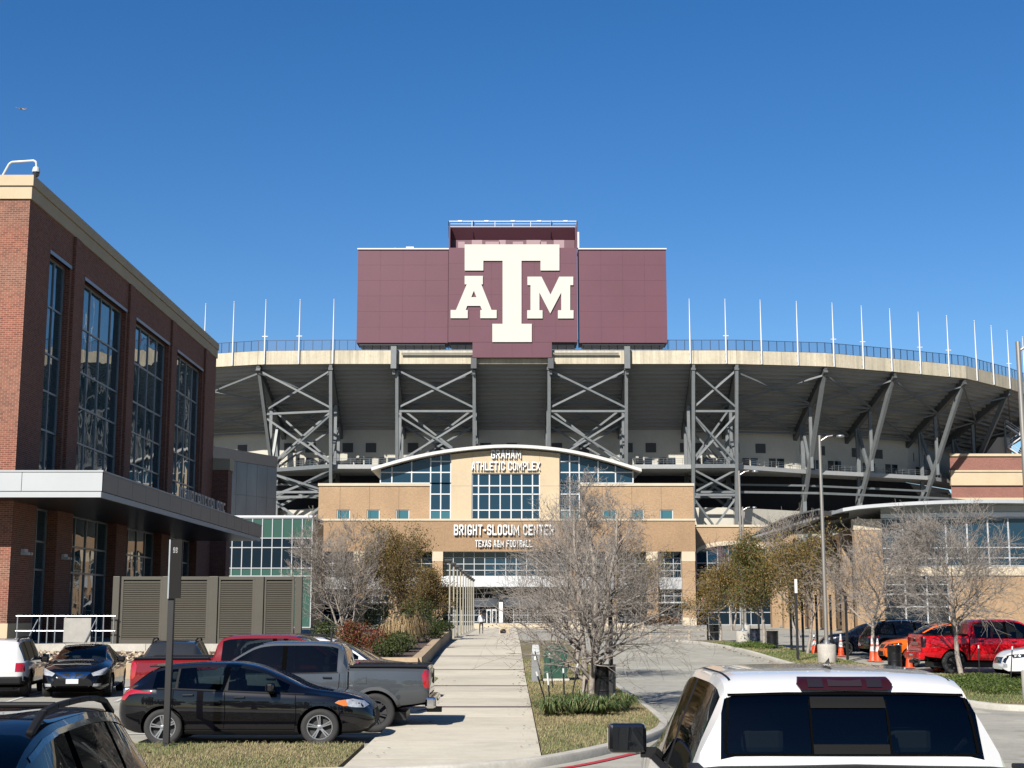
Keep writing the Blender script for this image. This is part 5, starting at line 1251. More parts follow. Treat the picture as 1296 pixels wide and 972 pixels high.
# --- black hatchback
c = car('hatch', 'black hatchback parked side-on at the edge of the grass', 'hatchback', None, (-4.63, 25.95, 0), 0, sx=1.02, sz=.95, pmat=P_BLK, glass=M_CLEAR, name='hatchback', style=5)
both(c, 'tail_light', [(.035, .80), (.06, .93), (.22, 1.0), (.36, .985), (.60, .95), (.60, .925), (.36, .925), (.22, .90), (.14, .80)], M_TAIL)
both(c, 'head_light', [(3.72, .76), (3.78, .80), (4.0, .82), (4.18, .775), (4.26, .70), (4.2, .665), (4.0, .68)], M_HEAD); both(c, 'indicator', [(3.72, .757), (3.79, .797), (3.9, .81), (3.93, .70), (3.86, .70)], M_AMBER, .009)
patch(c, 'grille', [(-.42, .40), (.42, .40), (.5, .52), (.40, .62), (-.40, .62), (-.5, .52)], 'f', M_TRIM)
belt_trim(c, M_TRIM, .7, 3.2); both(c, 'sill_trim', [(1.2, .215), (3.05, .215), (3.05, .26), (1.2, .26)], M_TRIM)
box_on(c, 'roof_spoiler', .48, .80, -.56, .56, 1.385, 1.415, P_BLK, .012)
patch(c, 'rear_plate', [(-.26, .72), (.26, .72), (.26, .83), (-.26, .83)], 'b', M_PLATE, .02)
for ax in ('l', 'r'): strip(c, 'body_crease', [(.5, .80), (2.0, .79), (3.6, .76)], ax, P_BLK, .018, .008)
# --- grey pickup, tail to the footpath
def pickup_extras(c, tail=M_TAIL, bumper=M_CHROME, fl=None, tg=None):
    both(c, 'tail_light', [(.012, .93), (.012, 1.30), (.10, 1.31), (.15, 1.22), (.12, .98), (.08, .93)], tail)
    for s in (-1, 1): patch(c, 'tail_light', [(s*.80, .94), (s*.945, .94), (s*.945, 1.28), (s*.80, 1.28)], 'b', tail, .008)
    box_on(c, 'rear_bumper', -.14, .09, -.96, .96, .50, .74, bumper, .05); box_on(c, 'tow_hitch', -.22, .1, -.06, .06, .36, .48, M_BLACK)
    both(c, 'head_light', [(5.3, .98), (5.32, 1.08), (5.62, 1.04), (5.7, .95), (5.6, .88)], M_HEAD)
    patch(c, 'grille', [(-.62, .72), (.62, .72), (.6, 1.08), (-.6, 1.08)], 'f', M_TRIM, .02); box_on(c, 'front_bumper', 5.62, 5.92, -.82, .82, .46, .68, bumper, .06)
    patch(c, 'rear_plate', [(-.24, .54), (.24, .54), (.24, .68), (-.24, .68)], 'b', M_PLATE, .16)
    for ax in ('l', 'r'): strip(c, 'bed_gap', [(1.68, 1.33), (1.68, .60)], ax, M_SEAM, .03, .004)
    for s in (-1, 1): box_on(c, 'bed_rail', .04, 1.67, s*.90, s*.975, 1.385, 1.415, M_TRIM, .008)
    patch(c, 'tailgate_handle', [(-.14, 1.12), (.14, 1.12), (.14, 1.22), (-.14, 1.22)], 'b', M_TRIM, .01)
    patch(c, 'tailgate_gap', [(-.80, .78), (.80, .78), (.80, .80), (-.80, .80)], 'b', M_SEAM, .008)
    if fl: flare(c, fl)
c = car('pickup', 'grey double-cab pickup with black wheels and its tail over the footpath', 'pickup truck', None, (-4.3, 28.75, 0), PI, sx=5.42/5.85, sy=.935, sz=.885, pmat=P_GREY, glass=M_TINT, name='pickup_truck', rim=R_DARK, style=6)
pickup_extras(c, fl=mat('grey_flare', (.075, .08, .085), .45))
both(c, 'fuel_door', [(1.30, 1.03), (1.48, 1.03), (1.48, 1.19), (1.30, 1.19)], P_GREY, .008); belt_trim(c, M_TRIM, 1.9, 4.3)
box_on(c, 'roof_antenna', 2.15, 2.19, -.02, .02, 1.9, 2.12, M_BLACK, .006)
# --- red pickup behind it
c = car('pickup', 'dark red crew-cab pickup parked behind the grey pickup', 'pickup truck', None, (-5.2, 31.75, 0), 0, sz=.93, pmat=P_RED, name='pickup_truck', rim=R_ALLOY, style=6)
pickup_extras(c)
# --- white and silver cars beyond
c = car('suv', 'white crossover with silver roof rails parked behind the red pickup', 'crossover', None, (-4.45, 34.6, 0), 0, pmat=P_WHT, name='crossover', rim=R_ALLOY)
both(c, 'head_light', [(3.95, .86), (4.1, .95), (4.42, .88), (4.4, .8)], M_HEAD)
c = car('sedan', 'silver saloon parked next to the white crossover', 'saloon', None, (-4.5, 37.4, 0), 0, pmat=P_SIL, name='saloon', rim=R_ALLOY, style=10)
both(c, 'head_light', [(4.2, .76), (4.3, .84), (4.66, .77), (4.6, .68)], M_HEAD)
# --- black saloon facing the camera, white boxy 4x4, dark 4x4s along the retaining wall
hA = math.atan2(-1, .15)
c = car('sedan', 'black saloon facing the lane with a chrome badge and a white number plate', 'saloon', None, (-12.0, 40.75, 0), hA, sz=.93, pmat=P_BLK, name='saloon', rim=R_ALLOY, style=10, fglass=M_CLEAR)
for s in (-1, 1):
    patch(c, 'head_light', [(s*.46, .70), (s*.52, .62), (s*.78, .66), (s*.86, .80), (s*.80, .84), (s*.62, .76)], 'f', M_HEAD, .012, cuts=4)
    patch(c, 'fog_light', [(s*.52, .34), (s*.70, .34), (s*.72, .42), (s*.54, .42)], 'f', M_HEAD, .012)
    patch(c, 'chrome_strip', [(s*.04, .52), (s*.44, .68), (s*.46, .72), (s*.40, .73), (s*.0, .57)], 'f', M_CHROME, .016, cuts=2)
patch(c, 'grille', [(-.30, .50), (.30, .50), (.42, .70), (-.42, .70)], 'f', M_TRIM, .01, cuts=4)
patch(c, 'chrome_bar', [(-.43, .705), (.43, .705), (.44, .735), (-.44, .735)], 'f', M_CHROME, .014, cuts=4)
patch(c, 'badge', [(.09*math.cos(t*.785), .64+.09*math.sin(t*.785)) for t in range(8)], 'f', M_CHROME, .02, cuts=1)
patch(c, 'number_plate', [(-.16, .42), (.16, .42), (.16, .55), (-.16, .55)], 'f', M_PLATE, .03, cuts=1)
patch(c, 'air_intake', [(-.44, .26), (.44, .26), (.40, .36), (-.40, .36)], 'f', M_SEAM, .008, cuts=4)
c = car('boxsuv', 'white boxy four-by-four seen from behind next to the black saloon', 'four by four', None, (-14.2, 40.5, 0), math.atan2(1, -.16), sz=.87, pmat=P_WHT, name='four_by_four', rim=R_BLK, style=5, glass=M_PRIV, rearglass=M_PRIV, cladm=M_TRIM)
for s in (-1, 1): patch(c, 'tail_light', [(s*.66, .80), (s*.86, .80), (s*.86, 1.06), (s*.66, 1.06)], 'b', M_TAIL, .01)
both(c, 'tail_light', [(.03, .80), (.17, .80), (.17, 1.05), (.06, 1.05)], M_TAIL); box_on(c, 'rear_bumper', -.04, .16, -.84, .84, .42, .66, M_TRIM, .05); flare(c, M_TRIM)
both(c, 'lower_cladding', [(.05, .45), (.45, .36), (.45, .60), (.05, .68)], M_TRIM)
c = car('suv', 'dark grey crossover seen from behind at the retaining wall', 'crossover', None, (-9.35, 40.6, 0), math.atan2(1, -.14), pmat=P_DK, name='crossover', rim=R_ALLOY, glass=M_PRIV, rearglass=M_PRIV, sz=.90)
for s in (-1, 1): patch(c, 'tail_light', [(s*.36, .98), (s*.40, .90), (s*.80, .92), (s*.78, 1.02)], 'b', M_TAIL, .01)
both(c, 'tail_light', [(.06, .90), (.34, .96), (.32, 1.03), (.09, 1.02)], M_TAIL); patch(c, 'rear_plate', [(-.2, .72), (.2, .72), (.2, .84), (-.2, .84)], 'b', M_PLATE, .012)
c = car('suv', 'black crossover half hidden between the dark grey crossover and the red pickup', 'crossover', None, (-7.0, 40.9, 0), math.atan2(1, -.14), sz=.9, pmat=P_NAVY, name='crossover', rim=R_ALLOY, glass=M_PRIV, rearglass=M_PRIV)
both(c, 'tail_light', [(.06, .90), (.3, .94), (.3, 1.03), (.09, 1.02)], M_TAIL)
# --- dark blue 4x4 beside the camera
c = car('suv', 'blue-black four-by-four with black roof rails beside the grass strip', 'four by four', None, (-3.3, 8.35, 0), -PI/2+.02, pmat=P_BLK, name='four_by_four', glass=M_PRIV, rearglass=M_PRIV, sz=1.0, sx=1.0, rim=R_ALLOY)
both(c, 'tail_light', [(.05, .92), (.2, 1.0), (.26, 1.06), (.1, 1.06)], M_TAIL)
for ax in ('l', 'r'): strip(c, 'window_trim', [(.55+i*.27, c['S']['zt'](.55+i*.27)-.085) for i in range(9)], ax, M_GLOSSB, .03, .006)
for k in (1.7,):
    MB().tube((k+.3-c['cx'], -.58, 1.73), (k+.3-c['cx'], .58, 1.73), .018).build('roof_bar', M_TRIM, c['root'], local=True)
# --- white pickup in the foreground
c = car('pickup', 'white crew-cab pickup seen from behind with a dark rear window', 'pickup truck', None, (2.0, 9.72, 0), PI/2-.012, pmat=P_WHT, name='pickup_truck', rim=R_ALLOY, glass=M_TINT, rearglass=wavy_glass('rear_tint', (0, 0, 0), 0, trans=.36), fglass=M_CLEAR)
pickup_extras(c)
cx = c['cx']; xb = 1.86
lamp = [(-.285, 1.835), (-.265, 1.803), (.265, 1.803), (.285, 1.835), (.265, 1.868), (-.265, 1.868)]
patch(c, 'brake_light', lamp, 'b', M_TAILD, .012, cuts=3, thick=.012)
patch(c, 'brake_light_lens', [(-.10, 1.82), (.10, 1.82), (.10, 1.852), (-.10, 1.852)], 'b', mat('smoked_lens', (.03, .02, .024), .2), .03, cuts=2)
for s in (-1, 1): patch(c, 'cargo_lamp', [(s*.13, 1.815), (s*.22, 1.815), (s*.22, 1.855), (s*.13, 1.855)], 'b', mat('smoked_lens2', (.02, .016, .02), .2), .03, cuts=2)
for s in (-1, 1): patch(c, 'slider_frame', [(s*.222, 1.455), (s*.236, 1.455), (s*.232, 1.76), (s*.218, 1.76)], 'b', M_SEAM, .006, cuts=3)
patch(c, 'slider_header', [(-.222, 1.715), (.222, 1.715), (.218, 1.775), (-.218, 1.775)], 'b', mat('grey_trim', (.006, .006, .0065), .7, spec=.1), .007, cuts=3)
patch(c, 'slider_sill', [(-.222, 1.455), (.222, 1.455), (.222, 1.51), (-.222, 1.51)], 'b', MATS['grey_trim'], .007, cuts=3)
MB().add([(2.35-cx-.1, 0, 1.92), (2.35-cx+.12, -.02, 1.92), (2.35-cx+.12, .02, 1.92), (2.35-cx-.06, 0, 1.995)], [(0, 1, 2), (0, 3, 1), (1, 3, 2), (2, 3, 0)]).build('antenna_fin', M_GLOSSB, c['root'], local=True, fix=True)
for s in (-1, 1):
    strip(c, 'roof_ditch', [(2.02, s*.665), (3.4, s*.68)], 't', M_TRIM, .014, .003)
    strip(c, 'glass_seal', [(s*.735, 1.46), (s*.725, 1.6), (s*.70, 1.77)], 'b', M_SEAM, .018, .005)
strip(c, 'glass_seal', [(-.70, 1.785), (-.35, 1.795), (.35, 1.795), (.70, 1.785)], 'b', M_SEAM, .014, .005); strip(c, 'glass_seal', [(-.73, 1.452), (.73, 1.452)], 'b', M_SEAM, .014, .006)
both(c, 'window_surround', [(4.05, 1.225), (4.32, 1.225), (4.32, 1.245), (4.05, 1.245)], M_TRIM); belt_trim(c, M_TRIM, 1.9, 4.3, 0, .04)
# --- parked cars on the right
c = car('pickup', 'bright red crew-cab pickup with black wheels behind the traffic cones', 'pickup truck', None, (17.6, 52.6, gz(52.6)), 0, pmat=P_RED2, name='pickup_truck', rim=R_BLK, style=6)
pickup_extras(c, tail=M_TAILD, bumper=P_RED2); patch(c, 'tailgate_stamp', [(-.5, 1.0), (.5, 1.0), (.5, 1.12), (-.5, 1.12)], 'b', paint('deep_red_paint', (.3, .004, .008)), .006)
c = car('suv', 'orange crossover with its nose out beside the red pickup', 'crossover', None, (16.85, 57.0, gz(57)), PI, pmat=P_ORG, name='crossover', rim=R_BLK, cladm=M_TRIM)
both(c, 'head_light', [(3.95, .86), (4.0, .94), (4.42, .88), (4.45, .8)], M_GLOSSB); patch(c, 'grille', [(-.6, .72), (.6, .72), (.55, .86), (-.55, .86)], 'f', M_GLOSSB, .01); patch(c, 'air_intake', [(-.6, .44), (.6, .44), (.5, .60), (-.5, .60)], 'f', M_TRIM, .01)
c = car('suv', 'white crossover with black headlights and its nose beside the red pickup', 'crossover', None, (18.05, 46.9, gz(47)), PI, pmat=P_WHT, name='crossover', rim=R_BLK, cladm=M_TRIM)
both(c, 'head_light', [(3.9, .84), (3.95, .93), (4.45, .88), (4.48, .76)], M_GLOSSB); patch(c, 'grille', [(-.6, .62), (.6, .62), (.6, .80), (-.6, .80)], 'f', M_GLOSSB, .01)
for s in (-1, 1): patch(c, 'fog_light', [(s*.5, .5), (s*.66, .5), (s*.66, .6), (s*.5, .6)], 'f', M_HEAD, .012)
c = car('suv', 'black crossover with red tail lamps beyond the orange crossover', 'crossover', None, (17.4, 62.3, gz(62)), .12, pmat=P_BLK, name='crossover', rim=R_BLK, glass=M_PRIV, rearglass=M_PRIV)
both(c, 'tail_light', [(.05, .9), (.35, .95), (.33, 1.05), (.09, 1.04)], M_TAIL)
for s in (-1, 1): patch(c, 'tail_light', [(s*.4, .94), (s*.8, .92), (s*.78, 1.03), (s*.4, 1.0)], 'b', M_TAIL, .01)
c = car('sedan', 'black saloon parked farthest along behind the lamp plinths', 'saloon', None, (16.6, 66.4, gz(66)), PI-.1, pmat=P_NAVY, name='saloon', rim=R_BLK, glass=M_PRIV)
patch(c, 'grille', [(-.42, .46), (.42, .46), (.42, .70), (-.42, .70)], 'f', M_CHROME, .012); both(c, 'head_light', [(4.2, .76), (4.3, .84), (4.66, .77), (4.6, .68)], M_HEAD)
c = car('boxsuv', 'small maroon jeep parked behind the shrubs by the path lamps', 'jeep', None, (-6.4, 100, .5), .2, sx=.8, sy=.85, sz=.85, pmat=paint('maroon_paint', (.06, .012, .016)), name='jeep', rim=R_BLK, glass=M_PRIV, det=False)
# ---------------------------------------------------------------- trees and plants
M_BARK = mat('grey_bark', (.36, .31, .26), .9, var=.3, vscale=7, bump=.6, bscale=30)
M_TWIG = mat('twig_bark', (.32, .28, .24), .9, var=.25, vscale=3)
M_BARKB = mat('brown_bark', (.17, .125, .09), .9, var=.3, vscale=7)
def leafmat(name, col, tr=.35):
    col = tuple(c*1.35 for c in col)
    if name in MATS: return MATS[name]
    m = mat(name, col, .6, var=.3, vscale=1.3, spec=.3); N = m.node_tree.nodes; L = m.node_tree.links
    t = N.new('ShaderNodeBsdfTranslucent'); t.inputs[0].default_value = (*[min(1, c*1.4) for c in col], 1); ms = N.new('ShaderNodeMixShader'); ms.inputs[0].default_value = tr
    L.new(N['Principled BSDF'].outputs[0], ms.inputs[1]); L.new(t.outputs[0], ms.inputs[2]); L.new(ms.outputs[0], N['Material Output'].inputs[0]); return m
L_OLIVE = [leafmat('leaf_olive', (.105, .095, .022)), leafmat('leaf_bronze', (.17, .105, .035)), leafmat('leaf_green', (.065, .085, .02))]
L_GOLD = [leafmat('leaf_gold', (.19, .125, .03)), leafmat('leaf_olive', (.105, .095, .022)), leafmat('leaf_bronze', (.17, .105, .035))]
L_BROWN = [leafmat('leaf_bronze', (.17, .105, .035)), leafmat('leaf_olive', (.105, .095, .022)), leafmat('leaf_brownish', (.12, .085, .035))]
def rot_dir(d, ang, r):
    ax = d.cross(Vector((r.uniform(-1, 1), r.uniform(-1, 1), r.uniform(-1, 1))))
    if ax.length < 1e-4: ax = Vector((1, 0, 0))
    return (Matrix.Rotation(ang, 3, ax.normalized()) @ d).normalized()
def grow(r, base, height, spread, stems, depth, lean=.25, kids=(5, 5, 4, 4), ratio=.52, rad=.09, crown0=.25, wig=.16, upb=.10, taper=.45):
    """recursive branching; returns (list of (p,q,r0,r1,level)), tips"""
    segs = []; tips = []
    def branch(p, d, ln, rd, lv):
        n = 6 if lv == 0 else (4 if lv < 3 else 3); pts = [p]; q = p.copy(); dd = d.copy()
        for i in range(n):
            dd = (dd + Vector((r.uniform(-1, 1), r.uniform(-1, 1), r.uniform(-.8, .8)))*(wig, wig*.9, wig*.65, wig*.5, wig*.4)[min(lv, 4)] + Vector((0, 0, upb))).normalized()
            q = q + dd*(ln/n); pts.append(q.copy())
        for i in range(n): segs.append((pts[i], pts[i+1], rd*(1-.75*i/n), rd*(1-.75*(i+1)/n), lv))
        if lv >= depth: tips.append((pts[-1], dd)); tips.append((pts[len(pts)//2], dd)); return
        k = kids[min(lv, len(kids)-1)]
        for i in range(k):
            t = (crown0 if lv == 0 else .22)+(1-(crown0 if lv == 0 else .22))*(i+r.random())/k; f = t*n; a = min(int(f), n-1); s = pts[a].lerp(pts[a+1], f-a)
            bd = (pts[a+1]-pts[a]).normalized(); nd = rot_dir(bd, r.uniform(.5, 1.05), r)
            if lv == 0: nd = (Vector((nd.x*spread, nd.y*spread, abs(nd.z)*.8+.15))).normalized()
            branch(s, nd, ln*(ratio if lv == 0 else .52)*r.uniform(.75, 1.2)*(1.15+.25*(taper-.45)-taper*t if lv == 0 else 1), max(.0035, rd*(1-.75*t)*.62), lv+1)
    for k in range(stems):
        a = 2*math.pi*(k+r.random()*.5)/stems; d = Vector((math.cos(a)*lean, math.sin(a)*lean, 1)).normalized() if stems > 1 else Vector((r.uniform(-.05, .05), r.uniform(-.05, .05), 1)).normalized()
        off = Vector((math.cos(a), math.sin(a), 0))*(rad*1.3 if stems > 1 else 0)
        branch(base+off, d, height*(.80 if stems > 1 else .86)*r.uniform(.85, 1.08), rad*r.uniform(.8, 1.1), 0)
    return segs, tips
def tree(name, label, cat, base, height, spread=1.0, stems=1, depth=3, seed=1, rad=.09, leaves=0, lsize=.07, lm=None, twm=None, bark=None, kids=(9, 6, 5, 4), ratio=.5, crown0=.28, group=None, lean=.22, upb=.1, clump=.2, minr=None, taper=.45):
    r = random.Random(seed); base = Vector(base); t = thing(name, label, cat, base, group)
    segs, tips = grow(r, base-Z3*.05, height, spread, stems, depth, lean, kids, ratio, rad, crown0, upb=upb, taper=taper)
    tk, br = MB(), MB(); mr = minr or max(.004, base.y*.00011)
    for p, q, a, b, lv in segs:
        (tk if lv == 0 else br).tube(p, q, max(a, mr), max(b, mr*.8), 8 if lv == 0 else (5 if lv == 1 else 3), cap=False)
    tk.build('trunk', bark or M_BARK, t, smooth=True); cr = br.build('crown', twm or M_TWIG, t, smooth=True)
    if leaves:
        lf = MB(); mi = []
        for i in range(leaves):
            p, d = r.choice(tips); c = p+Vector((r.gauss(0, 1), r.gauss(0, 1), r.gauss(0, .8)))*clump
            n = Vector((r.uniform(-1, 1), r.uniform(-1, 1), r.uniform(-.3, 1))).normalized(); u = n.orthogonal().normalized(); u = Matrix.Rotation(r.uniform(0, 6.28), 3, n) @ u; v = n.cross(u); s = lsize*r.uniform(.6, 1.3)
            lf.add([c-u*s*.5, c+v*s*.28, c+u*s*.5, c-v*s*.28], [(0, 1, 2, 3)]); mi.append(r.choices(range(len(lm)), weights=[4, 3, 2][:len(lm)])[0])
        me = lf.mesh('leaves', lm, False, base); me.polygons.foreach_set('material_index', mi); o = share('leaves', me, cr); o['kind'] = 'stuff'
    return t
def Gp(px, py): return onG(px, py)
b = Gp(742, 893)
tree('bare_tree', 'large bare many-stemmed tree on the island beside the black drum', 'tree', (1.85, 35.0, .1), 6.6, 1.5, 3, 4, 11, .095, kids=(18, 9, 5, 3), ratio=.40, crown0=.10, lean=.10, upb=.04, taper=1.0)
tree('bare_tree', 'slim bare tree behind the green utility box', 'tree', (2.1, 47.5, .2), 5.6, 1.1, 2, 4, 12, .06, kids=(11, 7, 5, 3), ratio=.45, crown0=.2, lean=.15)
tree('bare_tree', 'short bare tree at the far end of the island', 'tree', (1.7, 62, .35), 4.6, 1.1, 2, 3, 21, .06, kids=(9, 6, 4), ratio=.5, crown0=.2)
tree('bare_tree', 'bare twiggy tree in the planter by the louvre screen', 'tree', (xx(437, 66), 66, .8), 5.7, 1.3, 4, 4, 13, .055, kids=(11, 7, 5, 3), ratio=.45, crown0=.12, lean=.26)
tree('leafy_tree', 'olive leaved tree in the planter behind the bare twiggy tree', 'tree', (xx(492, 84), 84, .9), 5.8, 1.2, 2, 3, 14, .09, 18000, .11, L_BROWN, kids=(15, 8, 5), ratio=.45, crown0=.2, bark=M_BARKB, twm=M_BARKB, clump=.28, lean=.14)
tree('leafy_tree', 'rounder olive leaved tree nearest the row of path lamps', 'tree', (xx(546, 97), 97, .9), 4.7, 1.4, 2, 3, 15, .08, 16000, .11, L_BROWN, kids=(13, 8, 5), ratio=.5, crown0=.22, bark=M_BARKB, twm=M_BARKB, clump=.28)
tree('leafy_tree', 'thin golden tree in front of the brick piers beyond the low fence', 'tree', (xx(806, 118), 118, .5), 6.8, 1.2, 2, 3, 16, .09, 5500, .14, L_GOLD, kids=(10, 6, 5), ratio=.45, crown0=.2, clump=.3)
tree('leafy_tree', 'bronze leaved tree by the stop sign', 'tree', (xx(909, 84), 84, .5), 4.3, 1.4, 1, 3, 17, .09, 12000, .10, L_GOLD, kids=(12, 7, 5), ratio=.5, crown0=.35, clump=.25)
tree('leafy_tree', 'tallest olive leaved tree on the verge between two lamp plinths', 'tree', (12.5, 71.5, .45), 5.4, 1.15, 1, 3, 18, .10, 20000, .10, L_OLIVE, kids=(14, 7, 5), ratio=.44, crown0=.3, clump=.24)
tree('leafy_tree', 'half bare olive tree on the verge behind the small lot sign', 'tree', (13.4, 65.5, .4), 4.9, 1.3, 1, 3, 19, .085, 9000, .10, L_GOLD, kids=(13, 7, 5), ratio=.5, crown0=.32, clump=.25)
tree('bare_tree', 'bare pale tree in front of the dark parked cars', 'tree', (15.1, 60.5, gz(60)+.1), 5.1, 1.6, 1, 4, 20, .10, kids=(26, 10, 6, 3), ratio=.52, crown0=.26, upb=.03, taper=.7)
tree('bare_tree', 'bare wide tree with a pale trunk in front of the red pickup', 'tree', (15.4, 49.6, .12), 5.0, 1.8, 1, 4, 22, .11, kids=(28, 10, 6, 3), ratio=.56, crown0=.3, upb=.03, taper=.7)
tree('bare_tree', 'bare tree against the slatted sunshade', 'tree', (xx(1008, 98), 98, .5), 7.6, 1.2, 2, 3, 23, .1, kids=(12, 7, 6), ratio=.46, crown0=.2)
tree('bare_tree', 'bare tree in front of the arched window', 'tree', (xx(925, 135), 135, .5), 8.6, 1.3, 2, 3, 24, .12, kids=(11, 7, 5), ratio=.46, crown0=.25, twm=mat('reddish_twig', (.20, .14, .125), .9))
# planter with shrubs beside the path
structure(MB().add([(-11.5, 52.2, gz(52)+.42), (-3.5, 52.2, gz(52)+.42), (-3.65, 72, gz(72)+.42), (-3.9, 93, .92), (-11.5, 93, .92), (-11.5, 72, gz(72)+.42)], [(0, 1, 2, 5), (5, 2, 3, 4)]).build('planting_bed', M_MULCH))
pw = thing('planter_wall', 'low tan block wall edging the planting bed along the footpath', 'wall', (-3.4, 72, .3))
n = 14
for i in range(n):
    y0, y1 = 52+41*i/n, 52+41*(i+1)/n-.02; xa, xb = -3.25-.6*(y0-52)/41, -3.25-.6*(y1-52)/41; z0, z1 = gz(y0), gz(y1); h = .58
    MB().add([(xa-.35, y0, z0-.2), (xa, y0, z0-.2), (xb, y1, z1-.2), (xb-.35, y1, z1-.2), (xa-.35, y0, z0+h), (xa, y0, z0+h), (xb, y1, z1+h), (xb-.35, y1, z1+h)],
             [(3, 2, 1, 0), (4, 5, 6, 7), (0, 1, 5, 4), (1, 2, 6, 5), (2, 3, 7, 6), (3, 0, 4, 7)]).build('block', M_TANBLK, pw)
for i in range(3): MB().box(-11.6+i*2.75, -8.87+i*2.75, 51.7, 51.99, -.1, gz(52)+.58).build('block', M_TANBLK, pw)
def shrub(name, label, cat, base, rx, rz, mats, n=1500, ls=.07, seed=1, group=None, stems=True):
    r = random.Random(seed); t = thing(name, label, cat, base, group); base = Vector(base); lobes = [(Vector((r.uniform(-.6, .6)*rx, r.uniform(-.6, .6)*rx, rz*r.uniform(.45, .75))), r.uniform(.45, .7)) for _ in range(7)]
    if stems:
        s = MB()
        for i in range(12): a = r.uniform(0, 6.28); s.tube(base, base+Vector((math.cos(a)*rx*.6, math.sin(a)*rx*.6, rz*r.uniform(.6, 1))), .015, .006, 4, cap=False)
        s.build('stems', M_BARKB, t)
    lf = MB(); mi = []
    for i in range(n):
        c, s = r.choice(lobes); d = Vector((r.gauss(0, 1), r.gauss(0, 1), r.gauss(0, 1))).normalized()*(s*r.uniform(.5, 1.05)); p = base+c+Vector((d.x*rx, d.y*rx, d.z*rz*.8))
        if p.z < base.z+.02: p.z = base.z+.03+r.random()*.1
        nn = (d+Vector((r.uniform(-.8, .8), r.uniform(-.8, .8), r.uniform(-.2, .8)))).normalized(); u = nn.orthogonal().normalized(); u = Matrix.Rotation(r.uniform(0, 6.28), 3, nn) @ u; v = nn.cross(u); k = ls*r.uniform(.6, 1.3)
        lf.add([p-u*k*.5, p+v*k*.3, p+u*k*.5, p-v*k*.3], [(0, 1, 2, 3)]); mi.append(r.randrange(len(mats)))
    me = lf.mesh('foliage', mats, False, base); me.polygons.foreach_set('material_index', mi); share('foliage', me, t); return t
def tuft(name, label, cat, base, h, spread, n, mats, wd, seed=1, group=None):
    r = random.Random(seed); t = tag(bpy.data.objects.new(name, None), label, cat, group); COL.objects.link(t); t.location = base; WPOS[t.name] = Vector(base); base = Vector(base); g = MB(); mi = []
    for i in range(n):
        a = r.uniform(0, 6.28); q = r.random()**.7; out = spread*q; hh = h*r.uniform(.65, 1.1)*(1-.35*q); d = Vector((math.cos(a), math.sin(a), 0)); s = Vector((-d.y, d.x, 0))*wd; b0 = base+d*out*.18*r.random()
        p1 = b0+d*out*.45+Z3*hh*.75; p2 = b0+d*out*.85+Z3*hh; p3 = b0+d*out*1.15+Z3*hh*(1-.55*q)
        g.add([b0-s, b0+s, p1+s, p1-s, p2+s*.8, p2-s*.8, p3], [(0, 1, 2, 3), (3, 2, 4, 5), (5, 4, 6)]); mi += [r.randrange(len(mats))]*3
    me = g.mesh('blades', mats, False, base); me.polygons.foreach_set('material_index', mi); share('blades', me, t); return t
G_DK = [leafmat('leaf_dark', (.03, .042, .012)), leafmat('leaf_green', (.065, .085, .02)), leafmat('leaf_mid', (.05, .062, .016))]
G_RED = [leafmat('leaf_red', (.17, .035, .02)), leafmat('leaf_maroon', (.12, .035, .02)), leafmat('leaf_olive', (.105, .095, .022))]
bz = lambda y: gz(y)+.4
def bed(px, y): return (xx(px, y, 810), y, bz(y))
shrub('red_shrub', 'red leaved shrub in the planting bed behind the silver saloon', 'shrub', bed(455, 58), .85, 1.25, G_RED, 2600, .09, 1)
shrub('red_shrub', 'smaller red leaved shrub beside the tan ornamental grass', 'shrub', bed(478, 56.5), .6, 1.0, G_RED, 1500, .09, 2)
for k, (px, y, rx, rz, lab) in enumerate([(495, 56, .75, .75, 'low dark green shrub at the near end of the planting bed'), (515, 60, .8, .8, 'rounded dark green shrub beside the tan ornamental grass'), (540, 72, .95, 1.0, 'broad green shrub halfway along the planter wall'), (557, 86, .9, .8, 'small green shrub near the path lamps'), (528, 78, 1.1, 1.9, 'tall dark shrub behind the broad green shrub'), (548, 90, 1.0, 1.3, 'dark shrub under the round olive tree'), (415, 62, .8, 1.1, 'green brown shrub beside the louvre screen'), (470, 68, 1.2, 2.0, 'tall olive shrub behind the red leaved shrubs')]):
    shrub('green_shrub', lab, 'shrub', bed(px, y), rx, rz, G_DK, 2000, .09, 30+k, 'shrubs in the planting bed')
M_TAN = [mat('straw_blade', (.42, .30, .15), .8), mat('straw_blade_b', (.33, .22, .10), .8)]
for k, (px, y, lab) in enumerate([(497, 63, 'large clump of tan ornamental grass in the planting bed'), (511, 62, 'tan ornamental grass clump beside the rounded dark shrub'), (527, 70, 'tan ornamental grass clump below the olive tree')]):
    tuft('ornamental_grass', lab, 'grass clump', bed(px, y), 1.5, .75, 420, M_TAN, .014, 50+k, 'tan ornamental grasses')
M_LIR = [mat('liriope', (.055, .10, .018), .5), mat('liriope_b', (.09, .14, .03), .55), mat('liriope_c', (.17, .17, .06), .6)]
for k, (px, y) in enumerate([(697, 913), (712, 908), (728, 911), (744, 909), (760, 912), (776, 908), (790, 905), (735, 902)]):
    p = Gp(px, y); tuft('border_grass', 'green strap-leaved clump at the foot of the big bare tree', 'grass clump', (p.x, p.y, .1), .42, .5, 190, M_LIR, .011, 60+k, 'strap-leaved clumps under the bare tree')
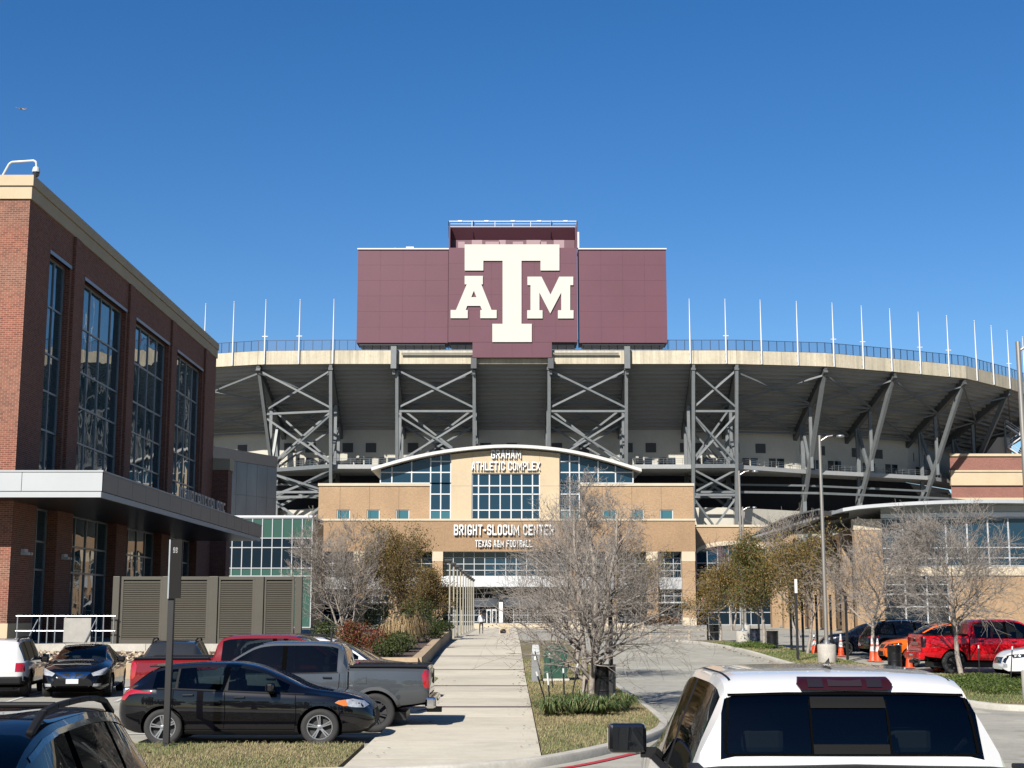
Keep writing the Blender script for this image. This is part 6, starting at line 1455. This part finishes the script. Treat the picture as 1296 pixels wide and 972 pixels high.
for k, (px, y) in enumerate([(1225, 874), (1240, 877), (1256, 880), (1272, 884), (1232, 868), (1250, 871), (1268, 875), (1285, 880)]):
    p = Gp(px, y); shrub('ground_cover', 'low green ground cover mound beside the red pickup', 'shrub', (p.x, p.y, .1), .85, .30, [leafmat('leaf_bright', (.085, .125, .022)), leafmat('leaf_green', (.065, .085, .02))], 1500, .06, 80+k, 'ground cover mounds on the verge', stems=False)
for k, (px, y) in enumerate([(940, 823), (955, 822), (968, 824)]):
    p = Gp(px, y); shrub('ground_cover', 'low green mound between the lamp plinth and the black drum', 'shrub', (p.x, p.y, p.z+.1), .6, .3, [leafmat('leaf_bright', (.085, .125, .022))], 700, .08, 95+k, 'mounds beside the lamp plinth', stems=False)
for k, (px, lab) in enumerate([(842, 'brown clipped shrub under the tall grid windows'), (852, 'brown clipped shrub against the brick pier'), (815, 'brown shrub between two brick piers'), (828, 'small brown shrub by the pier base')]):
    shrub('brown_shrub', lab, 'shrub', (xx(px, 180, 790), 180, .5), .9, 1.1, [leafmat('leaf_brown', (.12, .075, .04)), leafmat('leaf_maroon', (.12, .035, .02)), leafmat('leaf_mid', (.05, .062, .016))], 700, .2, 110+k, 'shrubs along the brick front')
# ---------------------------------------------------------------- street furniture and small things
M_POLE = mat('brushed_pole', (.36, .33, .29), .38, .7, var=.06, vscale=2)
def street_lamp(label, X, Y, h=8.4, arm=.9):
    z0 = gz(Y)+.05; t = thing('street_lamp', label, 'street lamp', (X, Y, z0), 'tall street lamps on the verge')
    MB().lathe([(.36, 0), (.37, .03), (.37, .74), (.35, .78)], 24, (X, Y, z0)).build('plinth', concrete('plinth_concrete', (.5, .47, .41), stain=.25, seed=31), t, smooth=40)
    MB().lathe([(.24, .78), (.24, .82), (.12, .84), (.12, .93)], 16, (X, Y, z0)).build('base_plate', M_GALV, t, smooth=40)
    MB().lathe([(.085, .8), (.075, h*.6), (.06, h+.8)], 14, (X, Y, z0)).build('pole', M_POLE, t, smooth=40)
    a = Vector((X, Y, z0+h+.55)); b = Vector((X+arm, Y-.1, z0+h+.75))
    MB().path([a, a+Vector((arm*.35, 0, .2)), a+Vector((arm*.6, 0, .24))], .035, 8).build('arm', M_POLE, t, smooth=40)
    MB().lathe([(.001, .06), (.12, .05), (.17, 0), (.15, -.04), (.001, -.05)], 16, a+Vector((arm*.95, 0, .22)), cap=False).build('lamp_head', M_GALV, t, smooth=True); return t
street_lamp('tall grey street lamp on a concrete plinth in front of the slatted sunshade', 12.6, 57.8)
street_lamp('tall grey street lamp on a concrete plinth beside the dark bin', 12.1, 75.5)
street_lamp('tall grey street lamp farther back by the arched window', 16.7, 103)
street_lamp('tall bronze-grey street lamp beside the ground cover mounds', 13.05, 36.0, 8.3)
# row of path lamps
pl = None
for k, px in enumerate((571, 576.5, 580.7, 584.5, 588, 591.2, 594, 596.4, 598.8, 601.4)):
    Y = 91+6.3*k; X = -3.95
    if pl is None:
        pl = thing('path_lamp', 'slim tan path lamp with a flat dark head', 'lamp post', (X, Y, gz(Y)), 'row of path lamps beside the footpath')
        M = mat('tan_pole', (.44, .39, .28), .5, .1)
        MB().lathe([(.10, 0), (.10, .12), (.055, .14), (.05, 4.9)], 10).build('pole', M, pl, smooth=40, local=True)
        MB().box(-.34, .16, -.12, .12, 4.9, 5.06).build('lamp_head', M_BRONZE, pl, local=True, bevel=.02); MB().tube((0, 0, 4.8), (0, 0, 4.92), .08, n=10).build('collar', M_BRONZE, pl, local=True)
    else: dup(pl, (X, Y, gz(Y)))
# lot signs on square posts
def lot_sign(label, X, Y, h, rz=0, lines=None, z0=.1, w_=.34, sh=1.9):
    t = thing('lot_sign', label, 'sign', (X, Y, z0), None, rz)
    MB().box(-.05, .05, -.05, .05, 0, h-.02).build('post', mat('dark_post', (.016, .015, .015), .5, .2), t, local=True, bevel=.006)
    s = MB().box(-.03, w_, -.085, -.055, h-sh, h).build('sign_plate', mat('charcoal_sign', (.022, .021, .02), .8, spec=.08), t, local=True)
    MB().box(-.055, -.032, -.088, -.02, h-sh, h).build('bright_edge', M_GALV, s, local=True)
    if lines:
        WPOS[s.name] = Vector((0, 0, 0))
        for (txt, x0, wd, z, ht) in lines: text_parts(txt, s, Vector((x0, -.0855, h-z)), X3, -Y3, wd, ht, .003, mat('grey_print', (.30, .30, .29), .6))
    return t
p = Gp(210, 953)
lot_sign('dark lot sign on a square post in the grass strip', p.x, p.y, 3.36, 0, [('59', .015, .075, .22, .09)], .1, .16, .97)
lot_sign('narrow dark post with a small edge-on sign beside the black drum', 2.36, 34.5, 3.2, R(82), None, .1, .2, .5)
p = Gp(1010, 839); t = lot_sign('thin dark post with a small white lot sign on the verge', p.x, p.y, 3.35, 0, None, p.z+.1, .1, .0001)
MB().box(-.06, .05, -.09, -.06, 2.75, 3.32).build('sign_face', M_PW, t, local=True)
for k, (x, y) in enumerate([(1002, 826), (1017, 828), (1035, 829), (1053, 830), (1073, 838), (961, 815)]):
    p = Gp(x, y); t = thing('parking_post', 'plain black parking post among the trees on the verge', 'post', (p.x, p.y, p.z), 'black parking posts')
    MB().box(-.05, .05, -.05, .05, 0, 2.7).build('post', M_BLACK, t, local=True, bevel=.006); MB().box(-.06, .06, -.06, .06, 2.7, 2.74).build('cap', M_BRONZE, t, local=True)
# oil-drum litter bins
def drum(label, X, Y, z, s=1, m=None):
    t = thing('drum_bin', label, 'bin', (X, Y, z)); q = .29*s; h = .88*s; m = m or mat('gloss_black_drum', (.012, .012, .013), .28, .1, var=.3, vscale=5)
    MB().lathe([(q, 0), (q, .01), (q*.985, .02), (q*.985, h*.33-.02), (q*1.03, h*.33), (q*.985, h*.33+.02), (q*.985, h*.66-.02), (q*1.03, h*.66), (q*.985, h*.66+.02), (q*.985, h-.03), (q*1.03, h), (q*.97, h), (q*.95, h-.06), (q*.9, .1), (.001, .1)], 32, (X, Y, z), cap=False).build('shell', m, t, smooth=30)
    MB().lathe([(q*1.02, h-.01), (q*1.05, h), (q*1.02, h+.012), (q*.97, h)], 32, (X, Y, z), cap=False).build('rim', M_BLACK if m.name != 'x' else m, t, smooth=30); return t
drum('glossy black oil drum bin at the foot of the big bare tree', 2.22, 34.95, .12)
p = Gp(978, 824); drum('black oil drum bin standing alone on the verge grass', p.x, p.y, p.z+.08)
p = Gp(956, 818); drum('dark navy drum bin beside the lamp plinth', p.x, p.y, p.z+.08, .95, mat('navy_drum', (.012, .018, .035), .4))
p = Gp(1133, 846); drum('black drum bin in front of the orange crossover', p.x, p.y, p.z+.02, .95)
p = Gp(904, 811); drum('black drum bin under the stop sign', p.x, p.y, p.z, 1.1)
# traffic cones
M_ORC = mat('cone_orange', (.80, .085, .015), .5, var=.1); M_CW = mat('cone_white', (.72, .72, .70), .45)
def cone(label, X, Y, z, dark=False):
    t = thing('traffic_cone', label, 'traffic cone', (X, Y, z))
    MB().box(-.2, .2, -.2, .2, 0, .035).build('foot', M_ORC if not dark else M_ORC, t, local=True, bevel=.01)
    f = lambda h: .15-.115*h/.95
    MB().lathe([(f(.03), .03), (f(.42), .42)], 20, cap=False).build('cone', M_ORC, t, smooth=40, local=True)
    MB().lathe([(f(.42), .42), (f(.62), .62)], 20, cap=False).build('white_band', M_CW, t, smooth=40, local=True)
    MB().lathe([(f(.62), .62), (f(.70), .70)], 20, cap=False).build('cone', M_ORC, t, smooth=40, local=True)
    MB().lathe([(f(.70), .70), (f(.86), .86)], 20, cap=False).build('white_band', M_CW, t, smooth=40, local=True)
    MB().lathe([(f(.86), .86), (f(.97), .97), (.02, .985)], 20).build('tip', M_CW, t, smooth=40, local=True)
for px, py, lab in [(1186, 850, 'tall traffic cone in front of the red pickup wheel'), (1151, 846, 'traffic cone at the tailgate corner of the red pickup'), (1111.5, 838, 'traffic cone closest to the nose of the orange crossover'), (1104.5, 837.5, 'traffic cone beside the pale trunk near the orange crossover'), (1064.7, 831, 'traffic cone behind the front lamp plinth'), (1031, 829, 'traffic cone in the shade of the olive trees')]:
    p = Gp(px, py); cone(lab, p.x, p.y, p.z+.02)
# stop sign
p = Gp(896, 812); st = thing('stop_sign', 'red octagonal stop sign on a black post', 'sign', (p.x, p.y, p.z))
k_ = 86.2/1797; zc = zz(759, p.y)-p.z; q = .37
MB().box(-.05, .05, -.05, .05, 0, zc+.45).build('post', M_BLACK, st, local=True)
def octo(r_): return [(math.cos(R(22.5+45*i))*r_, 0, zc+math.sin(R(22.5+45*i))*r_) for i in range(8)]
s = MB().prism([(x, -.08, z) for x, _, z in octo(q)], (0, .02, 0)).build('white_border', M_CW, st, local=True); MB().prism([(x, -.085, z) for x, _, z in octo(q*.92)], (0, .004, 0)).build('red_face', mat('sign_red', (.42, .012, .018), .5), s, local=True)
WPOS[s.name] = Vector((0, 0, 0)); text_parts('STOP', s, Vector((-.27, -.086, zc-.13)), X3, -Y3, .54, .26, .004, M_CW)
# low post-and-rail fence across the plaza edge
fe = thing('post_and_rail_fence', 'low tan post and rail fence across the plaza edge', 'fence', (7, 87, .5))
M = mat('tan_fence', (.42, .36, .27), .7); xs = [3.6+1.18*i for i in range(8)]
for x in xs: MB().box(x-.06, x+.06, 86.9, 87.02, .5, 1.25).build('post', M, fe, bevel=.01)
for z in (.78, 1.14):
    for a, b in zip(xs, xs[1:]): MB().box(a+.065, b-.065, 86.93, 86.99, z, z+.07).build('rail', M, fe)
# stone steps and plaza kerbs before the entrance
stp = thing('entrance_steps', 'broad shallow stone steps in front of the entrance', 'steps', (0, 150, .5))
for i in range(4): MB().box(-4+.0*i, 14, 150+i*.9, 158, .5+.13*i, .5+.13*(i+1)-.004).build('step', M_LIME, stp)
bx = thing('stone_block', 'cream stone block with a dark round emblem in front of the steps', 'planter', (xx(638.5, 112), 112, .5)); X = xx(638.5, 112); w_ = .42
MB().box(X-.4, X+.4, 111.7, 112.5, .5, 1.35).build('block', M_LIMEY, bx, bevel=.02); MB().lathe([(.24, 0), (.24, .02)], 20, (X-.1, 111.68, .72), 'y').build('emblem', M_TRIM, bx)
# green utility box and grey pedestal
p = Gp(703, 866); ub = thing('utility_box', 'dark green rounded utility box on the island', 'utility box', (p.x, p.y, .15)); M = mat('utility_green', (.012, .075, .042), .45, var=.15)
pr = [(-.36, 0), (.36, 0), (.36, .75), (.30, .93), (.16, 1.03), (-.16, 1.03), (-.30, .93), (-.36, .75)]
MB().prism([(p.x+a, p.y-.3, .2+b_) for a, b_ in pr], (0, .6, 0)).build('cabinet', M, ub, bevel=.02); MB().box(p.x-.42, p.x+.42, p.y-.36, p.y+.36, .05, .2).build('pad', M_KERB, ub)
MB().box(p.x-.02, p.x+.02, p.y-.33, p.y-.31, .5, .7).build('latch', M_BLACK, ub)
p = Gp(678, 867); pd = thing('power_pedestal', 'slim grey electric pedestal beside the green utility box', 'utility box', (p.x, p.y, .15)); M = mat('pedestal_grey', (.30, .31, .31), .45, .3)
MB().box(p.x-.13, p.x+.13, p.y-.1, p.y+.1, .1, .95).build('cabinet', M, pd, bevel=.01); MB().add([(p.x-.13, p.y-.1, .955), (p.x+.13, p.y-.1, .955), (p.x+.13, p.y+.1, .955), (p.x-.13, p.y+.1, .955), (p.x-.1, p.y+.0, 1.25), (p.x+.1, p.y+.0, 1.25), (p.x+.1, p.y+.1, 1.25), (p.x-.1, p.y+.1, 1.25)], [(3, 2, 1, 0), (4, 5, 6, 7), (0, 1, 5, 4), (1, 2, 6, 5), (2, 3, 7, 6), (3, 0, 4, 7)]).build('meter_head', M, pd)
MB().box(p.x-.05, p.x+.05, p.y-.115, p.y-.1, .78, .9).build('meter_face', M_PW, pd)
# white-tipped stakes
for k, (px, py, tx, tz, lab) in enumerate([(694, 905, -.26, .85, 'leaning black stake with a white tip next to the footpath'), (697, 903, -.07, .8, 'black stake with a long white sleeve among the strap-leaved clumps'), (715, 905, -.03, .92, 'upright black stake with a white tip'), (722, 897, .18, .95, 'thin black stake leaning towards the tree trunk'), (689, 872, -.3, 1.1, 'far leaning black stake beside the grey pedestal'), (700, 876, -.1, 1.0, 'far black stake in front of the green utility box'), (1240, 865, .02, 1.1, 'thin black stake with white tip by the red pickup door'), (1279, 872, .12, 1.15, 'black stake with white tip by the white crossover')]):
    p = Gp(px, py); z0 = p.z+.08; a = Vector((p.x, p.y, z0)); b_ = a+Vector((tx, 0, tz)); t = thing('stake', lab, 'stake', a)
    MB().tube(a, b_, .018, n=8).build('rod', M_BLACK, t); u = (b_-a).normalized(); MB().tube(b_-u*(.08 if k != 1 else .25), b_+u*.02, .021, n=8).build('white_tip', M_CW, t)
# person walking on the footpath
def person(label, X, Y, h):
    t = thing('person', label, 'person', (X, Y, gz(Y)+.1)); s = h/1.75
    V = [(0, 0, .93), (0, .0, 1.12), (0, .01, 1.32), (0, .01, 1.46), (0, 0, 1.55), (0, -.01, 1.66), (-.10, 0, .88), (-.12, -.10, .48), (-.12, -.02, .09), (-.12, -.16, .04), (.10, 0, .88), (.12, .08, .48), (.12, .20, .10), (.12, .08, .05), (-.19, .01, 1.40), (-.25, .04, 1.15), (-.24, -.08, .92), (-.24, -.12, .82), (.19, .01, 1.40), (.25, -.02, 1.15), (.23, -.16, .98), (.21, -.22, .90)]
    E = [(0, 1), (1, 2), (2, 3), (3, 4), (4, 5), (0, 6), (6, 7), (7, 8), (8, 9), (0, 10), (10, 11), (11, 12), (12, 13), (3, 14), (14, 15), (15, 16), (16, 17), (3, 18), (18, 19), (19, 20), (20, 21)]
    rr_ = [.15, .145, .165, .10, .055, .10, .095, .062, .045, .04, .095, .062, .045, .04, .07, .047, .036, .035, .07, .047, .036, .035]
    me = bpy.data.meshes.new('body'); me.from_pydata([(a*s, b*s, c*s) for a, b, c in V], E, []); o = bpy.data.objects.new('body', me); COL.objects.link(o)
    md = o.modifiers.new('skin', 'SKIN')
    for i, v in enumerate(me.skin_vertices[0].data): v.radius = (rr_[i]*s, rr_[i]*s*.8); v.use_root = i == 0
    o.modifiers.new('sub', 'SUBSURF').levels = 2; o.modifiers['sub'].render_levels = 2
    dg = bpy.context.evaluated_depsgraph_get(); m2 = bpy.data.meshes.new_from_object(o.evaluated_get(dg)); bpy.data.objects.remove(o)
    for m in (mat('skin', (.42, .25, .17), .6), mat('white_shirt', (.68, .68, .66), .8), mat('dark_trousers', (.015, .016, .02), .85)): m2.materials.append(m)
    for f in m2.polygons:
        z = f.center.z/s; f.material_index = 2 if z < .98 else (1 if z < 1.5 and not (z < 1.02 and abs(f.center.x) > .18*s) else 0); f.use_smooth = True
    m2.name = 'body'; b_ = share('body', m2, t)
    MB().lathe([(.001, .125), (.06, .11), (.10, .06), (.112, 0), (.105, -.05), (.09, -.07)], 14, (0, .02*s, 1.68*s), cap=False).build('hair', mat('dark_hair', (.02, .015, .012), .7), t, smooth=True, local=True)
person('person in a white shirt and dark trousers walking towards the car park', xx(609, 108, 800), 108, 1.62)
# small aeroplane
ap = thing('aeroplane', 'tiny light aeroplane high in the clear sky', 'aeroplane', onY(28, 138, 1300)); ap.rotation_euler = (R(14), R(18), R(-20)); M = mat('aeroplane_grey', (.22, .20, .2), .5)
MB().lathe([(.1, -5), (.5, -3.5), (.8, -1), (.8, 2), (.3, 4.5), (.1, 5)], 12, axis='x').build('fuselage', M, ap, local=True, smooth=40)
MB().box(-2, .2, -7, 7, .5, .7).build('wing', M, ap, local=True, bevel=.05); MB().box(3.8, 4.9, -2.2, 2.2, .1, .25).build('tailplane', M, ap, local=True); MB().prism([(3.6, -.08, .2), (5, -.08, .2), (5.2, -.08, 2), (4.5, -.08, 2)], (0, .16, 0)).build('fin', M, ap, local=True)
# ---------------------------------------------------------------- unseen trees added behind the viewpoint to darken reflections in cars and glass
r = random.Random(5); ft = MB(); mi = []
for k in range(13):
    x, y, h = -48+k*8+r.uniform(-1.5, 1.5), -36-r.uniform(0, 8), r.uniform(7.5, 10)
    ft.tube((x, y, 0), (x, y, h*.6), .25, .12, 6); mi += [0]*8
    for i in range(420):
        d = Vector((r.gauss(0, 1), r.gauss(0, 1), r.gauss(0, 1))).normalized()*r.uniform(.4, 1); c = Vector((x+d.x*4, y+d.y*4, h*.6+d.z*h*.42)); n = Vector((r.uniform(-1, 1), r.uniform(-1, 1), r.uniform(-1, 1))).normalized(); u = n.orthogonal().normalized()*.5; v = n.cross(u)
        ft.add([c-u, c+v, c+u, c-v], [(0, 1, 2, 3)]); mi.append(1+i % 2)
me = ft.mesh('unseen_trees', [M_BARKB]+G_DK[:2]); me.polygons.foreach_set('material_index', mi)
o = bpy.data.objects.new('unseen_trees', me); COL.objects.link(o); tag(o, 'added unseen tree belt behind the viewpoint that darkens reflections', 'trees', kind='stuff')
# fallen leaves along the kerbs, footpath edges and under the trees
r = random.Random(17); lf = MB(); mi = []
def drop(x, y, z):
    a = r.uniform(0, 6.28); s_ = r.uniform(.02, .042)*max(1, y/32); t = r.uniform(-.3, .3); u = Vector((math.cos(a), math.sin(a), t))*s_; v = Vector((-math.sin(a), math.cos(a), -t))*s_*.55; c = Vector((x, y, z+.012+abs(t)*s_))
    lf.add([c-u, c+v, c+u, c-v], [(0, 1, 2, 3)]); mi.append(r.randrange(3))
for i in range(110): y = r.uniform(22, 60); drop(.45-abs(r.gauss(0, .22)), y, gz(y)+.105)
for i in range(160): y = r.uniform(26, 60); drop(3.22+abs(r.gauss(0, .25)), y, gz(y)+.01)
for i in range(500): y = r.gauss(34, 4); drop(min(2.9, max(.5, r.gauss(1.8, 1))), max(24, y), gz(y)+.14)
for i in range(260): y = r.uniform(21, 24.2); drop(r.uniform(-7, -2.5), y, .15)
for i in range(60): y = r.uniform(22, 48); drop(-2.38+abs(r.gauss(0, .3)), y, gz(y)+.105)
for i in range(220): y = r.uniform(36, 76); drop(10.9-abs(r.gauss(0, .35)), y, gz(y)+.012)
me = lf.mesh('fallen_leaves', [mat('dead_leaf', (.20, .12, .05), .9), mat('dead_leaf_b', (.30, .20, .09), .9), mat('dead_leaf_c', (.12, .07, .035), .9)]); me.polygons.foreach_set('material_index', mi)
o = bpy.data.objects.new('fallen_leaves', me); COL.objects.link(o); tag(o, 'scattered dead leaves along the kerbs and footpath edges', 'leaves', kind='stuff')
